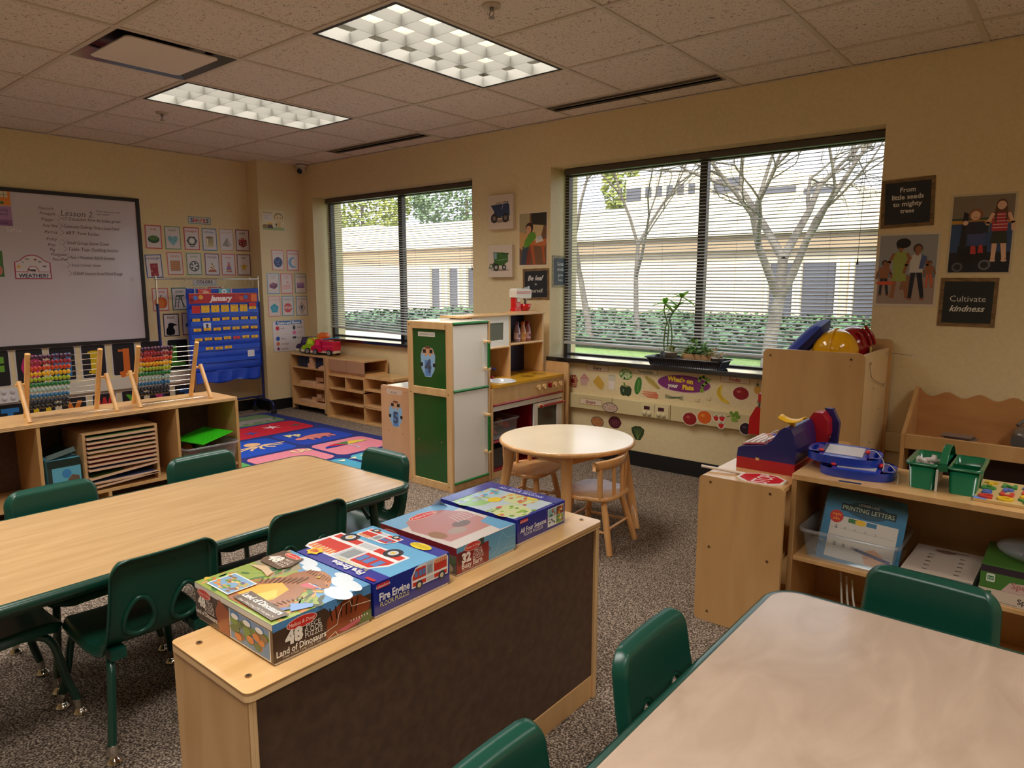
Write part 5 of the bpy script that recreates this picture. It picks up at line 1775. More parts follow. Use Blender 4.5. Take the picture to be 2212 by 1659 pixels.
# alphabet puzzle board
t = thing('letter_puzzle', 'wooden puzzle board with raised colourful letters at the right end of the shelf top', 'puzzle', (6.36, -1.56, .61))
MB().box(6.243, -1.70, .6102, 6.60, -1.43, .6202, M((206, 176, 120), .4)).build('board', t, bevel=.001)
a = Art((6.243, -1.70, .6203), (1, 0, 0), (0, 1, 0), (0, 0, 1)).part('print')
a.rect(0, 0, .035, .03, (110, 140, 210)).txt('ALPHABET', .055, .255, .006, (110, 100, 60))
a.done(t)
PCO = [(206, 60, 52), (86, 110, 190), (60, 140, 70), (226, 190, 40)]
lets = 'C2AMPAJT3IGWOX5LE'
q = 0
for j in range(4):
  for i in range(5):
    ch = 'COYEHSUCXMDPBRATNGLK'[q]
    v, f, wd = text_geo(ch, .06)
    cx, cy = 6.272 + i * .052, -1.665 + j * .056
    vs = [(cx + y_ * 0 + x_ * .036, cy + (y_ - .5) * .036, .6204) for x_, y_ in v]
    mm = MB().add(vs, f, M(PCO[(i * 3 + j) % 4], .35), False)
    o = mm.build('letter_piece', t)
    md = o.modifiers.new('solid', 'SOLIDIFY'); md.thickness = .006; md.offset = 1
    q += 1

# ------------------------------------------------------------------ tall cabinet with helmets
x0, x1, y0, y1, h = 5.178, 5.66, -.604, -.02, .945
TC = noise_mat('tall_cabinet_birch', (190, 148, 96), (202, 162, 108), scale=(2, 2, .4), nscale=4, rough=.35, coat=.15)
TC_LIT = noise_mat('tall_cabinet_lit_side', (228, 198, 150), (236, 208, 162), scale=(2, 2, .4), nscale=4, rough=.35, coat=.15)  # same birch in a paler tone, imitating light falling on this side
t = thing('dress_up_cabinet', 'tall open-topped birch cabinet by the right window with play helmets on top', 'cabinet', ((x0 + x1) / 2, (y0 + y1) / 2, 0))
MB().prism(rrect(x1 - x0 + .006, h, .03), (x0, y0 + .018, 0), (1, 0, 0), (0, 0, 1), (0, -.018, 0), TC).build('front_panel', t, bevel=.004)
MB().prism(rrect(x1 - x0 + .014, h + .035, .03), (x0, y1, 0), (1, 0, 0), (0, 0, 1), (0, -.018, 0), TC).build('back_panel', t, bevel=.004)
MB().box(x1 - .022, y0 + .018, 0, x1 - .004, y1 - .018, h - .012, TC_LIT).build('side_panel', t)
MB().box(x0 + .01, y0 + .018, h - .11, x1 - .022, y1 - .018, h - .095, TC).build('shelf', t)
for z in (.1, .42):
  MB().box(x0 + .01, y0 + .018, z, x1 - .022, y1 - .018, z + .015, TC).build('shelf', t)
screws(t, [(5.215, y0, h - .035), (5.605, y0, h - .03)], (0, -1, 0), .008)
screws(t, [(x1 - .004, -.327, .745), (x1 - .004, -.185, .62), (x1 - .004, -.329, .461)], (1, 0, 0), .004)
for i, (p, pts) in enumerate((((x1 - .004, -.072, .905), [(x1, -.072, .905), (x1 + .03, -.085, .91), (x1 + .10, -.09, .905), (x1 + .12, -.09, .905)]), ((x1 - .004, -.468, .887), [(x1, -.468, .887), (x1 + .004, -.465, .85), (x1 + .006, -.40, .80), (x1 + .006, -.14, .745)]))):
  m = MB().cyl(p, (p[0] + .012, p[1], p[2]), .006, CHROME, n=12).tube(spline(pts, 5), .0015, STEEL, n=6)
  e = Vector(pts[-1]); d = (e - Vector(pts[-2])).normalized()
  c = e + d * .010
  s_ = d.orthogonal().normalized() if i == 0 else Vector((1, 0, 0)).cross(d).normalized()
  m.tube([c + d * cos(a) * .009 + s_ * sin(a) * .009 for a in [2 * pi * k / 16 for k in range(16)]], .002, CHROME, n=6, closed=True)
  m.build('anchor_cable', t)
# cushion and helmets
zc = h - .094
t = thing('cushion', 'blue square cushion tipped up in the top of the tall cabinet', 'cushion', (5.28, -.32, zc))
def pil(u, v):
  a, b = 2 * u - 1, 2 * v - 1
  th = .045 * (max(0, 1 - a ** 4) * max(0, 1 - b ** 4)) ** .5
  return a, b, th
Rm = Matrix.Rotation(radians(-48), 3, 'Y') @ Matrix.Rotation(radians(8), 3, 'X')
m = MB()
for s_ in (1, -1):
  def fn(u, v, s_=s_):
    a, b, th = pil(u, v)
    return Vector((5.305, -.30, zc + .118)) + Rm @ Vector((a * .135, b * .15, s_ * th))
  m.grid(fn, 20, 20, M((36, 58, 156), .6, name='blue_cushion_vinyl'))
m.build('cover', t, weld=True)
t = thing('toy_helmet', 'shiny yellow plastic construction helmet in the tall cabinet top', 'helmet', (5.46, -.36, zc), group='play helmets')
YH = M((240, 178, 8), .12, coat=.6, name='yellow_helmet')
m = MB().ball((5.468, -.36, zc + .075), (.112, .125, .118), YH, nu=32, nv=20, zmin=-.03)
m.build('shell', t)
MB().lathe([(.11, .048), (.128, .040), (.130, .044), (.11, .054)], (5.468, -.36, zc), YH, n=32).build('brim', t)
MB().tube(spline([(5.468, -.36 + .125 * cos(a), zc + .078 + .118 * sin(a)) for a in (0, .5, 1, 1.57, 2.1, 2.6, 3.14)], 4), .006, YH, n=8).build('ridge', t)
t = thing('toy_helmet', 'dark red toy firefighter helmet behind the yellow helmet', 'helmet', (5.55, -.17, zc), group='play helmets')
RH = M((150, 14, 26), .15, coat=.5, name='red_helmet')
MB().ball((5.510, -.195, zc + .085), (.10, .115, .115), RH, nu=28, nv=18, zmin=-.03).build('shell', t)
m = MB()
for k in range(5):
  a = radians(-50 + k * 25)
  m.tube(spline([(5.510 + .09 * cos(a) * s_, -.195 + .10 * sin(a), zc + .085 + .122 * q) for s_, q in ((.6, 1.0 - .12 * abs(k - 2)), (1.0, .62), (1.22, .2))], 4), .008, RH, n=8)
m.build('crest', t)
MB().lathe([(.10, .035), (.145, .022), (.145, .028), (.10, .045)], (5.510, -.195, zc), RH, n=32).build('brim', t)
MB().box(5.612, -.27, zc + .05, 5.616, -.235, zc + .10, M((206, 196, 110), .4)).build('badge', t)

# ------------------------------------------------------------------ child cleaning set beside the cabinet
t = thing('cleaning_stand', 'wooden rack of toy brooms beside the tall cabinet', 'rack', (5.12, -.30, 0))
MB().box(5.145, -.42, 0, 5.165, -.40, .66, BR).build('post', t)
MB().box(5.145, -.12, 0, 5.165, -.10, .66, BR).build('post', t)
MB().box(5.145, -.42, .62, 5.165, -.10, .645, BR).build('crossbar', t)
MB().box(5.08, -.43, 0, 5.17, -.09, .02, BR).build('base', t)
t = thing('dustpan', 'red toy dustpan hanging on the wall side of the tall cabinet', 'dustpan', (5.08, -.20, .34))
DP = M((196, 22, 26), .3, coat=.3, name='red_dustpan')
m = MB().prism([(-.10, 0), (.06, 0), (.062, .12), (.045, .17), (.018, .20), (.012, .30), (-.006, .30), (-.012, .20), (-.06, .17), (-.095, .10)], (5.03, -.10, .365), (1, 0, 0), (0, .02, 1), (0, .012, 0), DP)
m.build('pan', t, bevel=.003)
t = thing('toy_mop', 'toy broom with red head and wooden stick standing by the tall cabinet', 'broom', (5.10, -.35, .02))
MB().cyl((5.105, -.36, .02), (5.112, -.36, .62), .008, DOWEL, n=12).build('handle', t)
m = MB().box(5.085, -.385, .62, 5.14, -.335, .665, M((190, 30, 34), .4))
rnd = random.Random(4)
for k in range(26):
  x, y = 5.088 + rnd.uniform(0, .04), -.38 + rnd.uniform(0, .04)
  m.tube([(x, y, .655), (x - .012 + rnd.uniform(-.01, .01), y, .60 + rnd.uniform(-.02, .02))], .0025, M((150, 140, 120), .7), n=5)
m.build('broom_head', t)

# ------------------------------------------------------------------ wavy-topped book rack
x0, x1 = 5.80, 7.0
OAK = noise_mat('honey_plywood', (180, 126, 76), (196, 144, 90), scale=(.7, 3, 2.2), nscale=3.5, detail=6, rough=.4, distort=1.5)
t = thing('book_display', 'birch book display with wavy top edge along the wall at right', 'shelf', ((x0 + x1) / 2, -.18, 0))
side = [(-.33, 0), (-.02, 0), (-.02, .735), (-.04, .735), (-.335, .53), (-.335, .0)]
for x in (x0, x1 - .018):
  MB().prism(side, (x, 0, 0), (0, 1, 0), (0, 0, 1), (.018, 0, 0), PANEL).build('side_panel', t, bevel=.002)
top = []
n = 60
for k in range(n + 1):
  x = x0 + .018 + (x1 - x0 - .036) * k / n
  zz = .704 - .014 * cos(2 * pi * (x - 5.876 + 0) / .142 + 0) + (.02 * max(0, 1 - (x - x0) / .05) if x < x0 + .05 else 0)
  top.append((x, zz))
MB().prism([(x0 + .018, .06)] + [(x1 - .018, .06)] + top[::-1], (0, -.022, 0), (1, 0, 0), (0, 0, 1), (0, -.014, 0), OAK).build('back_panel', t)
MB().box(x0 + .018, -.335, .455, x1 - .018, -.318, .53, PANEL).build('front_lip', t, bevel=.003)
MB().box(x0 + .018, -.318, .468, x1 - .018, -.036, .484, OAK).build('shelf', t)
MB().box(x0 + .018, -.32, .20, x1 - .018, -.036, .215, OAK).build('shelf', t)
MB().box(x0 + .018, -.335, .17, x1 - .018, -.318, .24, PANEL).build('front_lip', t, bevel=.003)
MB().box(x0 + .018, -.20, .215, x1 - .018, -.194, .465, M((48, 28, 28), .6)).build('dark_interior', t)  # dark sheet standing in for the shaded interior below the lip
rnd = random.Random(8)
for k in range(6):
  z = .4842 + k * .006
  a = rnd.uniform(-.3, .3); cx, cy = 6.03 + rnd.uniform(-.012, .012), -.15 + rnd.uniform(-.01, .01)
  U = Vector((cos(a), sin(a), rnd.uniform(-.015, .015))) * .13; V = Vector((-sin(a), cos(a), .0)) * .09
  o = MB().obox(Vector((cx, cy, z + .002)) - U / 2 - V / 2, U, V, (0, 0, .004), M([(120, 96, 92), (140, 110, 104), (96, 84, 84), (130, 116, 110), (110, 90, 88), (140, 126, 120)][k], .3))
  tag(o.build('magazine'), ['bottom', 'second', 'third', 'fourth', 'fifth', 'topmost'][k] + ' worn booklet of the small pile on the wavy book display', 'booklet', 'booklets on the wavy display')
o = MB().box(5.84, -.30, .4842, 6.02, -.10, .4872, M((150, 84, 66), .4))
tag(o.build('picture_book', bevel=.001), 'flat reddish-brown picture book lying left on the wavy book display', 'book')
t = thing('cd_player', 'grey rounded portable CD player at the right edge of view on the book display', 'radio', (6.33, -.18, .484))
m = MB()
def rad(u, v):
  a, b = 2 * pi * u, pi * (v - .5)
  s1 = lambda q, p: (abs(q) ** p) * (1 if q >= 0 else -1)
  return (6.345 + .105 * s1(cos(b), .5) * s1(cos(a), .6), -.18 + .10 * s1(cos(b), .5) * s1(sin(a), .6), .547 + .060 * s1(sin(b), .7))
m.grid(rad, 36, 18, M((118, 110, 104), .3, .4, coat=.3))
m.build('body', t)
MB().lathe([(0, .006), (.05, .005), (.06, .0), (.062, -.004)], (6.345, -.18, .607), M((150, 146, 142), .2, .5), n=32).build('disc_lid', t)
MB().tube(spline([(6.26, -.14, .60), (6.30, -.10, .63), (6.40, -.10, .63), (6.43, -.14, .60)], 5), .008, M((100, 96, 92), .4), n=8).build('handle', t)
for x in (6.275, 6.415):
  MB().cyl((x, -.277, .545), (x, -.284, .545), .03, M((80, 78, 76), .5), n=20).build('speaker_grille', t)

# ------------------------------------------------------------------ plants in the seed tray on the sill
t = thing('seed_tray', 'long black ribbed plastic tray on the sill of the right window', 'tray', (4.47, .02, .7305))
TR = M((24, 28, 42), .3, coat=.3, name='black_tray_plastic')
bx0, bx1, by0, by1 = 4.215, 4.70, -.045, .10
m = MB()
b = rrect(bx1 - bx0, by1 - by0, .01, 3, bx0, by0); o_ = rrect(bx1 - bx0 + .05, by1 - by0 + .05, .02, 3, bx0 - .025, by0 - .025)
l_ = rrect(bx1 - bx0 + .065, by1 - by0 + .065, .025, 3, bx0 - .0325, by0 - .0325)
n = len(b)
m.add([(*p, .7308) for p in b] + [(*p, .79) for p in o_] + [(*p, .792) for p in l_] + [(*p, .784) for p in l_], [tuple(range(n))] + [(r * n + k, r * n + (k + 1) % n, (r + 1) * n + (k + 1) % n, (r + 1) * n + k) for r in range(3) for k in range(n)], TR, True)
for k in range(12):
  y = by0 + .01 + k * .0115
  m.tube([(bx1 + .002, y, .733), (bx1 + .024, y, .785)], .0018, TR, n=5)
for k in range(34):
  x = bx0 + .01 + k * .0143
  m.tube([(x, by0 - .002, .733), (x, by0 - .024, .785)], .0014, TR, n=4)
m.build('tray_body', t)
GP_ = noise_mat('pot_plant_leaf', (70, 128, 56), (132, 178, 90), nscale=30, rough=.4)
GL = noise_mat('pale_variegated_leaf', (120, 150, 96), (196, 204, 150), nscale=40, rough=.5)
def leaf(m, p, d, L, w, mat, up=(0, 0, 1), droop=.3, n=5):
  p = Vector(p); d = Vector(d).normalized(); s = d.cross(Vector(up))
  s = s.normalized() if s.length > 1e-4 else Vector((1, 0, 0))
  vs = []
  for i in range(n + 1):
    t_ = i / n
    c = p + d * L * t_ - Vector((0, 0, 1)) * droop * L * t_ * t_
    ww = w * sin(pi * min(1, t_ * .95 + .05)) ** .8
    vs += [c - s * ww, c + Vector((0, 0, w * .25)), c + s * ww]
  fs = []
  for i in range(n):
    for q in range(2):
      a = i * 3 + q
      fs.append((a, a + 1, a + 4, a + 3))
  m.add(vs, fs, mat, True)
rnd = random.Random(21)
def pot(label, c, r0, r1, hh, mat, plantmat, nl, L, hstem, style='rosette'):
  t = thing('potted_plant', label, 'plant', (c[0], c[1], .7325), group='plants in the window tray')
  z = .7325
  MB().lathe([(0, 0), (r0, 0), (r1, hh - .008), (r1 + .003, hh - .008), (r1 + .003, hh), (r1 - .003, hh), (r1 - .005, hh - .01), (0, hh - .012)], (c[0], c[1], z), mat, n=24).build('pot', t)
  m = MB()
  for k in range(nl):
    a = rnd.uniform(0, 6.28); e = rnd.uniform(.2, 1.3); hgt = rnd.uniform(0, hstem)
    leaf(m, (c[0] + cos(a) * r1 * .35, c[1] + sin(a) * r1 * .35, z + hh - .01 + hgt), (cos(a) * cos(e), sin(a) * cos(e), sin(e)), L * rnd.uniform(.6, 1.1), L * rnd.uniform(.14, .22), plantmat)
  m.build('foliage', t)
  return t
pot('small succulent in a white pot at the left of the window tray', (4.345, .01), .030, .042, .095, WHITE, GL, 26, .055, .03)
pot('tiny plant in the white cup at the right end of the window tray', (4.675, .0), .024, .038, .078, WHITE, noise_mat('dry_pinkish_leaf', (170, 140, 100), (206, 176, 120), nscale=30), 12, .06, .05)
t = thing('bamboo_plant', 'tall lucky bamboo with wiry stems in a small black pot in the window tray', 'plant', (4.285, .05, .7325), group='plants in the window tray')
MB().lathe([(0, 0), (.034, 0), (.038, .085), (.034, .085), (.033, .07), (0, .07)], (4.285, .05, .7325), M((40, 40, 44), .5), n=20).build('pot', t)
GS = M((96, 122, 60), .4)
for pts in ([(4.275, .05, .80), (4.268, .05, .88), (4.276, .05, .98), (4.286, .05, 1.02), (4.262, .05, 1.09), (4.268, .05, 1.14)], [(4.292, .05, .80), (4.296, .05, .90), (4.300, .05, .985), (4.285, .05, 1.02)], [(4.304, .052, .80), (4.325, .052, .90), (4.315, .052, 1.0), (4.30, .052, 1.03), (4.33, .052, 1.09), (4.365, .052, 1.13), (4.385, .052, 1.19)]):
  MB().tube(spline(pts, 5), .0045, GS, n=8).build('stem', t)
for c in ((4.268, .05, 1.14), (4.39, .052, 1.185), (4.355, .052, 1.13)):
  m = MB()
  for k in range(8 if c[0] < 4.3 else 6):
    a = rnd.uniform(0, 6.28)
    leaf(m, c, (cos(a), sin(a) * .6, rnd.uniform(-.3, .9)), rnd.uniform(.08, .13), .017, M((150, 220, 84), .4, name='bamboo_leaf'), droop=.35, n=7)
  m.build('leaf_cluster', t)
t = thing('planter_box', 'wooden planter box of mixed leafy succulents in the middle of the window tray', 'plant', (4.53, .02, .7325), group='plants in the window tray')
WP = noise_mat('planter_wood', (184, 142, 98), (200, 160, 116), scale=(1, 4, 8), nscale=6, rough=.6)
m = MB()
for a in ((4.435, -.025, 4.64, -.017), (4.435, .062, 4.64, .070), (4.435, -.017, 4.443, .062), (4.632, -.017, 4.64, .062)):
  m.box(a[0], a[1], .7325, a[2], a[3], .822, WP)
m.box(4.443, -.017, .7325, 4.632, .062, .80, M((50, 38, 30), .9))
m.build('box', t, bevel=.001)
for i, x in enumerate((4.455, 4.50, 4.55, 4.60)):
  m = MB()
  mt = (GL, GP_, GP_, GL)[i]
  for k in range((40, 46, 34, 46)[i]):
    a = rnd.uniform(0, 6.28); e = rnd.uniform(.1, 1.4); hgt = rnd.uniform(0, (.05, .10, .07, .04)[i])
    leaf(m, (x + cos(a) * .012, .022 + sin(a) * .02, .80 + hgt), (cos(a) * cos(e), sin(a) * cos(e), sin(e)), rnd.uniform(.035, .075), rnd.uniform(.006, .014), mt, droop=.4)
  m.build('foliage', t)
# ------------------------------------------------------------------ whiteboard
WBY0, WBY1, WBZ0, WBZ1 = -3.75, -1.528, .762, 2.003
t = thing('whiteboard', 'large black-framed whiteboard with handwritten lesson list on the left wall', 'whiteboard', (.01, (WBY0 + WBY1) / 2, WBZ0))
m = MB()
FB = M((30, 22, 22), .4, name='dark_whiteboard_frame')
for a in ((WBY0, WBY0 + .03, WBZ0, WBZ1), (WBY1 - .03, WBY1, WBZ0, WBZ1), (WBY0 + .03, WBY1 - .03, WBZ0, WBZ0 + .03), (WBY0 + .03, WBY1 - .03, WBZ1 - .03, WBZ1)):
  m.box(.001, a[0], a[2], .024, a[1], a[3], FB)
m.build('frame', t, bevel=.002)
MB().box(.001, WBY0 + .025, WBZ0 + .025, .012, WBY1 - .025, WBZ1 - .025, M((206, 198, 206), .18, coat=.4, name='whiteboard_enamel')).build('board', t)
a = Art((.0125, -2.30, 1.0), (0, 1, 0), (0, 0, 1), (1, 0, 0)).part('handwriting')
INK = (104, 66, 74); INK2 = (70, 66, 84); INK3 = (100, 96, 110)
# v = z-1.0, u = y+2.30
for i, (s_, v) in enumerate((('Peacock', .868), ('Pineapple', .828), ('Puppy', .782), ('Polar Bear', .733), ('Parrot', .683), ('Potty', .628), ('Pop', .583), ('Pig', .545), ('Penguin', .508), ('Pear/Pair', .468))):
  a.txt(s_, .005 + .0075 * i, v, .024, INK, shear=.25, align='l', maxw=.11)
a.txt('Lesson 2.', .16, .840, .046, INK3, shear=.2, align='l', maxw=.25)
a.txt('What have you seen', .425, .872, .016, INK3, shear=.2, align='l', maxw=.2).txt('that melts?', .428, .848, .016, INK3, shear=.2, align='l')
for i, (s_, v, c, w_) in enumerate((('CT Discussion: How do icicles grow?', .796, INK2, .44), ('Community Challenge: Dress a Snow Friend', .735, INK, .42), ('ART: Torn Icicles', .682, INK, .25), ('Small Group: Snow Cover', .604, INK, .32), ('Table Top: Sizzling Icicles', .553, INK, .38), ('Music + Movement: Build A Snowman', .486, INK2, .34), ('Story Corner: Snow', .424, INK2, .22), ('STEAM: Sensory Snow/Cloud Dough', .356, INK, .38))):
  u0 = .165 + .006 * i
  a.line([(u0 - .03, v + .025), (u0 - .004, v), (u0 - .03, v - .022)], .0022, INK)
  a.txt(s_, u0 + .004, v, .026 if i not in (6,) else .022, c, shear=.18, align='l', maxw=w_)
for k in range(10):
  a.ell(-.21 + (k % 5) * .02, .675 + (k % 3) * .01, .006, .006, (226, 220, 226), n=8)
a.done(t)
# magnets / cards on the board
t = thing('weather_dial', 'white weather dial card with dark pink border on the whiteboard', 'card', (.014, -2.37, 1.31), group='cards on the whiteboard')
a = Art((.0135, -2.494, 1.31), (0, 1, 0), (0, 0, 1), (1, 0, 0)).part('card')
top = [(0, 0), (.25, 0), (.248, .13), (.21, .145), (.19, .165), (.165, .182), (.125, .19), (.085, .182), (.06, .165), (.04, .145), (.002, .13)]
a.poly(top, (170, 44, 84)); a.poly([((x - .125) * .94 + .125, (y - .09) * .93 + .09) for x, y in top], (216, 208, 212))
a.part('picture').rect(.0, .055, .25, .004, (170, 44, 84)).poly(circ(.125, .058, .04, .045, 16, 0, 180), (170, 44, 84)).poly(circ(.125, .058, .035, .04, 16, 0, 180), (220, 212, 214))
a.ell(.03, .095, .014, .014, (226, 180, 110)).ell(.06, .13, .008, .008, (150, 170, 180)).ell(.09, .155, .016, .007, (150, 150, 160)).ell(.145, .152, .01, .007, (150, 70, 60)).ell(.175, .135, .013, .008, (150, 150, 160)).ell(.205, .1, .016, .007, (120, 120, 130))
a.poly([(.09, .068), (.11, .062), (.14, .06), (.145, .075), (.11, .074), (.09, .078)], (20, 20, 24))
a.part('lettering').txt('WEATHER?', .125, .026, .028, (40, 52, 90), maxw=.21, bold=.03).txt("What's the", .07, .049, .007, (200, 80, 60))
a.done(t)
for nm, (y0, z0, z1, c), lab in (('lesson_card', (-2.66, 1.866, 1.995, (232, 140, 52)), 'orange card at the top left of the whiteboard at the frame edge'), ('lesson_card', (-2.66, 1.714, 1.860, (170, 130, 180)), 'purple card under the orange card on the whiteboard'), ('lesson_card', (-2.68, 1.326, 1.524, (70, 120, 60)), 'green picture card at the left frame edge on the whiteboard')):
  t = thing(nm, lab, 'card', (.014, y0 + .09, z0), group='cards on the whiteboard')
  a = Art((.0135, y0, z0), (0, 1, 0), (0, 0, 1), (1, 0, 0)).part('card').rect(0, 0, .186 if z0 > 1.5 else .118, z1 - z0, c).part('print')
  if z0 > 1.8:
    a.rect(.12, .06, .05, .045, (226, 214, 180)).line([(.12, .08), (.17, .08)], .003, (70, 60, 50)).line([(.145, .06), (.145, .105)], .003, (70, 60, 50)).rect(.0, .06, .1, .05, (200, 60, 50)).ell(.13, .02, .012, .012, (60, 120, 60))
  elif z0 > 1.6:
    a.txt('Spring', .13, .12, .018, (60, 40, 70)).txt('Lunch', .13, .09, .018, (60, 40, 70)).rect(0, .0, .186, .045, (140, 96, 150)).txt('Sounds', .12, .022, .018, (60, 40, 70))
  else:
    a.ell(.09, .05, .02, .035, (200, 120, 110)).ell(.03, .12, .04, .05, (100, 160, 80))
  a.done(t)

# ------------------------------------------------------------------ vocabulary cards
PINK = (206, 60, 84); GRN = (110, 150, 100); RED = (196, 60, 60); BLU_ = (70, 130, 170); TAN = (206, 170, 130); PUR = (110, 50, 70); ORG = (210, 110, 84); MAU = (130, 70, 110); DBL = (50, 90, 150); DG = (40, 100, 80); BK = (30, 28, 34); LP = (226, 150, 150); TEAL = (60, 120, 150)
def pic(a, k, w, h):
  cx, cy = w / 2, h * .40
  s = w / .145
  def P(pts): return [(cx + x * s, cy + y * s) for x, y in pts]
  R = lambda x, y, ww, hh, c: a.rect(cx + x * s, cy + y * s, ww * s, hh * s, c)
  E = lambda x, y, rx, ry, c, **q: a.ell(cx + x * s, cy + y * s, rx * s, ry * s, c, **q)
  if k == 'oval':
    E(0, 0, .05, .034, (34, 70, 26)); E(0, .008, .04, .02, (84, 130, 50)); [a.line([(cx - .04 * s, cy + d * s), (cx + .04 * s, cy + d * s)], .002, (30, 60, 22)) for d in (.0, .014)]
  elif k == 'heart':
    a.poly(P([(0, -.05), (.035, -.012), (.048, .018), (.036, .038), (.016, .040), (0, .024), (-.016, .040), (-.036, .038), (-.048, .018), (-.035, -.012)]), (120, 176, 190)); E(-.02, .01, .004, .004, (40, 90, 110)); E(.02, .0, .004, .004, (40, 90, 110))
  elif k == 'hexagon':
    a.poly(P([(.05 * cos(radians(q)), .045 * sin(radians(q))) for q in range(0, 360, 60)]), (64, 60, 62)); E(0, 0, .032, .032, (150, 150, 150)); E(0, 0, .024, .024, (226, 222, 220)); a.poly(P([(-.025, -.045), (.025, -.045), (.022, -.055), (-.022, -.055)]), (120, 116, 110))
  elif k == 'cylinder':
    R(-.036, -.045, .072, .085, (190, 170, 120)); E(0, .040, .036, .010, (120, 100, 70)); E(0, -.045, .036, .009, (206, 192, 150)); [R(-.036, q, .072, .003, (110, 94, 64)) for q in (.02, .008, -.005)]; R(-.03, -.04, .012, .07, (236, 226, 190))
  elif k == 'pyramid':
    a.poly(P([(-.048, -.035), (.005, .045), (.015, -.046)]), (150, 140, 130)); a.poly(P([(.005, .045), (.048, -.03), (.015, -.046)]), (180, 172, 160)); E(.018, -.012, .012, .012, (206, 200, 190)); E(.018, -.012, .007, .007, (140, 130, 120))
  elif k == 'cube':
    a.poly(P([(-.042, .026), (0, .045), (.042, .026), (0, .008)]), (170, 50, 44)); a.poly(P([(-.042, .026), (0, .008), (0, -.048), (-.042, -.026)]), (140, 30, 34)); a.poly(P([(.042, .026), (0, .008), (0, -.048), (.042, -.026)]), (112, 22, 28)); [E(x, y, .005, .005, (240, 220, 210), n=8) for x, y in ((-.03, .01), (-.012, -.028), (-.022, -.008), (.012, -.02), (.03, .004), (0, .028), (.02, .028), (-.02, .028), (.03, -.018), (.012, 0))]
  elif k == 'rectangle':
    R(-.034, -.07, .066, .115, (150, 30, 44)); R(-.02, .0, .038, .03, (164, 44, 56)); R(-.01, -.05, .026, .003, (220, 190, 160)); R(-.026, -.03, .005, .014, (230, 220, 210)); R(0, .018, .006, .006, (230, 200, 180))
  elif k == 'square':
    R(-.045, -.045, .09, .09, (196, 140, 96)); [R(-.045, -.045 + i * .018, .09, .003, (150, 96, 60)) for i in range(6)]; [R(-.045 + i * .018, -.045, .002, .09, (170, 112, 72)) for i in range(1, 5)]
  elif k == 'circle':
    E(0, 0, .047, .048, (20, 20, 24)); E(0, 0, .038, .039, (214, 214, 216)); [a.poly(P([(.007 * cos(q), .007 * sin(q)), (.036 * cos(q + .35), .036 * sin(q + .35)), (.036 * cos(q - .35), .036 * sin(q - .35))]), (50, 50, 54)) for q in (0, 1.26, 2.51, 3.77, 5.03)]; E(0, 0, .01, .01, (210, 210, 212))
  elif k == 'triangle':
    a.poly(P([(-.044, -.05), (.044, -.05), (0, .05)]), (226, 206, 180)); a.poly(P([(-.044, -.05), (.044, -.05), (.03, -.025), (-.03, -.03)]), (170, 80, 50)); [E(x, y, .008, .006, (150, 60, 40), n=10) for x, y in ((0, .02), (-.012, -.008), (.014, 0), (.004, -.018))]; E(-.004, .03, .006, .005, (80, 110, 50))
  elif k == 'cone':
    a.poly(P([(-.03, -.05), (.036, -.052), (.004, .05)]), (160, 70, 120)); [a.poly(P([(-.028 + i * .004, -.045 + i * .026), (.034 - i * .006, -.035 + i * .024), (.033 - i * .006, -.026 + i * .024), (-.026 + i * .005, -.036 + i * .026)]), c) for i, c in enumerate([(230, 190, 80), (90, 110, 190), (226, 120, 60), (210, 80, 130)])]
  elif k == 'star':
    a.poly(P([((.046 if i % 2 == 0 else .019) * sin(radians(i * 36)), (.046 if i % 2 == 0 else .019) * cos(radians(i * 36))) for i in range(10)]), (196, 164, 64))
  elif k == 'pumpkin':
    E(-.018, -.01, .04, .05, (206, 110, 50)); E(.018, -.01, .04, .05, (206, 110, 50)); E(0, -.01, .03, .052, (222, 126, 60)); a.poly(P([(-.005, .04), (.006, .04), (.012, .06), (.004, .062)]), (110, 100, 60))
  elif k == 'ladder':
    C = (14, 70, 54); a.line(P([(-.05, -.06), (-.03, .05)]), .007, C); a.line(P([(-.02, -.06), (.0, .05)]), .006, C); a.line(P([(-.03, .05), (.04, .05)]), .008, C); a.line(P([(.0, .05), (.045, -.06)]), .007, C); [a.line(P([(-.045 + i * .005, -.04 + i * .028), (-.014 + i * .005, -.04 + i * .028)]), .004, C) for i in range(4)]; a.line(P([(.03, -.06), (.015, .05)]), .006, C)
  elif k == 'crow':
    a.poly(P([(-.05, -.065), (-.048, -.02), (-.03, .01), (-.03, .03), (-.012, .042), (.012, .038), (.05, .024), (.052, .018), (.02, .012), (.016, -.005), (.03, -.03), (.026, -.065), (-.02, -.075)]), (18, 18, 24)); a.poly(P([(-.045, -.065), (-.01, -.078), (-.02, -.08)]), (190, 186, 180))
  elif k == 'globe':
    E(0, 0, .05, .053, (34, 46, 110)); a.line(P([(-.03, .02), (.0, -.01), (.02, .03)]), .006, (120, 140, 190)); a.line(P([(-.02, -.02), (.02, -.03)]), .005, (110, 130, 190))
  elif k == 'crescent':
    a.poly(P([(.055 * cos(radians(q)), .055 * sin(radians(q))) for q in range(60, 320, 13)] + [(.018 + .040 * cos(radians(q)), .002 + .042 * sin(radians(q))) for q in range(300, 75, -13)]), (110, 160, 206))
  elif k == 'box':
    a.poly(P([(-.045, .012), (-.005, .034), (.046, .022), (.01, -.002)]), (150, 90, 120)); a.poly(P([(-.045, .012), (.01, -.002), (.01, -.035), (-.045, -.018)]), (130, 64, 96)); a.poly(P([(.01, -.002), (.046, .022), (.046, -.010), (.01, -.035)]), (110, 50, 80))
  elif k == 'prism3':
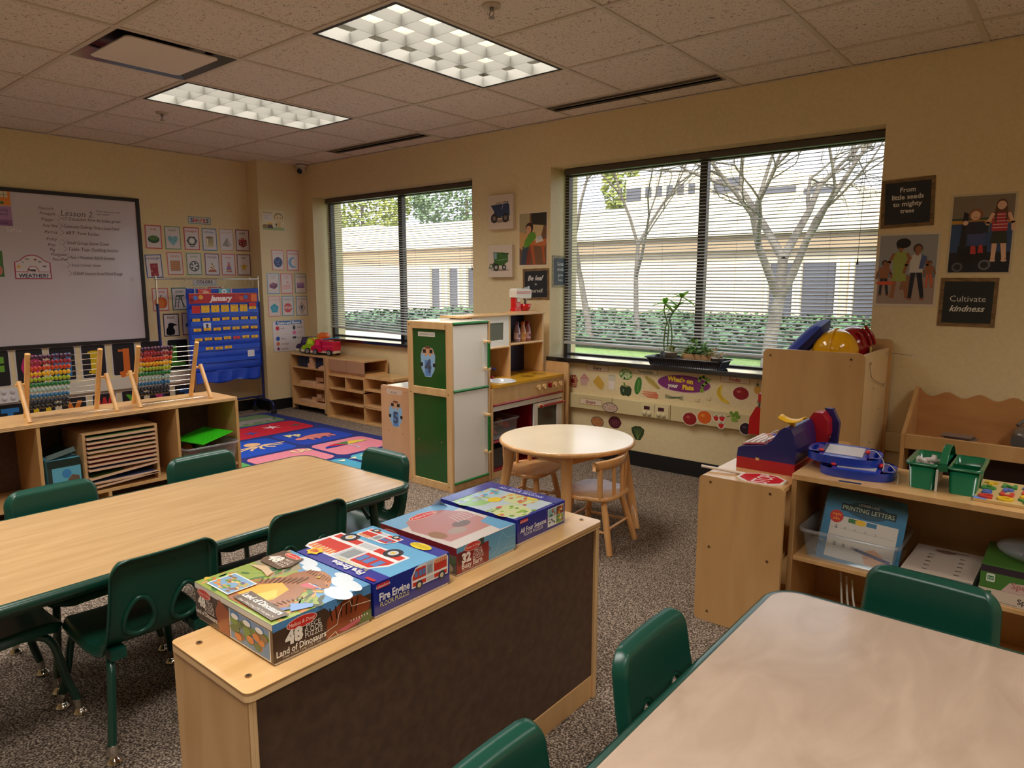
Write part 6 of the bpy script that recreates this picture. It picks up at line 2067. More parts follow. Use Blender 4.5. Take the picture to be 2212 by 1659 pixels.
    a.poly(P([(-.045, .0), (.04, .01), (.044, -.028), (-.04, -.042)]), (226, 176, 170)); E(.01, .035, .016, .010, (226, 150, 140)); a.line(P([(-.045, .0), (.044, .01)]), .003, (200, 120, 120))
  elif k == 'purse':
    R(-.046, -.02, .092, .05, (150, 110, 170)); a.poly(P([(-.046, .03), (.046, .03), (.03, .002), (-.03, .002)]), (166, 130, 186)); R(-.046, -.026, .092, .006, (110, 70, 130))
  elif k == 'pentagon':
    a.poly(P([(.052 * sin(radians(q)), .052 * cos(radians(q))) for q in range(0, 360, 72)]), (50, 160, 190)); [E(x, y, .004, .004, (210, 230, 236), n=8) for x, y in ((-.01, .01), (.01, .01), (-.01, -.01), (.01, -.01))]
  elif k == 'stop':
    a.poly(P([(.052 * cos(radians(q + 22.5)), .052 * sin(radians(q + 22.5))) for q in range(0, 360, 45)]), (206, 50, 64)); a.txt('STOP', cx, cy, .028 * s, (236, 226, 226), maxw=.088, bold=.03)
  elif k == 'kite':
    a.poly(P([(0, .064), (.042, .0), (0, -.064), (-.042, .0)]), (96, 90, 96)); a.poly(P([(0, .056), (.036, .0), (0, -.056), (-.036, .0)]), (196, 190, 196)); E(0, .012, .012, .014, (30, 24, 30)); a.poly(P([(-.005, .01), (.005, .01), (.008, -.02), (-.008, -.02)]), (30, 24, 30))
  elif k == 'dots':
    E(-.02, .01, .02, .02, (60, 90, 160)); E(.02, -.01, .02, .02, (60, 90, 160))
def vcard(word, y0, z1, x, border, kind, wallname, tint=(218, 208, 210), w=.145, h=.208, tiltr=0.0, word2=None, tc=None):
  lab = '%s word card with a %s border on %s' % (word, wallname[0], wallname[1])
  t = thing('word_card', lab, 'card', (x, y0 + w / 2, z1 - h), group=wallname[2])
  O = Vector((x + .0022, y0, z1 - h)); U = Vector((0, cos(tiltr), sin(tiltr))); V = Vector((0, -sin(tiltr), cos(tiltr)))
  MB().obox(O - Vector((.0020, 0, 0)), U * w, V * h, Vector((.0020, 0, 0)), M(tint, .3)).build('card', t)
  a = Art(O, U, V, (1, 0, 0), rough=.35).part('border').frame(.001, .001, w - .002, h - .002, .0085, border)
  a.part('lettering')
  if word2:
    a.txt(word, w / 2, h * .87, .013, tc or border, maxw=w * .8).txt(word2, w / 2, h * .77, .013, tc or border, maxw=w * .8)
  else:
    a.txt(word, w / 2, h * .84, .022, tc or border, maxw=w * .82, bold=.01)
  a.part('picture')
  pic(a, kind, w, h)
  a.done(t)
LW = 'the left wall right of the whiteboard'
G1 = 'word cards beside the whiteboard'
for r in ((('oval', -1.493, 1.788, RED, 'oval', 'red')), (('heart', -1.322, 1.786, GRN, 'heart', 'green')), (('hexagon', -1.148, 1.788, RED, 'hexagon', 'red')), (('cylinder', -.977, 1.787, TEAL, 'cylinder', 'teal')), (('pyramid', -.808, 1.792, TAN, 'pyramid', 'tan')), (('cube', -.643, 1.794, PUR, 'cube', 'maroon')),
     (('rectangle', -1.501, 1.527, DBL, 'rectangle', 'blue')), (('square', -1.315, 1.555, ORG, 'square', 'orange')), (('circle', -1.140, 1.556, GRN, 'circle', 'green')), (('triangle', -.968, 1.556, MAU, 'triangle', 'purple')), (('cone', -.804, 1.557, PINK, 'cone', 'pink')), (('star', -.643, 1.557, PUR, 'star', 'maroon')),
     (('orange', -1.470, 1.233, ORG, 'pumpkin', 'orange')), (('green', -1.298, 1.235, DG, 'ladder', 'green')), (('yellow', -1.124, 1.236, TAN, 'star', 'yellow')), (('red', -.955, 1.238, RED, 'rectangle', 'red')), (('black', -1.392, 1.0, BK, 'crow', 'black')), (('blue', -1.222, 1.003, MAU, 'dots', 'purple'))):
  vcard(r[0], r[1], r[2], 0, r[3], r[4], (r[5], LW, G1), tiltr={'rectangle': .05, 'square': .02}.get(r[0], random.uniform(-.012, .012)), tc=BK if r[0] in ('cube', 'star', 'black') else None)
BW = 'the wall corner left of the window'
G2 = 'word cards on the wall corner'
for r in (('sphere', -.447, 1.604, ORG, 'globe', 'orange', None), ('crescent', -.278, 1.604, PINK, 'crescent', 'pink', None),
     ('rectangular', -.512, 1.372, (120, 170, 206), 'box', 'light blue', 'prism'), ('triangular', -.362, 1.372, (206, 90, 96), 'prism3', 'red', 'prism'), ('trapezoid', -.200, 1.373, (110, 150, 130), 'purse', 'grey-green', None),
     ('pentagon', -.512, 1.147, LP, 'pentagon', 'pale pink', None), ('octagon', -.360, 1.149, (80, 150, 190), 'stop', 'light blue', None), ('rhombus', -.197, 1.146, (90, 140, 170), 'kite', 'blue-grey', None)):
  vcard(r[0], r[1] + .062, r[2], .20, r[3], r[4], (r[5], BW, G2), word2=r[6], w=.138, h=.205, tint=(222, 206, 200), tc=(120, 150, 170) if r[0] in ('rectangular', 'octagon', 'rhombus') else (226, 170, 160) if r[0] in ('sphere', 'pentagon') else None)
t = thing('title_card', 'small card reading SHAPES above the word cards', 'card', (0, -.99, 1.82))
a = Art((.001, -1.10, 1.82), (0, 1, 0), (0, 0, 1), (1, 0, 0)).part('card').rect(0, 0, .218, .068, (206, 206, 204)).frame(.001, .001, .216, .066, .007, (120, 150, 150)).part('lettering')
for i, (ch, c) in enumerate(zip('SHAPES', [(40, 80, 170), (200, 50, 60), (150, 140, 120), (206, 120, 90), (200, 60, 50), (60, 60, 70)])):
  a.txt(ch, .035 + i * .030, .034, .034, c, bold=.04)
a.done(t)
t = thing('title_card', 'small pale card behind the chart stand rail above the colour cards', 'card', (0, -.97, 1.254))
a = Art((.001, -1.09, 1.254), (0, 1, 0), (0, 0, 1), (1, 0, 0)).part('card').rect(0, 0, .226, .066, (214, 208, 204)).frame(.001, .001, .224, .064, .007, (120, 160, 200)).part('lettering').txt('COLORS', .11, .033, .028, (90, 40, 50), bold=.03)
a.done(t)
# honesty poster and colours chart on the wall corner
t = thing('poster', 'small poster reading Honesty with a cartoon animal beside a tree stump', 'poster', (.2, -.35, 1.79))
a = Art((.2012, -.466, 1.792), (0, 1, 0), (0, 0, 1), (1, 0, 0)).part('sheet').rect(0, 0, .238, .193, (232, 218, 180)).part('picture').poly([(0, 0), (.238, 0), (.238, .03), (.16, .034), (.1, .022), (.05, .034), (0, .028)], (160, 176, 120)).poly([(.05, .02), (.115, .016), (.105, .06), (.06, .06)], (84, 50, 40)).ell(.082, .062, .03, .010, (222, 180, 90)).ell(.03, .035, .03, .02, (150, 120, 70)).ell(.18, .125, .050, .044, (130, 112, 64)).ell(.18, .120, .044, .038, (232, 208, 160)).ell(.163, .122, .005, .005, (50, 34, 30)).ell(.2, .122, .005, .005, (50, 34, 30)).ell(.181, .112, .003, .003, (70, 40, 30)).poly([(.16, .08), (.2, .08), (.205, .03), (.158, .03)], (222, 186, 116)).ell(.15, .055, .008, .014, (90, 50, 44)).line([(.215, .055), (.23, .065)], .003, (110, 90, 60)).line([(.215, .04), (.235, .04)], .003, (110, 90, 60)).rect(.012, .09, .09, .06, (226, 220, 214))
a.part('lettering').txt('Honesty', .062, .168, .021, (90, 84, 80), maxw=.09).txt('telling the truth and', .057, .137, .006, (110, 110, 120)).txt('admitting mistakes', .057, .122, .006, (110, 110, 120)).txt('even if it is hard', .057, .107, .006, (110, 110, 120))
a.done(t)
t = thing('poster', 'white Colors and Shapes chart with rounded corners above the toy trucks', 'poster', (.2, -.23, .585))
a = Art((.2012, -.414, .585), (0, 1, 0), (0, 0, 1), (1, 0, 0)).part('sheet').rect(0, 0, .372, .318, (150, 150, 156), .025).rect(.003, .003, .366, .312, (228, 218, 220), .024).part('header').rect(.035, .272, .30, .038, (50, 110, 180), .01).part('lettering').txt('Colors and Shapes', .185, .291, .024, (236, 240, 244), maxw=.27, bold=.05)
rows = [('red', (206, 40, 60), (170, 70, 100)), ('yellow', (240, 214, 160), (236, 214, 170)), ('blue', (40, 90, 180), (70, 90, 130)), ('orange', (222, 100, 60), (150, 90, 70)), ('purple', (120, 40, 110), (70, 50, 70))]
for i, (s_, c, tc_) in enumerate(rows):
  v = .238 - i * .052
  a.part('picture')
  sh = [(.055 + .022 * cos(radians(q)), v + .022 * sin(radians(q))) for q in {0: range(22, 382, 45), 1: (90, 210, 330), 2: range(0, 360, 20), 3: (0, 90, 180, 270), 4: range(0, 360, 60)}[i]]
  if i == 4:
    sh = [(.055 + (.024 if k % 2 == 0 else .010) * sin(radians(k * 36)), v + (.024 if k % 2 == 0 else .010) * cos(radians(k * 36))) for k in range(10)]
  a.poly(sh, c)
  a.part('lettering').txt(s_, .09, v, .022, tc_, align='l')
a.part('picture').poly([(.245 + .016 * cos(radians(q)), .238 + .024 * sin(radians(q))) for q in range(0, 360, 30)], (60, 60, 70)).poly([(.245 + .022 * cos(radians(q)), .186 + .022 * sin(radians(q))) for q in range(0, 360, 60)], (226, 120, 160)).rect(.225, .125, .04, .022, (60, 60, 66))
a.part('lettering').txt('black', .28, .242, .022, (70, 66, 76), align='l').txt('pink', .28, .19, .022, (200, 150, 180), align='l').txt('brown', .28, .135, .022, (110, 80, 60), align='l')
a.done(t)

# ------------------------------------------------------------------ alphabet cards in two rows
AL = [('F', -2.785, 0, (110, 170, 50)), ('G', -2.555, 0, (206, 40, 120)), ('H', -2.325, 0, (50, 120, 180)), ('I', -2.090, 0, (226, 190, 20)), ('J', -1.850, 0, (220, 110, 30)), ('K', -1.612, 0, (200, 50, 40)), ('L', -1.378, 0, (80, 150, 50)), ('M', -1.14, 0, (206, 40, 120)),
   ('T', -2.72, 1, (40, 120, 190)), ('U', -2.50, 1, (226, 190, 20)), ('V', -2.27, 1, (226, 120, 30)), ('W', -2.035, 1, (206, 40, 40)), ('X', -1.80, 1, (90, 170, 50)), ('Y', -1.57, 1, (200, 60, 130)), ('Z', -1.34, 1, (40, 100, 180))]
for ch, y, row, c in AL:
  w, h = .205, .30
  z1 = .770 if row == 0 else .345
  if row == 1:
    h = .215
  t = thing('alphabet_card', 'black alphabet card with the letter %s in the %s row under the whiteboard' % (ch, ('upper', 'lower')[row]), 'card', (.0, y + w / 2, z1 - h), group='alphabet cards under the whiteboard')
  zb = z1 - h
  MB().prism(rrect(w, h, .018), (0, y, zb), (0, 1, 0), (0, 0, 1), (.0016, 0, 0), M((214, 206, 202), .4)).build('card', t)
  a = Art((.0018, y, zb), (0, 1, 0), (0, 0, 1), (1, 0, 0)).part('black_ground').rect(.012, .012, w - .024, h - .024, (22, 21, 25), .014)
  a.part('lettering').txt(ch, w / 2, h * .48, h * .56, c, bold=.06, maxw=w * .62)
  if ch in 'IJ':   # slab bars
    a.rect(w * .28, h * .72, w * .44, h * .06, c)
    if ch == 'I':
      a.rect(w * .28, h * .18, w * .44, h * .06, c).rect(w * .40, h * .2, w * .2, h * .55, c)
  if ch == 'V':
    a.ell(w * .25, h * .22, .012, .012, (240, 240, 240), n=8).ell(w * .3, h * .3, .010, .010, (230, 190, 40), n=8)
  a.done(t)
o = thing('outlet_cover', 'white outlet plate with four round caps on the left wall raceway', 'outlet', (.035, -2.62, .345))
MB().box(.035, -2.69, .352, .041, -2.565, .468, M((224, 218, 220), .35)).build('plate', o, bevel=.002)
for yy in (-2.655, -2.598):
  for zz in (.385, .435):
    MB().lathe([(0, .006), (.016, .005), (.019, 0)], (.041, yy, zz), M((206, 200, 204), .35), n=18, axis=Matrix.Rotation(radians(90), 3, 'Y')).build('cap', o)

# ------------------------------------------------------------------ pictures between the windows (wall at y=0, seen from -y)
def wart(x0, z0, y=-.0012, **k):
  return Art((x0, y, z0), (1, 0, 0), (0, 0, 1), (0, -1, 0), **k)
CV = M((216, 200, 182), .7, name='stretched_canvas')
t = thing('canvas_print', 'square canvas print of a blue dump truck between the windows', 'picture', (2.88, -.02, 1.69), group='vehicle canvas prints')
MB().box(2.752, -.032, 1.695, 3.005, 0, 1.958, CV).build('canvas', t, bevel=.002)
a = wart(2.752, 1.695, -.0325).part('picture')
D = (44, 58, 92)
a.ell(.125, .063, .10, .012, (150, 130, 110)).poly([(.025, .185), (.205, .195), (.215, .18), (.22, .10), (.06, .095), (.06, .14)], D).poly([(.07, .19), (.09, .205), (.12, .21), (.15, .195)], (176, 156, 136)).line([(.15, .205), (.205, .203)], .006, (24, 28, 44)).line([(.155, .2), (.142, .15)], .003, (200, 200, 210)).rect(.09, .085, .05, .012, (60, 50, 44))
for x in (.062, .178):
  a.ell(x, .085, .034, .036, (40, 34, 34)).ell(x, .085, .018, .019, (110, 96, 86)).ell(x, .085, .007, .008, (150, 140, 130))
a.done(t)
t = thing('canvas_print', 'square canvas print of a green combine harvester between the windows', 'picture', (2.88, -.02, 1.32), group='vehicle canvas prints')
MB().box(2.750, -.032, 1.325, 2.995, 0, 1.575, CV).build('canvas', t, bevel=.002)
a = wart(2.750, 1.325, -.0325).part('picture')
Gc = (60, 104, 44)
a.ell(.12, .055, .10, .008, (160, 140, 120)).poly([(.055, .195), (.16, .19), (.205, .18), (.205, .12), (.15, .09), (.085, .09), (.06, .12)], Gc).poly([(.14, .19), (.215, .185), (.21, .175), (.14, .178)], (44, 74, 36)).rect(.055, .14, .035, .05, (130, 160, 166)).line([(.06, .14), (.055, .195)], .004, Gc).line([(.09, .13), (.2, .14)], .003, (160, 190, 140)).poly([(.0, .065), (.05, .075), (.08, .11), (.07, .12), (.02, .09)], (54, 84, 44)).ell(.03, .085, .018, .022, (84, 100, 64)).ell(.03, .085, .01, .012, (206, 200, 190))
for x, r in ((.082, .030), (.165, .022)):
  a.ell(x, .076, r, r, (44, 44, 44)).ell(x, .076, r * .5, r * .5, (180, 176, 166))
a.done(t)

def person(a, x, y, s, skin, hair, shirt, pants, pose=0, skirt=False, shoes=None):
  """simple printed figure, feet at x,y; height s"""
  q = lambda pts: [(x + u * s, y + v * s) for u, v in pts]
  a.poly(q([(-.09, .50), (-.01, .50), (-.02 - .05 * pose, .03), (-.08 - .05 * pose, .03)]), pants if not skirt else skin)
  a.poly(q([(.0, .50), (.09, .50), (.11 + .07 * pose, .05), (.05 + .07 * pose, .03)]), pants if not skirt else skin)
  if skirt:
    a.poly(q([(-.09, .52), (.09, .52), (.12, .30), (-.12, .30)]), pants)
  a.poly(q([(-.11, .50), (.10, .50), (.12, .80), (.04, .83), (-.05, .83), (-.12, .79)]), shirt)
  a.line(q([(-.11, .78), (-.17, .64), (-.16 - .06 * pose, .50)]), .05 * s, skin)
  a.line(q([(.11, .78), (.17, .64), (.17 + .06 * pose, .52)]), .05 * s, skin)
  a.rect(x - .025 * s, y + .81 * s, .05 * s, .06 * s, skin)
  a.ell(x - .0 * s, y + .935 * s, .075 * s, .085 * s, hair, n=16)
  a.ell(x + .01 * s, y + .915 * s, .055 * s, .068 * s, skin, n=16)
  for e in (-.012, .034):
    a.ell(x + e * s, y + .925 * s, .007 * s, .007 * s, (50, 30, 26), n=6)
  a.line(q([(-.008, .888), (.03, .888)]), .009 * s, (160, 70, 64))
  for fx in (-.05 - .05 * pose, .08 + .07 * pose):
    a.ell(x + fx * s, y + .02 * s, .045 * s, .02 * s, shoes or skin, n=10)
SK1, SK2, SK3 = (216, 160, 124), (150, 98, 66), (230, 186, 156)
t = thing('photo_print', 'photo print of a child in a green shirt leaning at a wooden chair', 'photo', (3.17, -.005, 1.406), group='photo prints on the window wall')
a = wart(3.036, 1.408).part('paper').rect(0, 0, .276, .402, (226, 210, 188)).part('picture').rect(.008, .008, .26, .386, (120, 84, 56)).rect(.008, .25, .1, .144, (170, 156, 116)).poly([(.13, .3), (.268, .3), (.268, .394), (.12, .394)], (50, 46, 36)).poly([(.008, .14), (.06, .10), (.10, .24), (.008, .26)], (206, 160, 96)).poly([(.12, .17), (.20, .17), (.24, .30), (.14, .31)], (206, 178, 130)).poly([(.10, .16), (.25, .14), (.268, .17), (.268, .2), (.15, .19)], (196, 110, 56)).poly([(.11, .16), (.145, .008), (.165, .008), (.145, .155)], (180, 90, 46)).poly([(.22, .15), (.24, .02), (.258, .02), (.245, .15)], (180, 90, 46)).poly([(.165, .17), (.24, .185), (.22, .22), (.17, .21)], (214, 206, 190)).ell(.205, .21, .022, .016, (190, 190, 190))
a.poly([(.02, .008), (.08, .008), (.10, .14), (.04, .15)], (60, 70, 84)).poly([(.05, .13), (.10, .15), (.17, .21), (.16, .25), (.11, .255), (.06, .19)], (96, 150, 40)).ell(.105, .285, .036, .040, (60, 34, 24)).ell(.098, .272, .025, .030, SK1).ell(.09, .278, .003, .003, (40, 24, 20), n=6).ell(.106, .277, .003, .003, (40, 24, 20), n=6).line([(.065, .22), (.09, .255)], .016, SK1).poly([(.07, .008), (.11, .008), (.12, .13), (.09, .12)], (130, 60, 36))
a.done(t)
def sign(label, x0, z0, w, h, lines, tilt=0.0, frame=(120, 94, 60), ground=(34, 38, 44), plane=None, cat='sign'):
  if plane:
    O, U, V, N = plane
  else:
    O = Vector((x0, 0, z0)); U = Vector((cos(tilt), 0, sin(tilt))); V = Vector((-sin(tilt), 0, cos(tilt))); N = Vector((0, -1, 0))
  O, U, V, N = Vector(O), Vector(U), Vector(V), Vector(N)
  t = thing('chalkboard_sign', label, cat, tuple(O), group='chalkboard style signs')
  fm = noise_mat('barnwood_print', tuple(int(c * .8) for c in frame), tuple(min(255, int(c * 1.2)) for c in frame), scale=(2, 2, 12), nscale=8, rough=.6)
  MB().obox(O, U * w, V * h, N * .004, fm).build('board', t)
  a = Art(O + N * .0042, U, V, N).part('black_ground').rect(.018, .018, w - .036, h - .036, ground).part('lettering')
  for s_, v, hh, sh, bo in lines:
    a.txt(s_, w / 2, v, hh, (222, 218, 208), maxw=w * .72, shear=sh, bold=bo)
  a.done(t)
sign('chalkboard sign reading Be leaf in yourself between the windows', 3.083, 1.150, .252, .236, (('Be leaf', .165, .036, .35, .02), ('in', .12, .022, 0, 0), ('yourself', .070, .028, 0, 0)), tilt=.02)
sign('narrow chalkboard sign reading Great minds grow here on the right window recess', 0, 0, .215, .236, (('Great', .175, .026, 0, .0), ('minds', .135, .026, 0, 0), ('grow', .093, .022, 0, 0), ('here', .055, .022, 0, 0)), plane=((3.3385, .022, 1.248), (0, 1, 0), (0, 0, 1), (1, 0, 0)), ground=(62, 66, 74), frame=(150, 140, 110))
sign('dark chalkboard sign reading From little seeds to mighty trees', 5.562, 1.572, .250, .253, (('From', .195, .024, 0, .02), ('little seeds', .158, .024, 0, .02), ('to mighty', .122, .024, 0, .02), ('trees', .086, .022, 0, .02)), tilt=.035)
sign('dark chalkboard sign reading Cultivate kindness, lowest sign right of the window', 5.866, 1.062, .250, .247, (('Cultivate', .142, .030, 0, -.005), ('kindness', .092, .030, .35, .02)), tilt=-.004, ground=(30, 38, 38))
t = thing('photo_print', 'photo print of a family running on a beach right of the window', 'photo', (5.70, -.005, 1.16), group='photo prints on the window wall')
a = wart(5.555, 1.157).part('paper').rect(0, 0, .296, .390, (214, 202, 180)).part('picture').rect(.012, .014, .272, .364, (150, 154, 158)).rect(.012, .014, .272, .15, (160, 140, 128)).rect(.012, .155, .272, .016, (120, 124, 134)).poly([(.12, .09), (.17, .09), (.18, .17), (.13, .16)], (140, 104, 76))
person(a, .115, .045, .30, SK2, (24, 20, 26), (150, 162, 80), (150, 162, 80), .9, skirt=True)
a.ell(.125, .335, .035, .026, (22, 18, 24))
person(a, .195, .035, .29, SK2, (60, 40, 30), (200, 196, 190), (30, 34, 50), .6)
a.poly([(.205, .20), (.225, .20), (.24, .26), (.215, .275)], (74, 90, 140))
person(a, .042, .055, .19, SK2, (34, 24, 24), SK2, (40, 44, 54), .5)
a.ell(.05, .125, .045, .010, (206, 84, 50))
person(a, .255, .10, .14, SK2, (80, 50, 34), SK2, (206, 100, 70), .5)
a.done(t)
t = thing('photo_print', 'photo print of a child in a wheelchair and a girl in a striped shirt', 'photo', (6.02, -.005, 1.33), group='photo prints on the window wall')
a = wart(5.882, 1.328).part('paper').rect(0, 0, .278, .398, (206, 192, 160)).part('picture').rect(.010, .008, .258, .380, (132, 118, 104)).rect(.010, .10, .258, .16, (54, 80, 124)).rect(.010, .250, .258, .018, (190, 140, 60)).rect(.010, .268, .258, .010, (54, 80, 70)).rect(.010, .008, .258, .10, (30, 32, 44))
person(a, .215, .06, .30, SK3, (100, 64, 44), (190, 50, 64), (50, 54, 44), .2, skirt=True)
for k in range(5):
  a.rect(.185, .225 + k * .016, .062, .003, (226, 210, 206))
a.poly([(.19, .33), (.24, .33), (.245, .27), (.235, .25), (.235, .30), (.2, .3), (.198, .25), (.19, .25)], (100, 64, 44)).ell(.215, .335, .018, .021, SK3)
a.rect(.045, .05, .125, .09, (26, 26, 32)).poly([(.05, .13), (.08, .13), (.08, .30), (.06, .31)], (34, 34, 40)).ell(.05, .035, .024, .024, (90, 90, 96)).ell(.05, .035, .015, .015, (40, 40, 46)).ell(.165, .045, .026, .026, (110, 110, 116)).ell(.165, .045, .017, .017, (40, 40, 46))
a.poly([(.085, .20), (.155, .21), (.16, .155), (.09, .145)], (70, 80, 130)).poly([(.10, .14), (.12, .14), (.125, .10), (.10, .10)], (190, 60, 60)).poly([(.135, .145), (.15, .145), (.155, .105), (.132, .105)], (190, 60, 60)).poly([(.075, .20), (.15, .20), (.15, .26), (.08, .26)], (44, 46, 66)).rect(.07, .205, .10, .035, (40, 44, 60)).ell(.112, .295, .030, .030, (150, 100, 70)).ell(.110, .290, .020, .023, SK3).line([(.103, .281), (.118, .281)], .003, (160, 70, 64)).ell(.07, .255, .012, .012, SK3)
a.done(t)

# ------------------------------------------------------------------ food decals under the right window
DG_ = 'food decals under the right window'
def decal(lab, x0, z0, w, h, fn, y=-.0012):
  t = thing('food_sticker', lab, 'sticker', (x0 + w / 2, y, z0), group=DG_)
  a = wart(x0, z0, y, rough=.4).part('sticker')
  fn(a, w, h)
  a.done(t)
def blob(pts, c, back=True):
  def f(a, w, h):
    P = [(x * w, y * h) for x, y in pts]
    if back:
      a.poly([((x - w / 2) * 1.07 + w / 2, (y - h / 2) * 1.05 + h / 2) for x, y in P], (226, 214, 180))
    a.poly(P, c)
  return f
def waffle(a, w, h):
  a.poly([(0, .1 * h), (.85 * w, 0), (w, .6 * h), (.75 * w, h), (.1 * w, .85 * h)], (150, 60, 50)); [a.line([(.1 * w + k * .16 * w, .1 * h), (.12 * w + k * .16 * w, .86 * h)], .004, (226, 190, 140)) for k in range(6)]; [a.line([(.05 * w, .18 * h + k * .16 * h), (.9 * w, .12 * h + k * .16 * h)], .003, (226, 190, 140)) for k in range(5)]; a.ell(.5 * w, .5 * h, .2 * w, .18 * h, (130, 24, 40))
decal('strawberry waffle food decal nearest the play stove', 3.507, .508, .097, .097, waffle)
def icec(a, w, h):
  a.poly([(.2 * w, 0), (.7 * w, .05 * h), (.85 * w, .45 * h), (.1 * w, .45 * h)], (206, 170, 160)); a.poly([(.05 * w, .42 * h), (.98 * w, .42 * h), (.85 * w, .62 * h), (.6 * w, .85 * h), (.45 * w, h), (.35 * w, .8 * h), (.12 * w, .6 * h)], (206, 160, 150)); a.line([(.15 * w, .55 * h), (.8 * w, .62 * h)], .004, (170, 90, 100)); a.line([(.3 * w, .75 * h), (.65 * w, .8 * h)], .004, (170, 90, 100))
decal('pink frozen yogurt food decal under the Dairy sign', 3.615, .530, .094, .1, icec)
decal('wedge of cheese food decal under the Dairy sign', 3.734, .513, .1, .106, blob([(.0, .5), (.45, 1), (1, .45), (.85, .1), (.75, .0), (.5, .1)], (212, 168, 70)))
def milk(a, w, h):
  a.poly([(.05 * w, h), (.95 * w, h), (.85 * w, .05 * h), (.5 * w, 0), (.15 * w, .05 * h)], (206, 200, 180)); a.poly([(.12 * w, .6 * h), (.88 * w, .6 * h), (.82 * w, .08 * h), (.5 * w, .04 * h), (.18 * w, .08 * h)], (232, 220, 208)); a.ell(.5 * w, .95 * h, .42 * w, .05 * h, (180, 172, 150))
decal('glass of milk food decal', 3.860, .519, .068, .112, milk)
def cauli(a, w, h):
  r = random.Random(1)
  a.ell(w / 2, h / 2, w * .48, h * .48, (90, 140, 70))
  for k in range(34):
    a.lay(k)
    q, rr = r.uniform(0, 6.28), sqrt(r.random()) * .42
    a.ell(w / 2 + w * rr * cos(q), h / 2 + h * rr * sin(q), .009, .008, (206, 216, 170) if k % 2 else (170, 196, 130), n=8)
decal('brussels sprout branch food decal left of the Vegetables sign', 3.951, .603, .112, .082, cauli)
def pepper(a, w, h):
  a.poly([(.1 * w, .75 * h), (.0, .5 * h), (.1 * w, .1 * h), (.3 * w, 0), (.5 * w, .06 * h), (.75 * w, 0), (.95 * w, .15 * h), (w, .55 * h), (.85 * w, .75 * h), (.5 * w, .7 * h)], (50, 66, 44)); a.poly([(.35 * w, .72 * h), (.3 * w, .95 * h), (.2 * w, h), (.42 * w, h), (.48 * w, .75 * h)], (110, 140, 60)); a.ell(.3 * w, .4 * h, .06 * w, .12 * h, (120, 140, 110)); a.line([(.1 * w, .74 * h), (.5 * w, .80 * h), (.88 * w, .74 * h)], .004, (110, 140, 70))
decal('dark green pepper food decal', 3.962, .489, .095, .096, pepper)
def cuke(a, w, h):
  a.ell(w / 2, h / 2, w * .36, h * .52, (60, 120, 50), rot=-10); a.line([(.4 * w, .15 * h), (.55 * w, .85 * h)], .004, (120, 176, 90)); a.line([(.55 * w, .15 * h), (.68 * w, .8 * h)], .003, (120, 176, 90))
decal('green cucumber food decal', 4.070, .512, .074, .12, cuke)
def corn(a, w, h):
  a.poly([(0, .95 * h), (.15 * w, h), (.6 * w, .7 * h), (w, .1 * h), (.95 * w, .0), (.75 * w, .05 * h), (.3 * w, .4 * h), (.05 * w, .75 * h)], (190, 166, 90)); a.line([(.1 * w, .85 * h), (.5 * w, .55 * h), (.9 * w, .1 * h)], .005, (140, 130, 60))
decal('ear of corn food decal under the Vegetables sign', 4.155, .562, .123, .086, corn)
def carrots(a, w, h):
  for k, (y, x0, x1) in enumerate(((.78, .05, .9), (.5, 0, 1), (.25, .1, 1), (.08, .25, .95))):
    a.poly([(x0 * w, (y - .04) * h), (x1 * w, (y - .13) * h), (x1 * w, (y + .13) * h), (x0 * w, (y + .06) * h)], [(222, 130, 100), (214, 116, 84), (222, 134, 104), (206, 110, 80)][k])
decal('orange carrots food decal', 4.140, .498, .125, .048, carrots)
def onion(a, w, h):
  for k in range(5):
    a.line([(0, (.2 + .18 * k) * h), (.35 * w, (.15 + .10 * k) * h), (.7 * w, (.35 + .06 * k) * h), (w, (.1 + .2 * k) * h)], .003, [(70, 96, 60), (110, 130, 90), (60, 84, 56), (150, 160, 120), (190, 186, 160)][k])
decal('green onions food decal under the purple title decal', 4.316, .503, .131, .04, onion)
def banana(a, w, h):
  a.poly([(.35 * w, .95 * h), (.45 * w, 1.0 * h), (.42 * w, .85 * h), (.35 * w, .6 * h), (.45 * w, .38 * h), (.95 * w, .1 * h), (w, .02 * h), (.85 * w, 0), (.4 * w, .1 * h), (.1 * w, .35 * h), (.02 * w, .6 * h), (.12 * w, .8 * h)], (226, 190, 60)); a.line([(.22 * w, .8 * h), (.18 * w, .5 * h), (.5 * w, .2 * h)], .004, (170, 140, 50))
decal('yellow banana food decal under the Fruits sign', 4.674, .517, .094, .122, banana)
def fruit(c, hi, stem=True):
  def f(a, w, h):
    a.ell(w / 2, h / 2, w * .52, h * .52, (232, 222, 200)); a.ell(w / 2, h / 2, w * .47, h * .47, c, n=28); a.ell(w * .38, h * .62, w * .14, h * .10, hi, n=16)
    if stem:
      a.line([(w * .5, h * .9), (w * .58, h * 1.02)], .003, (90, 60, 40))
  return f
decal('large red apple food decal under the Fruits sign', 4.783, .550, .108, .082 * 1.05, fruit((146, 28, 34), (190, 90, 84)))
RC = -.0362
decal('red pomegranate food decal on the raceway', 4.465, .351, .103, .088, fruit((150, 30, 34), (190, 90, 80)), y=RC)
decal('round orange food decal on the raceway', 4.567, .372, .102, .092, fruit((222, 100, 30), (240, 150, 60), False), y=RC)
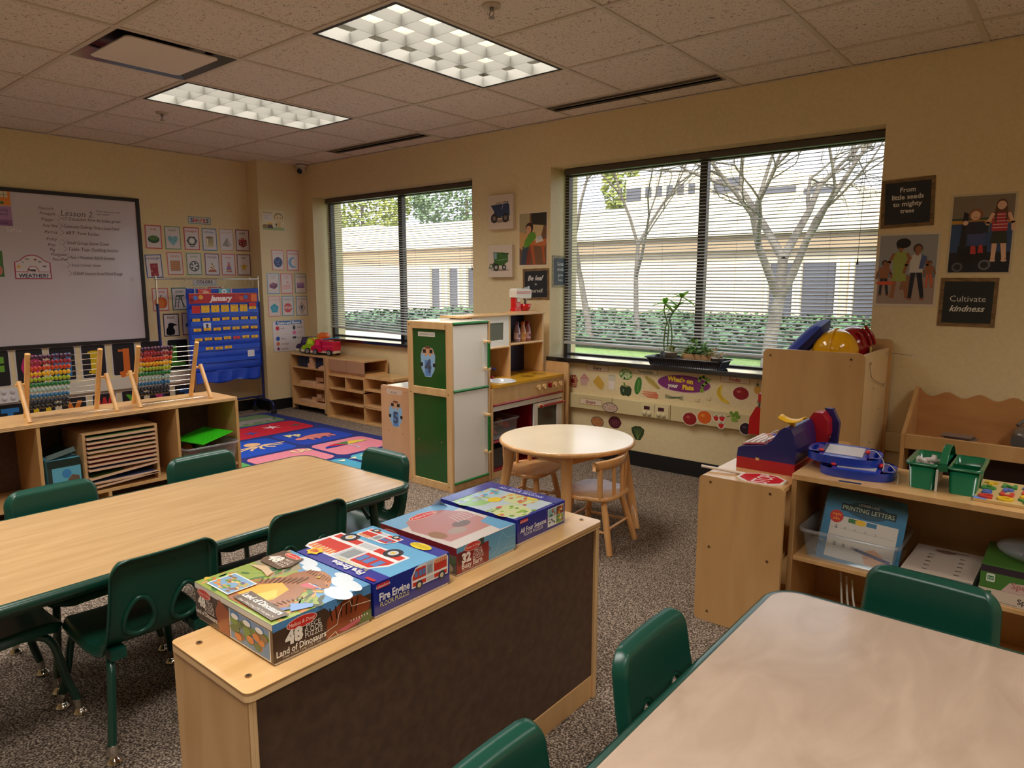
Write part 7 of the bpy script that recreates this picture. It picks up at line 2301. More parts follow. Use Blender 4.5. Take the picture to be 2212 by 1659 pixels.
def straw(a, w, h):
  for cx, cy in ((.28, .68), (.66, .70), (.62, .25)):
    a.ell(cx * w, cy * h, .25 * w, .24 * h, (236, 226, 206)); a.poly([((cx - .2) * w, (cy + .1) * h), ((cx + .2) * w, (cy + .12) * h), ((cx + .14) * w, (cy - .1) * h), (cx * w, (cy - .22) * h), ((cx - .15) * w, (cy - .08) * h)], (200, 40, 36)); a.poly([((cx - .14) * w, (cy + .12) * h), ((cx + .14) * w, (cy + .13) * h), (cx * w, (cy + .2) * h)], (80, 120, 50))
decal('three strawberries food decal on the raceway', 4.669, .354, .102, .102, straw, y=RC)
def grapes(a, w, h):
  r = random.Random(3)
  for k in range(16):
    a.ell(w * r.uniform(.3, .9), h * r.uniform(.15, .85), .011, .011, (110, 150, 50) if k % 2 else (134, 172, 66), n=10)
  a.line([(0, .4 * h), (.3 * w, .5 * h)], .004, (110, 120, 60))
decal('green grapes food decal on the raceway', 4.768, .410, .085, .08, grapes, y=RC)
decal('dark purple plum food decal at the raceway end by the cabinet', 4.852, .340, .082, .078, fruit((44, 26, 40), (90, 70, 90), False), y=RC)
def bowl(c1, c2):
  def f(a, w, h):
    r = random.Random(5)
    a.ell(w / 2, h / 2, w * .5, h * .5, (70, 50, 60)); a.ell(w / 2, h / 2, w * .46, h * .44, c1)
    for k in range(16):
      x, y, q = w * r.uniform(.2, .8), h * r.uniform(.25, .75), r.uniform(0, 3)
      a.line([(x, y), (x + .012 * cos(q), y + .008 * sin(q))], .003, c2)
  return f
decal('round plate of pasta food decal beside the Grains sign', 3.841, .363, .128, .072, bowl((206, 180, 160), (150, 80, 70)), y=RC)
decal('bowl of grain food decal partly hidden by the round table', 3.724, .235, .11, .078, bowl((190, 130, 80), (140, 80, 50)))
def cabb(a, w, h):
  a.poly([(w / 2 + w * .5 * cos(radians(q)) * (1 + .06 * (q % 60 == 0)), h / 2 + h * .5 * sin(radians(q))) for q in range(0, 360, 20)], (84, 24, 38)); [a.poly(circ(w / 2, h / 2, w * r_, h * r_ * .9, 14), c) for r_, c in ((.36, (130, 70, 84)), (.32, (90, 26, 42)), (.2, (140, 84, 96)), (.16, (92, 28, 44)), (.06, (150, 96, 104)))]
decal('dark red cabbage food decal above the lettuce', 3.875, .245, .104, .088, cabb)
def lett(a, w, h):
  a.poly([(.35 * w, 0), (.7 * w, 0), (.95 * w, .45 * h), (w, .8 * h), (.7 * w, h), (.3 * w, .98 * h), (0, .8 * h), (.08 * w, .45 * h)], (50, 70, 38)); [a.line([(.52 * w, .02 * h), (x * w, .8 * h)], .003, (120, 140, 80)) for x in (.2, .35, .5, .65, .82)]
decal('dark green lettuce bunch food decal low on the wall', 4.062, .187, .104, .1, lett)
for nm, x0, z0, w, h, tx, c, bc in (('Dairy', 3.677, .649, .188, .042, 'Dairy', (50, 44, 60), (150, 60, 50)), ('Vegetables', 4.066, .657, .188, .036, 'Vegetables', (60, 110, 84), (120, 130, 80)), ('Fruits', 4.699, .655, .190, .042, 'Fruits', (180, 40, 50), (190, 130, 60)), ('Grains', 3.645, .400, .190, .043, 'Grains', (150, 50, 54), (180, 120, 50))):
  y = RC if nm == 'Grains' else -.0012
  t = thing('food_sign', 'white rectangular food sign reading ' + nm, 'sign', (x0 + w / 2, y, z0), group='food group signs')
  a = wart(x0, z0, y).part('card').rect(0, 0, w, h, (228, 212, 186)).frame(.0, .0, w, h, .003, bc).part('lettering').txt(tx, w / 2, h / 2, h * .52, c, maxw=w * .8, bold=.03)
  a.done(t)
t = thing('title_sticker', "purple oval decal reading What's on your Plate with green question mark", 'sticker', (4.46, -.002, .56))
a = wart(4.256, .560, -.0012).part('oval').ell(.19, .058, .192, .060, (206, 170, 190), n=40).ell(.19, .058, .187, .056, (124, 44, 110), n=40).part('lettering').txt("What's on", .165, .082, .030, (236, 196, 60), maxw=.25, bold=.06, rot=-3, outline=(110, 50, 60)).txt('your', .115, .040, .026, (236, 226, 216), bold=.05, outline=(90, 40, 70)).txt('Plate', .225, .036, .028, (240, 200, 60), bold=.07, outline=(110, 50, 60))
a.part('question_mark').line([(.300, .085), (.305, .108), (.330, .116), (.355, .10), (.350, .078), (.325, .060), (.323, .048)], .018, (130, 170, 60)).ell(.322, .026, .015, .014, (130, 160, 50)).poly([(.352, .09), (.378, .085), (.372, .098), (.388, .104), (.368, .108), (.35, .104)], (140, 180, 70))
a.done(t)
for k, (x, z) in enumerate(((4.545, .521), (4.625, .540))):
  o = MB().obox((x - .015, -.004, z - .011), (.03, 0, -.002), (0, .0038, 0), (0, 0, .022), M((222, 204, 160), .5))
  tag(o.build('foam_tape', bevel=.001), ('left', 'right')[k] + ' small bare adhesive square below the purple title decal', 'adhesive pad', 'adhesive squares on the wall')
for k, x in enumerate((4.160, 4.268)):
  t = thing('wall_outlet', ('left', 'right')[k] + ' outlet with two round caps and dark display on the raceway', 'outlet', (x + .045, -.036, .372), group='outlets on the window wall raceway')
  MB().box(x, -.0385, .372, x + .095, -.0352, .460, M((220, 206, 160), .4)).build('plate', t, bevel=.001)
  MB().box(x + .018, -.0395, .420, x + .062, -.0386, .444, M((70, 24, 38), .3)).build('display', t)
  for q in (.022, .060):
    MB().lathe([(0, .006), (.0155, .005), (.017, 0)], (x + q, -.0388, .392), M((206, 192, 150), .35), n=18, axis=Matrix.Rotation(radians(90), 3, 'X')).build('cap', t)
# pineapple decal beside cabinet
def pine(a, w, h):
  a.ell(w * .5, h * .3, w * .3, h * .3, (200, 150, 60)); [a.poly([(w * .5 - .005, h * .55), (w * (.5 + d), h * (1 - abs(d))), (w * .5 + .005, h * .55)], (50, 84, 50)) for d in (-.4, -.2, 0, .2, .4)]
decal('pineapple food decal behind the cleaning rack', 4.905, .60, .07, .09, pine)
# ------------------------------------------------------------------ alphabet rug
t = thing('alphabet_rug', 'colourful alphabet rug with animals between the cubby shelf and the block shelf', 'rug', (1.8, -1.7, 0))
RB = noise_mat('navy_rug_pile', (20, 32, 96), (28, 44, 120), nscale=200, rough=.95, bump=.3)
MB().prism(rrect(2.50, 1.5, .05), (.30, -2.06, .0006), (1, 0, 0), (0, 1, 0), (0, 0, .007), RB).build('pile', t)
def rugm(c):
  k = ('rug', c)
  if k not in _M:
    _M[k] = noise_mat('rug_pile_%d_%d_%d' % c, tuple(int(v * .9) for v in c), tuple(min(255, int(v * 1.06)) for v in c), nscale=220, rough=.95, bump=.3, spec=.1)
  return _M[k]
a = Art((.30, -3.46, .0078), (1, 0, 0), (0, 1, 0), (0, 0, 1), rough=.9, step=.00004)
# read from the +x side: letters run along +y with their tops toward -x; plane coords u=x-.30, v=y+3.46
cells = [(.34, .44, [(110, 134, 96), (200, 60, 60), (90, 150, 190), (226, 190, 90), (120, 150, 90)]), (.82, .42, [(190, 40, 56), (190, 40, 56), (70, 130, 80), (90, 150, 190), (200, 150, 60)]), (1.30, .50, [(46, 70, 168), (40, 78, 178), (226, 140, 60), (200, 60, 70), (90, 160, 100)]), (1.85, .44, [(214, 130, 146), (214, 130, 146), (90, 160, 90), (60, 120, 180), (226, 190, 90)]), (2.34, .42, [(90, 170, 190), (80, 160, 190), (200, 70, 80), (226, 160, 70), (80, 140, 90)])]
PITCH = .545
for ci, (x0, wd, cols) in enumerate(cells):
  for ri in range(3):
    y1 = -.66 - ri * PITCH; y0 = max(-2.03, y1 - (PITCH - .04))
    if ci == 1 and ri == 0:
      y0 = y1 - 2 * PITCH + .04
    if ci == 1 and ri == 1:
      continue
    a.part('colour_block')
    a.poly(rrect(wd, y1 - y0, .07, 4, x0 - .30, y0 + 3.46), rugm(cols[ri]))
a.k += 1
def rg(x, y): return (x - .30, y + 3.46)
def rp(pts, c, cx, cy, s=1.0):
  """figure drawn upright for a reader on the +x side: (right,up)->(+y,-x)"""
  a.poly([rg(cx - v * s, cy + u * s) for u, v in pts][::-1], rugm(c))
CR = (214, 176, 150)
a.part('elephant_figure')
rp([(.25 * cos(radians(q)), .09 * sin(radians(q)) + .0) for q in range(0, 360, 20)], (40, 44, 44), .60, -.93)
rp([(.235 * cos(radians(q)), .08 * sin(radians(q)) + .0) for q in range(0, 360, 20)], (150, 144, 136), .60, -.93)
for u in (-.15, -.05, .08, .16):
  rp([(u - .02, -.12), (u + .02, -.12), (u + .025, -.04), (u - .025, -.04)], (150, 144, 136), .60, -.93)
a.part('starfish_figure')
for cx, cy, c, r in ((.98, -.95, (226, 200, 206), .10), (1.08, -1.20, (70, 80, 150), .09), (1.05, -.75, (80, 90, 84), .07)):
  for q in range(0, 360, 60):
    qa = radians(q + 10)
    rp([(cos(qa + 1.57) * .012, sin(qa + 1.57) * .012), (cos(qa) * r, sin(qa) * r), (cos(qa - 1.57) * .012, sin(qa - 1.57) * .012)], c, cx, cy)
  rp([(r * .35 * cos(radians(q)), r * .35 * sin(radians(q))) for q in range(0, 360, 40)], c, cx, cy)
a.part('octopus_figure')
for q in (-75, -50, -25, 0, 25, 50, 75):
  pts = [(sin(radians(q)) * r_ * 1.6 + (.02 * sin(r_ * 40)), -cos(radians(q)) * r_ * .9 - .01) for r_ in (.02, .06, .10, .15)]
  for p, n_ in zip(pts, pts[1:]):
    d = Vector((n_[0] - p[0], n_[1] - p[1])).normalized(); nn = Vector((-d.y, d.x)) * .011
    rp([(p[0] - nn.x, p[1] - nn.y), (n_[0] - nn.x, n_[1] - nn.y), (n_[0] + nn.x, n_[1] + nn.y), (p[0] + nn.x, p[1] + nn.y)], (226, 190, 150), 1.52, -1.42)
rp([(.065 * cos(radians(q)), .06 * sin(radians(q)) + .03) for q in range(0, 360, 24)], (222, 176, 130), 1.50, -1.42)
a.part('pig_figure')
rp([(.15 * cos(radians(q)), .075 * sin(radians(q))) for q in range(0, 360, 24)], (60, 30, 40), 1.58, -.90)
rp([(.14 * cos(radians(q)), .068 * sin(radians(q))) for q in range(0, 360, 24)], (206, 120, 116), 1.58, -.90)
rp([(.05 * cos(radians(q)) - .15, .045 * sin(radians(q)) - .01) for q in range(0, 360, 30)], (214, 130, 124), 1.58, -.90)
for u in (-.09, -.03, .06, .11):
  rp([(u - .015, -.11), (u + .015, -.11), (u + .015, -.04), (u - .015, -.04)], (206, 120, 116), 1.58, -.90)
a.part('umbrella_figure')
seg = [(40, 60, 150), (190, 40, 50), (80, 120, 80), (222, 180, 70), (206, 190, 90)]
for k in range(5):
  a0, a1 = 180 - k * 36, 180 - (k + 1) * 36
  rp([(0, -.01)] + [(.20 * cos(radians(q)), .09 * sin(radians(q))) for q in (a0, (a0 + a1) / 2, a1)], seg[k], 2.03, -.92)
rp([(-.006, .0), (.006, .0), (.012, -.14), (-.0, -.14)], (190, 200, 214), 2.03, -.92)
rp([(-.03, -.15), (.012, -.15), (.012, -.135), (-.02, -.135)], (190, 200, 214), 2.03, -.92)
a.part('crocodile_figure')
rp([(-.2, -.04), (.1, -.05), (.26, -.01), (.1, .05), (-.2, .05), (-.28, .0)], (40, 90, 50), 2.13, -1.80)
rp([(-.18, -.02), (.08, -.03), (.2, -.0), (.1, .02), (-.2, .02)], (120, 170, 100), 2.13, -1.80)
for k in range(4):
  rp([(-.2 + .1 * k, .04), (-.13 + .1 * k, .05), (-.16 + .1 * k, .0)], (226, 226, 190), 2.45, -1.1)
a.part('lettering')
for s_, x, y, hh, c in (('Pp', 1.42, -1.02, .085, (226, 214, 150)), ('Uu', 1.93, -1.28, .085, (226, 196, 150)), ('Oo', 1.40, -1.66, .06, (226, 214, 150)), ('Ww', 2.42, -.9, .07, (226, 226, 190))):
  v, f, wd = text_geo(s_, .05)
  a.k += 1
  vs = [a.P(rg(x - (p[1] - .5) * hh, y + p[0] * hh)) for p in v]
  a.cur.add(vs, [tuple(reversed(q)) for q in f], rugm(c))
a.done(t)

# ------------------------------------------------------------------ pocket chart stand
px_ = .25
t = thing('chart_stand', 'rolling metal chart stand with silver and blue poles holding the calendar', 'stand', (px_, -1.06, 0))
CB = M((24, 38, 92), .3, .2, coat=.3, name='blue_stand_enamel')
for y, nm in ((-1.537, 'left'), (-.577, 'right')):
  MB().cyl((px_, y, 1.09), (px_, y, 1.34), .008, CHROME, n=14).build('upper_pole', t)
  MB().cyl((px_, y, .12), (px_, y, 1.10), .0125, CB, n=14).build('lower_pole', t)
  ft = MB().tube(spline([(px_ - .17, y, .055), (px_ - .165, y, .10), (px_ - .12, y, .128), (px_, y, .135), (px_ + .12, y, .128), (px_ + .165, y, .10), (px_ + .17, y, .055)], 5), .011, CB, n=12).build('foot', t)
  for sx in (-1, 1):
    MB().cyl((px_ + sx * .17 - .012, y, .026), (px_ + sx * .17 + .012, y, .026), .026, M((60, 60, 64), .3, .5), n=18).cyl((px_ + sx * .17, y, .03), (px_ + sx * .17, y, .065), .008, CHROME, n=10).build('caster', ft)
  MB().ball((px_, y, 1.315), .013, CHROME, nu=12, nv=8).build('joint', t)
MB().cyl((px_, -1.537, 1.315), (px_, -.577, 1.315), .007, CHROME, n=12).build('crossbar', t)
MB().cyl((px_, -1.537, .17), (px_, -.577, .17), .010, CB, n=12).build('lower_bar', t)
# rings
CYA, CYB, CZT, CZB = -1.292, -.593, 1.228, .470
for i, y in enumerate((-1.25, -.96, -.665)):
  t_ = thing('binder_ring', ['left', 'middle', 'right'][i] + ' silver binder ring hanging the blue calendar from the stand', 'ring', (px_, y, 1.2), group='rings holding the calendar')
  cc = Vector((px_ + .002, y, 1.275))
  MB().tube([cc + Vector((.012 * sin(a), .046 * cos(a), .048 * sin(a))) for a in [2 * pi * k / 32 for k in range(32)]], .0018, CHROME, n=6, closed=True).build('ring', t_)
  if i == 2:
    MB().tube([cc + Vector((.02 + .012 * sin(a), .018 * cos(a), -.01 + .045 * sin(a))) for a in [2 * pi * k / 24 for k in range(24)]], .0018, CHROME, n=6, closed=True).build('second_ring', t_)
# calendar
t = thing('pocket_chart', 'blue fabric calendar pocket chart reading January with yellow number cards', 'calendar', (px_ + .02, -.94, .34))
CBL = noise_mat('blue_pocket_nylon', (20, 62, 176), (26, 74, 196), scale=(6, 1, 2), nscale=6, rough=.38, bump=.5, bdist=.01)
X = px_ + .016
def cloth(u, v):
  y = CYA + (CYB - CYA) * u
  z = CZB + (CZT - CZB) * v - .006 * sin(pi * u)
  return (X + .004 * sin(u * 9 + v * 5) * (1 - v) + .003 * sin(v * 40), y, z)
m = MB().grid(cloth, 30, 60, CBL)
o = m.build('chart_body', t); md = o.modifiers.new('solid', 'SOLIDIFY'); md.thickness = .002; md.offset = -1
def skirt(u, v):
  y = -1.25 + (.64) * u + .01 * (v - .5)
  z = .36 + .112 * v + (.012 * sin(u * 6.28 * 2) if v < .1 else 0)
  return (X + .014 * sin(u * 6.28 * 4.5) * (1 - v) * .8 + .012 * (1 - v), y, z)
o = MB().grid(skirt, 60, 10, CBL).build('bottom_pocket', t); md = o.modifiers.new('solid', 'SOLIDIFY'); md.thickness = .002
XA = X + .008
a = Art((XA, CYA, CZB), (0, 1, 0), (0, 0, 1), (1, 0, 0), step=.00015)
Hc = CZT - CZB; Wc = CYB - CYA
a.part('pocket_seam')
PKT = M((30, 84, 206), .3, coat=.2)
for zz in (.585, .475, .355, .245, .135):
  a.rect(.02, zz - .058, Wc - .03, .046, PKT)
a.part('header').rect(.02, .625, Wc - .035, .085, (176, 40, 44))
for u, v, c in ((.08, .675, (80, 120, 200)), (.13, .68, (222, 160, 60)), (.045, .655, (120, 24, 50)), (.52, .665, (214, 90, 40)), (.565, .675, (70, 110, 190)), (.48, .68, (190, 60, 50))):
  a.ell(u, v, .022, .020, c)
a.rect(.62, .632, .06, .07, (226, 110, 50)).line([(.02, .712), (Wc - .015, .712)], .004, (226, 150, 110))
a.part('lettering').txt('January', .32, .668, .046, (240, 226, 226), shear=.3, bold=.05, maxw=.26)
a.done(t)
a = Art((XA, CYA, CZB), (0, 1, 0), (0, 0, 1), (1, 0, 0), step=.00015)
YC_ = (232, 180, 40); col0 = .035; pw = .083; pitch_ = .0935
def numcard(lab, u, v, w, h, c, txt, tr=0.0, extra=None):
  t2 = thing('number_tag', lab, 'card', (XA, CYA + u + w / 2, CZB + v), group='number cards in the calendar')
  aa = Art((XA + .0012, CYA + u, CZB + v), (0, cos(tr), sin(tr)), (0, -sin(tr), cos(tr)), (1, 0, 0)).part('card').rect(0, 0, w, h, c).part('lettering')
  if txt:
    aa.txt(txt, w * .5, h * .42 if h < .04 else h * .3, .018, (90, 60, 30))
  if h > .05:
    aa.rect(w * .2, h * .86, w * .6, .004, (150, 90, 40))
  if extra:
    aa.part('picture').rect(0, h, w, .045, (206, 216, 228)).ell(w / 2, h + .025, .012, .012, (60, 40, 40)).poly([(w * .3, h), (w * .7, h), (w * .6, h + .018), (w * .4, h + .018)], (60, 70, 130))
  aa.done(t2)
for k in range(7):
  u = col0 + k * pitch_ - .008 * (k > 0) + .006
  if k == 0:
    numcard('blank red card in the top left pocket of the calendar', u, .535, pw - .006, .070, (200, 40, 40), None)
  elif k == 6:
    numcard('yellow card number 6 with red top in the calendar', u, .560, pw - .008, .024, YC_, '6')
    t2 = thing('day_tag', 'red weekday card above number 6 in the calendar', 'card', (XA, CYA + u, CZB + .585))
    Art((XA + .0012, CYA + u, CZB + .585), (0, 1, 0), (0, 0, 1), (1, 0, 0)).part('card').rect(0, 0, pw - .008, .034, (206, 50, 40)).done(t2)
  else:
    numcard('yellow card number %d in the top row of the calendar' % k, u, .540, pw - .006, .066, YC_, str(k))
n_ = 7
for r_, v in enumerate((.462, .372, .283, .195)):
  for k in range(7):
    if n_ > 31 or (r_ == 3 and k == 0):
      n_ += 1; continue
    u = col0 + k * pitch_ + .004 + r_ * .005 * (1 - k / 7)
    red = n_ == 25
    numcard(('red card number %d' if red else 'yellow card number %d') % n_ + ' in the calendar', u, v + .003 * (k % 2), pw - .012, .026, (206, 60, 56) if red else YC_, str(n_), tr=random.uniform(-.03, .06) if n_ in (10, 18, 25, 19) else 0, extra=(n_ == 15))
    n_ += 1
o = MB().prism(rrect(.07, .062, .006), (XA + .001, CYA + .555, CZB + .105), (0, 1, 0), (0, 0, 1), (.001, 0, 0), M((222, 222, 230), .4))
tag(o.build('blank_card'), 'blank white card in the lower right of the blue calendar', 'card')
for k, (u, w_, c, lab) in enumerate(((.07, .02, (60, 90, 150), 'narrow blue striped card tucked at the top of the calendar'), (.105, .125, (190, 60, 60), 'red season card tucked at the top of the calendar'), (.30, .11, (90, 170, 190), 'teal card with white ring tucked at the top of the calendar'), (.415, .02, (150, 90, 180), 'purple card strip tucked at the top of the calendar'))):
  t2 = thing('season_card', lab, 'card', (XA, CYA + u, CZB + .71), group='cards above the January header')
  aa = Art((XA + .0005, CYA + u, CZB + .705), (0, 1, 0), (0, 0, 1), (1, 0, 0)).part('card').rect(0, 0, w_, .05, c).part('picture')
  if k == 2:
    aa.ell(w_ / 2, .025, .024, .022, (226, 236, 240)).ell(w_ / 2, .025, .010, .009, (80, 120, 190))
  elif k == 1:
    aa.ell(w_ * .6, .018, .03, .014, (226, 170, 150)).line([(.02, .03), (.08, .04)], .004, (240, 190, 160))
  else:
    aa.rect(w_ * .3, 0, w_ * .3, .05, (210, 210, 226))
  aa.done(t2)

# ------------------------------------------------------------------ toy trucks
def truck(label, x, y, col, cargo, name='toy_truck', rz=0.0):
  t = thing(name, label, 'toy', (x, y, .581), rz, 'toy trucks on the block shelf')
  B = M(col, .25, coat=.4); WH = M((222, 206, 186), .4); TY = M((40, 38, 42), .6); HB = M((190, 184, 176), .35); WI = M(tuple(min(255, int(c * 1.2 + 20)) for c in col), .15, coat=.5)
  b = MB()
  # front is -x; length .30, width .12
  prof = [(-.15, .03), (-.152, .065), (-.135, .085), (-.105, .092), (-.085, .150), (-.075, .156), (-.02, .156), (-.012, .148), (-.012, .03)]
  b.prism(prof, (0, -.055, 0), (1, 0, 0), (0, 0, 1), (0, .11, 0), B)
  b.build('cab', t, bevel=.010, seg=3, world=False)
  MB().box(-.158, -.06, .018, -.10, .06, .040, WH).build('bumper', t, bevel=.006, world=False)
  MB().box(-.10, -.045, .02, .145, .045, .045, WH).build('chassis', t, bevel=.004, world=False)
  w_ = MB()
  for sy in (-1, 1):
    w_.prism([(-.088, .098), (-.072, .146), (-.03, .146), (-.03, .098)], (0, sy * .0555, 0), (1, 0, 0), (0, 0, 1), (0, sy * .0015, 0), WI)
  w_.obox((-.1055, -.042, .098), (.018, 0, .050), (0, .084, 0), (-.002, 0, .001), WI)
  w_.build('cab_window', t, world=False)
  MB().ball((-.148, -.035, .065), .009, M((236, 230, 210), .2), nu=10, nv=8).ball((-.148, .035, .065), .009, M((236, 230, 210), .2), nu=10, nv=8).build('headlight', t, world=False)
  for wx in (-.085, .095):
    for sy in (-1, 1):
      wl = MB().cyl((wx, sy * .045, .029), (wx, sy * .068, .029), .030, TY, n=22).build('wheel', t, bevel=.004, world=False)
      MB().cyl((wx, sy * .068, .029), (wx, sy * .0695, .029), .017, HB, n=18).cyl((wx, sy * .0695, .029), (wx, sy * .071, .029), .008, TY, n=12).build('hubcap', wl, world=False)
  c = MB()
  if cargo == 'fire':
    c.box(.0, -.055, .045, .14, .055, .135, B).box(.004, -.057, .085, .136, .057, .095, M((230, 60, 90), .3))
    for k in range(6):
      c.cyl((.015 + k * .022, -.05, .125), (.015 + k * .022, -.05, .152), .003, B, n=6)
    c.cyl((.01, -.05, .153), (.13, -.05, .153), .004, B, n=8).cyl((.01, .05, .153), (.13, .05, .153), .004, B, n=8)
    c.build('body', t, bevel=.004, world=False)
    L = MB(); LM = M((30, 150, 200), .3, coat=.3)
    L.obox((-.01, -.035, .150), (.165, 0, .018), (0, .012, 0), (0, 0, .010), LM).obox((-.01, .023, .150), (.165, 0, .018), (0, .012, 0), (0, 0, .010), LM)
    for k in range(8):
      L.obox((.0 + k * .02, -.023, .153 + k * .0022), (.006, 0, 0), (0, .046, 0), (0, 0, .006), LM)
    L.build('ladder', t, world=False)
  elif cargo == 'dump':
    c.prism([(.0, .06), (.14, .05), (.155, .13), (-.0, .135), (-.04, .160), (-.045, .152), (-.005, .125)], (0, -.06, 0), (1, 0, 0), (0, 0, 1), (0, .12, 0), M((236, 140, 30), .3, coat=.3))
    c.build('dump_bed', t, bevel=.004, world=False)
  elif cargo == 'mixer':
    OM = M((240, 120, 50), .3, coat=.3)
    Rx = Matrix.Rotation(radians(72), 3, 'Y')
    c.lathe([(0, -.085), (.03, -.083), (.052, -.04), (.055, .0), (.045, .045), (.022, .08), (.03, .095), (.0, .095)], (.055, 0, .120), OM, n=24, axis=Rx)
    c.build('mixing_drum', t, world=False)
    MB().lathe([(.0551, -.005), (.0556, .004), (.0551, .013)], (.055, 0, .120), M((60, 130, 190), .3), n=24, axis=Rx).build('drum_band', t, world=False)
  else:
    c.box(.0, -.05, .05, .14, .05, .10, M((60, 44, 96), .3)).box(-.0, -.045, .10, .06, .045, .135, M((60, 44, 96), .3))
    c.cyl((.03, 0, .14), (.12, 0, .165), .006, M((206, 206, 210), .3), n=8)
    c.build('body', t, bevel=.004, world=False)
  return t
truck('red toy fire truck with blue ladder on the block shelf', .775, -.195, (214, 26, 62), 'fire', 'toy_fire_truck', .18)
truck('lime green toy truck with orange dump bed on the block shelf', .595, -.160, (160, 200, 30), 'dump', 'toy_dump_truck', .50)
truck('dark purple toy truck at the left of the block shelf', .435, -.115, (44, 32, 78), 'plain', 'toy_truck', .62)
t = thing('toy_cement_mixer', 'orange toy mixer drum truck half hidden behind the other toy trucks', 'toy', (.57, -.075, .581))
OM = M((240, 120, 50), .3, coat=.3)
MB().box(.47, -.10, .60, .72, -.045, .66, M((200, 190, 60), .3)).build('chassis', t, bevel=.006)
for x in (.50, .68):
  MB().cyl((x, -.105, .608), (x, -.04, .608), .027, M((40, 38, 42), .6), n=18).build('wheel', t)
MB().lathe([(0, -.07), (.03, -.068), (.05, -.03), (.052, .0), (.042, .04), (.022, .07), (.03, .085), (.0, .085)], (.555, -.075, .735), OM, n=24, axis=Matrix.Rotation(radians(75), 3, 'Y')).build('mixing_drum', t)

# ------------------------------------------------------------------ puzzle boxes on the brown-backed shelf
zt = .5752
def pbox(label, x0, y0, x1, y1, h, side, top, bottom_trim=None, rz=0.0):
  t = thing('puzzle_box', label, 'box', ((x0 + x1) / 2, (y0 + y1) / 2, zt), rz, 'floor puzzle boxes')
  MB().box(x0 + .003, y0 + .003, zt, x1 - .003, y1 - .003, zt + .02, M((228, 222, 212), .6)).build('tray', t)
  m = MB().box(x0, y0, zt + .006, x1, y1, zt + h, M(side, .25, coat=.5))
  m.build('lid', t, bevel=.0008)
  # faces: top (reader on the +x side: right=+y, up=-x); front (+x); left (-y: right=+x)
  T = Art((x1, y0, zt + h + .0002), (0, 1, 0), (-1, 0, 0), (0, 0, 1), rough=.2, coat=.6, step=.00004)
  F = Art((x1 + .0004, y0, zt + .006), (0, 1, 0), (0, 0, 1), (1, 0, 0), rough=.3, coat=.4, step=.00005)
  L = Art((x0, y0 - .0004, zt + .006), (1, 0, 0), (0, 0, 1), (0, -1, 0), rough=.3, coat=.4, step=.00005)
  return t, T, F, L, (y1 - y0), (x1 - x0), h - .006
def oval_logo(a, x, y, w):
  a.ell(x, y, w, w * .36, (236, 200, 180)).ell(x, y, w * .95, w * .32, (206, 50, 44)).txt('Melissa & Doug', x, y, w * .22, (240, 220, 200), shear=.25, maxw=w * 1.7)

# 1 dinosaurs
t, T_, F, L, w, d, h = pbox('dinosaur floor puzzle box, nearest on the brown-backed shelf', 5.052, -3.588, 5.350, -3.358, .083, (90, 60, 40), None)
T_ = Art((5.052, -3.588, zt + h + .0062), (1, 0, 0), (0, 1, 0), (0, 0, 1), rough=.2, coat=.6, step=.00004)
r = random.Random(31)
T_.part('picture').rect(0, 0, d, w, (92, 150, 196)).poly([(0, 0), (d, 0), (d, w * .5), (d * .7, w * .6), (d * .4, w * .75), (0, w * .8)], (142, 160, 66)).poly([(0, w * .6), (d * .35, w * .5), (d * .4, w * .8), (0, w)], (150, 140, 110))
for u, v, p, q in ((.86, .86, .05, .02), (.94, .7, .04, .022), (.3, .93, .04, .016), (.75, .95, .03, .012), (.45, .86, .03, .014)):
  T_.ell(d * u, w * v, p, q, (214, 224, 232), n=14)
for k in range(110):
  T_.lay(k)
  u = r.uniform(.01, .97); v = r.uniform(.03, .62 + .1 * (u < .4))
  T_.ell(d * u, w * v, r.uniform(.006, .02), r.uniform(.003, .008), r.choice([(96, 150, 44), (70, 116, 50), (206, 176, 60), (176, 128, 50), (50, 92, 56), (134, 174, 80), (196, 116, 56), (206, 150, 96), (60, 70, 50)]), n=8, rot=r.uniform(0, 180))
BR_, DK_ = (150, 88, 42), (84, 44, 24)
T_.end()
T_.poly([(.09, .02), (.13, .005), (.25, .01), (.26, .05), (.235, .10), (.21, .13), (.165, .15), (.12, .13), (.10, .08)], BR_)
T_.poly([(.12, .03), (.19, .02), (.205, .06), (.19, .105), (.15, .115), (.12, .08)], (226, 164, 36)).poly([(.15, .03), (.19, .03), (.2, .07), (.17, .09)], (236, 190, 70))
T_.poly([(.13, .12), (.125, .16), (.14, .19), (.17, .205), (.20, .20), (.225, .185), (.245, .165), (.24, .15), (.21, .155), (.19, .145), (.21, .125), (.18, .11)], BR_)
T_.poly([(.17, .205), (.2, .2), (.225, .185), (.245, .165), (.243, .158), (.22, .172), (.19, .182), (.16, .185)], (176, 110, 56))
T_.poly([(.19, .148), (.235, .152), (.205, .128), (.19, .132)], (196, 70, 96)).poly([(.185, .128), (.205, .124), (.232, .138), (.228, .145), (.2, .131)], BR_)
for k in range(8):
  T_.poly([(.196 + k * .0055, .1505), (.1995 + k * .0055, .151), (.198 + k * .0055, .145)], (240, 236, 220))
for k in range(9):
  T_.line([(.10 + k * .009, .10 + .008 * k), (.112 + k * .008, .085 + .006 * k)], .003, DK_)
  T_.line([(.21 + .004 * k, .03 + .009 * k), (.235 + .001 * k, .035 + .008 * k)], .0025, DK_)
  T_.line([(.14 + k * .009, .193 + .001 * (k % 3)), (.147 + k * .009, .178)], .0018, DK_)
T_.ell(.188, .178, .005, .004, (240, 206, 60), n=8).ell(.188, .178, .002, .003, (20, 10, 10), n=6).ell(.235, .166, .003, .002, DK_, n=6)
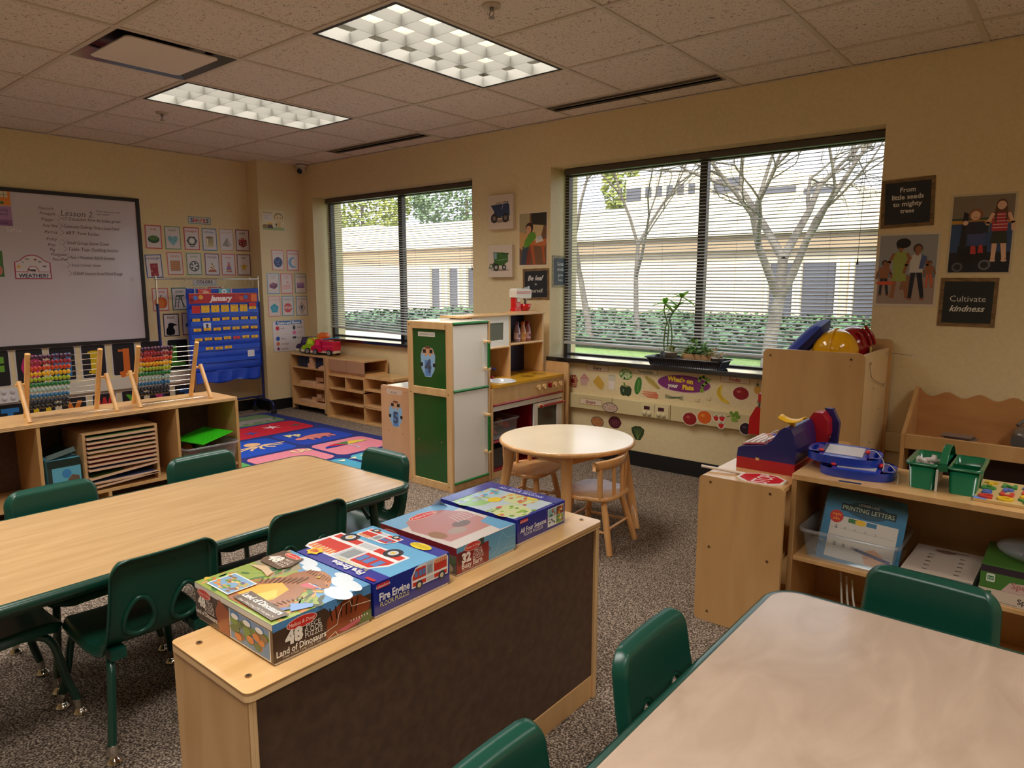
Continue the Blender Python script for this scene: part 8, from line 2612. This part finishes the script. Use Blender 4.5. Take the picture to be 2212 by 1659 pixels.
T_.poly([(.22, .005), (.26, .03), (.275, .07), (.27, .10), (.262, .06), (.24, .03)], (70, 100, 160)).poly([(.25, .07), (.285, .10), (.295, .09), (.28, .05)], (110, 150, 206)).poly([(.01, .12), (.05, .14), (.09, .13), (.1, .11), (.06, .12)], (206, 176, 140))
T_.part('inset').rect(.030, .010, .088, .066, (236, 232, 220)).rect(.033, .013, .082, .060, (120, 160, 196))
for k in range(40):
  T_.lay(k)
  T_.ell(.038 + r.uniform(0, .072), .017 + r.uniform(0, .045), .007, .004, r.choice([(206, 130, 60), (90, 140, 60), (190, 160, 80), (130, 90, 60), (110, 90, 140), (226, 190, 120)]), n=7)
T_.end()
T_.part('title_panel').poly([(.012, .145), (.085, .145), (.095, .17), (.08, .215), (.0, .215), (.0, .16)], (96, 70, 48)).poly([(.135, .012), (.285, .006), (.29, .042), (.14, .05)], (84, 62, 44))
oval_logo(T_, .048, .207, .028)
T_.part('lettering').txt('48', .028, .176, .026, (232, 226, 214), bold=.05).txt('PIECE', .065, .186, .008, (232, 226, 214)).txt('FLOOR', .065, .174, .008, (232, 226, 214)).txt('PUZZLE', .065, .162, .008, (232, 226, 214))
T_.txt('Land of Dinosaurs', .21, .034, .014, (240, 236, 226), bold=.03, maxw=.135).txt('Over 4 Feet Long (135.7 cm) ages 3+', .215, .016, .006, (232, 226, 214), maxw=.125)
F.part('picture').rect(0, 0, w, h, (74, 54, 42)).poly([(0, h), (w, h), (w, h * .75), (w * .55, h * .72), (w * .5, h * .88), (0, h * .80)], (84, 140, 196)).poly([(w * .50, 0), (w * .52, h * .5), (w * .58, h * .72), (w * .72, h * .9), (w * .88, h * .85), (w * .99, h * .55), (w * .96, h * .2), (w * .8, 0)], (140, 66, 34)).poly([(w * .62, h * .1), (w * .95, h * .22), (w * .9, h * .12), (w * .7, h * .02)], (196, 90, 120)).poly([(w * .9, h * .3), (w, h * .3), (w, 0), (w * .85, 0)], (90, 110, 60))
for k in range(6):
  F.line([(w * (.55 + k * .06), h * .8), (w * (.57 + k * .05), h * .45)], .003, (50, 22, 14))
for k in range(7):
  F.poly([(w * (.76 + k * .03), h * .24), (w * (.775 + k * .03), h * .24), (w * (.77 + k * .03), h * .16)], (240, 232, 220))
F.part('jigsaw_outline').line([(w * .50, h * .22), (w * .62, h * .30), (w * .64, h * .55), (w * .68, h * .75), (w * .76, h * .8), (w * .78, h * .62), (w * .99, h * .55)], .0015, (230, 220, 200)).line([(w * .52, h * .02), (w * .60, h * .12), (w * .62, h * .0)], .0015, (230, 220, 200))
oval_logo(F, w * .27, h * .80, .034)
F.part('lettering').txt('48', w * .19, h * .52, .025, (236, 230, 220), bold=.06).txt('PIECE', w * .38, h * .62, .0095, (236, 230, 220), maxw=.04).txt('FLOOR', w * .38, h * .50, .0095, (236, 230, 220), maxw=.04).txt('PUZZLE', w * .38, h * .38, .0095, (236, 230, 220), maxw=.04).txt('Land of Dinosaurs', w * .26, h * .21, .0125, (240, 236, 226), bold=.02, maxw=w * .48).txt('Over 4 Feet Long (135.7 cm)', w * .26, h * .08, .005, (220, 210, 196))
L.part('picture').rect(0, 0, d, h, (70, 50, 40)).rect(0, h * .85, d, h * .15, (226, 222, 214)).poly([(d * .32, 0), (d * .28, h * .5), (d * .34, h * .9), (d * .46, h * .7), (d * .46, 0)], (150, 74, 36)).rect(d * .47, 0, d * .5, h * .82, (236, 230, 214)).rect(d * .48, .002, d * .48, h * .79, (90, 140, 190))
for k in range(22):
  L.ell(d * r.uniform(.50, .94), h * r.uniform(.12, .6), .014, .008, r.choice([(206, 120, 50), (90, 140, 50), (190, 150, 70), (120, 90, 60), (70, 110, 60)]), n=8)
for k in range(3):
  L.ell(d * (.55 + .15 * k), h * .68, .014, .006, (230, 236, 240), n=10)
oval_logo(L, d * .14, h * .80, .028)
L.part('lettering').txt('48', d * .10, h * .55, .020, (236, 230, 220), bold=.06).txt('PIECE', d * .21, h * .62, .008, (236, 230, 220)).txt('FLOOR', d * .21, h * .50, .008, (236, 230, 220)).txt('PUZZLE', d * .21, h * .38, .008, (236, 230, 220)).txt('Land of Dinosaurs', d * .16, h * .24, .010, (236, 230, 220), bold=.02, maxw=d * .3)
for a_ in (T_, F, L): a_.done(t)

def fengine(a, x, y, s, flip=False):
  f = (lambda u: x + (-u if flip else u) * s)
  q = lambda pts: [(f(u), y + v * s) for u, v in pts]
  R_, S_, D_ = (206, 56, 44), (196, 200, 204), (50, 50, 56)
  a.poly(q([(-.53, .02), (.53, .02), (.55, .40), (.5, .48), (-.3, .48), (-.42, .44), (-.53, .28)]), (228, 230, 232))
  a.poly(q([(-.50, .05), (-.12, .05), (-.12, .42), (-.40, .42), (-.50, .26)]), R_)
  a.poly(q([(-.10, .05), (.10, .05), (.10, .46), (-.10, .46)]), S_)
  a.poly(q([(.12, .05), (.50, .05), (.50, .40), (.12, .40)]), R_)
  a.poly(q([(-.50, .14), (.50, .14), (.50, .19), (-.50, .19)]), (236, 236, 236))
  a.poly(q([(.14, .36), (.5, .36), (.5, .45), (.14, .45)]), (222, 120, 50))
  for k in range(6):
    a.poly(q([(.17 + k * .055, .36), (.185 + k * .055, .36), (.185 + k * .055, .45), (.17 + k * .055, .45)]), (230, 220, 200))
  for u in (-.44, -.32, -.22):
    a.poly(q([(u, .24), (u + .08, .24), (u + .08, .37), (u, .37)]), (90, 130, 190))
  for u in (-.05, .02):
    a.poly(q([(u - .03, .22), (u + .04, .22), (u + .04, .40), (u - .03, .40)]), (150, 156, 160))
  for u in (-.32, .34):
    a.ell(f(u), y + .05 * s, .10 * s, .10 * s, D_, n=20); a.ell(f(u), y + .05 * s, .055 * s, .055 * s, (206, 208, 210), n=16); a.ell(f(u), y + .05 * s, .025 * s, .025 * s, (226, 190, 60), n=10)
# 2 fire engine
t, T_, F, L, w, d, h = pbox('blue fire engine floor puzzle box, second from the near end of the shelf', 5.068, -3.350, 5.350, -3.122, .080, (30, 44, 140), None)
T_ = Art((5.350, -3.122, zt + h + .0062), (-1, 0, 0), (0, -1, 0), (0, 0, 1), rough=.2, coat=.6, step=.00004)
T_.part('picture').rect(0, 0, d, w, (104, 172, 214)).rect(0, w * .80, d, w * .2, (44, 50, 150)).rect(0, 0, d * .62, w * .16, (44, 50, 150))
fengine(T_, d * .62, w * .34, .245)
fengine(T_, d * .72, w * .06, .115)
T_.ell(d * .27, w * .09, .034, .016, (232, 206, 40)).part('lettering').txt('Fire Engine', d * .40, w * .925, .017, (226, 226, 240), bold=.04).txt('FLOOR PUZZLE', d * .42, w * .84, .011, (226, 214, 120)).txt('TWO-FOOT LONG', d * .27, w * .105, .005, (120, 90, 20)).txt('FLOOR PUZZLE', d * .27, w * .07, .005, (120, 90, 20))
T_.part('puzzle_badge').poly([(d * .88 + (.024 if k % 2 else .017) * cos(radians(k * 30)), w * .88 + (.022 if k % 2 else .016) * sin(radians(k * 30))) for k in range(12)], (236, 190, 40)).txt('48', d * .88, w * .88, .015, (190, 60, 40), bold=.04)
T_.rect(.006, w - .014, .03, .009, (190, 40, 50))
F.part('picture'); fengine(F, w * .72, h * .30, .108)
F.rect(.008, h * .80, .034, .011, (196, 30, 44)).part('lettering').txt('Lakeshore', .025, h * .87, .0065, (240, 236, 236), shear=.2).txt('Fire Engine', w * .25, h * .53, .017, (232, 234, 244), bold=.03, maxw=w * .38).txt('FLOOR PUZZLE', w * .25, h * .30, .0105, (226, 222, 150), maxw=w * .36)
for a_ in (T_, F, L): a_.done(t)
# 3 barn
t, T_, F, L, w, d, h = pbox('worn red barn floor puzzle box with shiny top, third on the shelf', 5.052, -3.083, 5.336, -2.857, .073, (120, 36, 36), None, rz=0)
T_.part('picture').rect(0, 0, w, d, (206, 196, 190)).rect(0, d * .72, w, d * .28, (120, 170, 206)).poly([(w * .1, d * .15), (w * .9, d * .15), (w * .95, d * .6), (w * .8, d * .82), (w * .5, d * .92), (w * .2, d * .82), (w * .05, d * .6)], (184, 130, 126)).poly([(w * .75, d * .02), (w, d * .0), (w, d * .35), (w * .8, d * .3)], (96, 160, 200)).ell(w * .15, d * .35, .02, .03, (150, 110, 80)).ell(w * .4, d * .3, .03, .02, (170, 150, 140)).ell(w * .6, d * .4, .03, .02, (120, 100, 96))
oval_logo(T_, w * .5, d * .84, .05)
for k in range(5):
  T_.line([(w * (.62 + k * .06), d * .45), (w * (.68 + k * .05), d * .62)], .002, (226, 216, 210))
T_.line([(w * .60, d * .45), (w * .93, d * .45)], .002, (226, 216, 210))
F.part('picture').rect(0, 0, w * .52, h, (134, 32, 36)).rect(w * .52, 0, w * .48, h, (96, 158, 196)).rect(0, h * .8, w, h * .2, (96, 158, 196)).rect(w * .36, h * .75, .018, .018, (60, 70, 60)).rect(.004, h * .3, .02, h * .45, (90, 26, 26))
F.part('jigsaw_outline').line([(w * .50, h * .35), (w * .55, h * .45), (w * .52, h * .55)], .002, (134, 32, 36)).line([(w * .56, h * .1), (w * .66, h * .25), (w * .70, h * .6), (w * .76, h * .9), (w * .84, h * .6), (w, h * .55)], .0013, (150, 200, 226)).line([(w * .62, h * .05), (w * .78, h * .2), (w * .98, h * .12)], .0013, (150, 200, 226))
oval_logo(F, w * .25, h * .86, .030)
F.part('lettering').txt('32', w * .15, h * .52, .022, (236, 226, 220), bold=.06).txt('PIECE', w * .34, h * .63, .008, (236, 226, 220)).txt('FLOOR', w * .34, h * .50, .008, (236, 226, 220)).txt('PUZZLE', w * .34, h * .37, .008, (236, 226, 220)).txt('Busy Barn', w * .24, h * .22, .013, (236, 226, 220), bold=.02).txt('2 Feet x 3 Feet (61 cm x 91.4 cm)', w * .25, h * .07, .004, (226, 206, 200))
L.part('picture').rect(d * .2, 0, d * .8, h * .7, (96, 84, 74))
for k in range(18):
  L.ell(d * r.uniform(.25, .95), h * r.uniform(.1, .6), .014, .010, r.choice([(60, 44, 40), (150, 140, 120), (110, 60, 50), (80, 90, 60), (170, 150, 120)]), n=9)
oval_logo(L, d * .15, h * .72, .030)
for a_ in (T_, F, L): a_.done(t)
MB().add([(5.055, -2.90, zt + .0735), (5.062, -2.862, zt + .0735), (5.095, -2.87, zt + .074), (5.07, -2.885, zt + .094)], [(0, 1, 3), (1, 2, 3)], M((226, 206, 206), .4)).build('torn_corner', t)
# 4 seasons
t, T_, F, L, w, d, h = pbox('blue four seasons floor puzzle box at the far end of the shelf', 5.030, -2.836, 5.325, -2.612, .075, (34, 46, 140), None)
T_.part('picture').rect(0, .012, w * .82, d - .012, (190, 206, 214))
for (u, v, cc) in ((.0, .012, [(150, 190, 90), (226, 200, 70), (206, 90, 110), (110, 160, 80)]), (.0, .16, [(190, 200, 214), (210, 214, 220), (170, 190, 210), (150, 160, 190)]), (.105, .06, [(206, 130, 80), (226, 170, 90), (150, 180, 130), (196, 96, 84)]), (.09, .19, [(120, 190, 140), (90, 160, 200), (206, 190, 120), (226, 140, 110)])):
  T_.ell(u + .05, v + .05, .056, .056, r.choice([(150, 196, 120), (170, 206, 226), (206, 214, 160)]))
  for k in range(20):
    T_.lay(k)
    T_.ell(min(w * .8, u + r.uniform(.005, .10)), min(d - .01, v + r.uniform(.0, .10)), r.uniform(.006, .014), r.uniform(.004, .009), r.choice(cc), n=9)
T_.end()
T_.ell(w * .42, d * .55, .024, .020, (232, 200, 50)).ell(w * .80, d * .28, .022, .020, (232, 206, 80)).rect(0, d - .045, w, .045, (46, 54, 150)).rect(w * .80, 0, w * .2, d, (46, 54, 150))
T_.part('lettering').txt('ALL FOUR SEASONS', w * .89, d * .5, .013, (206, 210, 236), rot=-90, bold=.02, maxw=.2).txt('FLOOR PUZZLES', w * .96, d * .5, .009, (206, 210, 236), rot=-90)
F.part('picture').rect(w * .62, h * .12, w * .35, h * .78, (226, 230, 230))
for i in range(2):
  for j in range(2):
    X_, Y_ = w * .63 + i * w * .17, h * .15 + j * h * .38
    F.rect(X_, Y_, w * .155, h * .34, [(200, 214, 226), (110, 160, 80), (130, 180, 190), (120, 70, 50)][i + 2 * j])
    for k in range(9):
      F.ell(X_ + r.uniform(.004, w * .145), Y_ + r.uniform(.003, h * .30), .0045, .003, r.choice([(206, 80, 60), (226, 180, 60), (60, 90, 60), (230, 230, 230), (60, 70, 120)]), n=7)
F.rect(.010, h * .80, .034, .010, (196, 36, 50)).part('lettering').txt('Lakeshore', .027, h * .87, .006, (236, 230, 230), shear=.2).txt('All Four Seasons', w * .31, h * .50, .0135, (226, 230, 240), bold=.02, maxw=w * .52).txt('FLOOR PUZZLES', w * .31, h * .30, .009, (220, 224, 236), maxw=w * .38)
L.part('picture')
for k in range(3):
  L.rect(d * (.50 + k * .16), h * .42, d * .13, h * .35, [(130, 150, 130), (120, 80, 70), (90, 120, 90)][k])
L.rect(d * .06, h * .7, d * .12, h * .14, (190, 60, 60))
for a_ in (T_, F, L): a_.done(t)
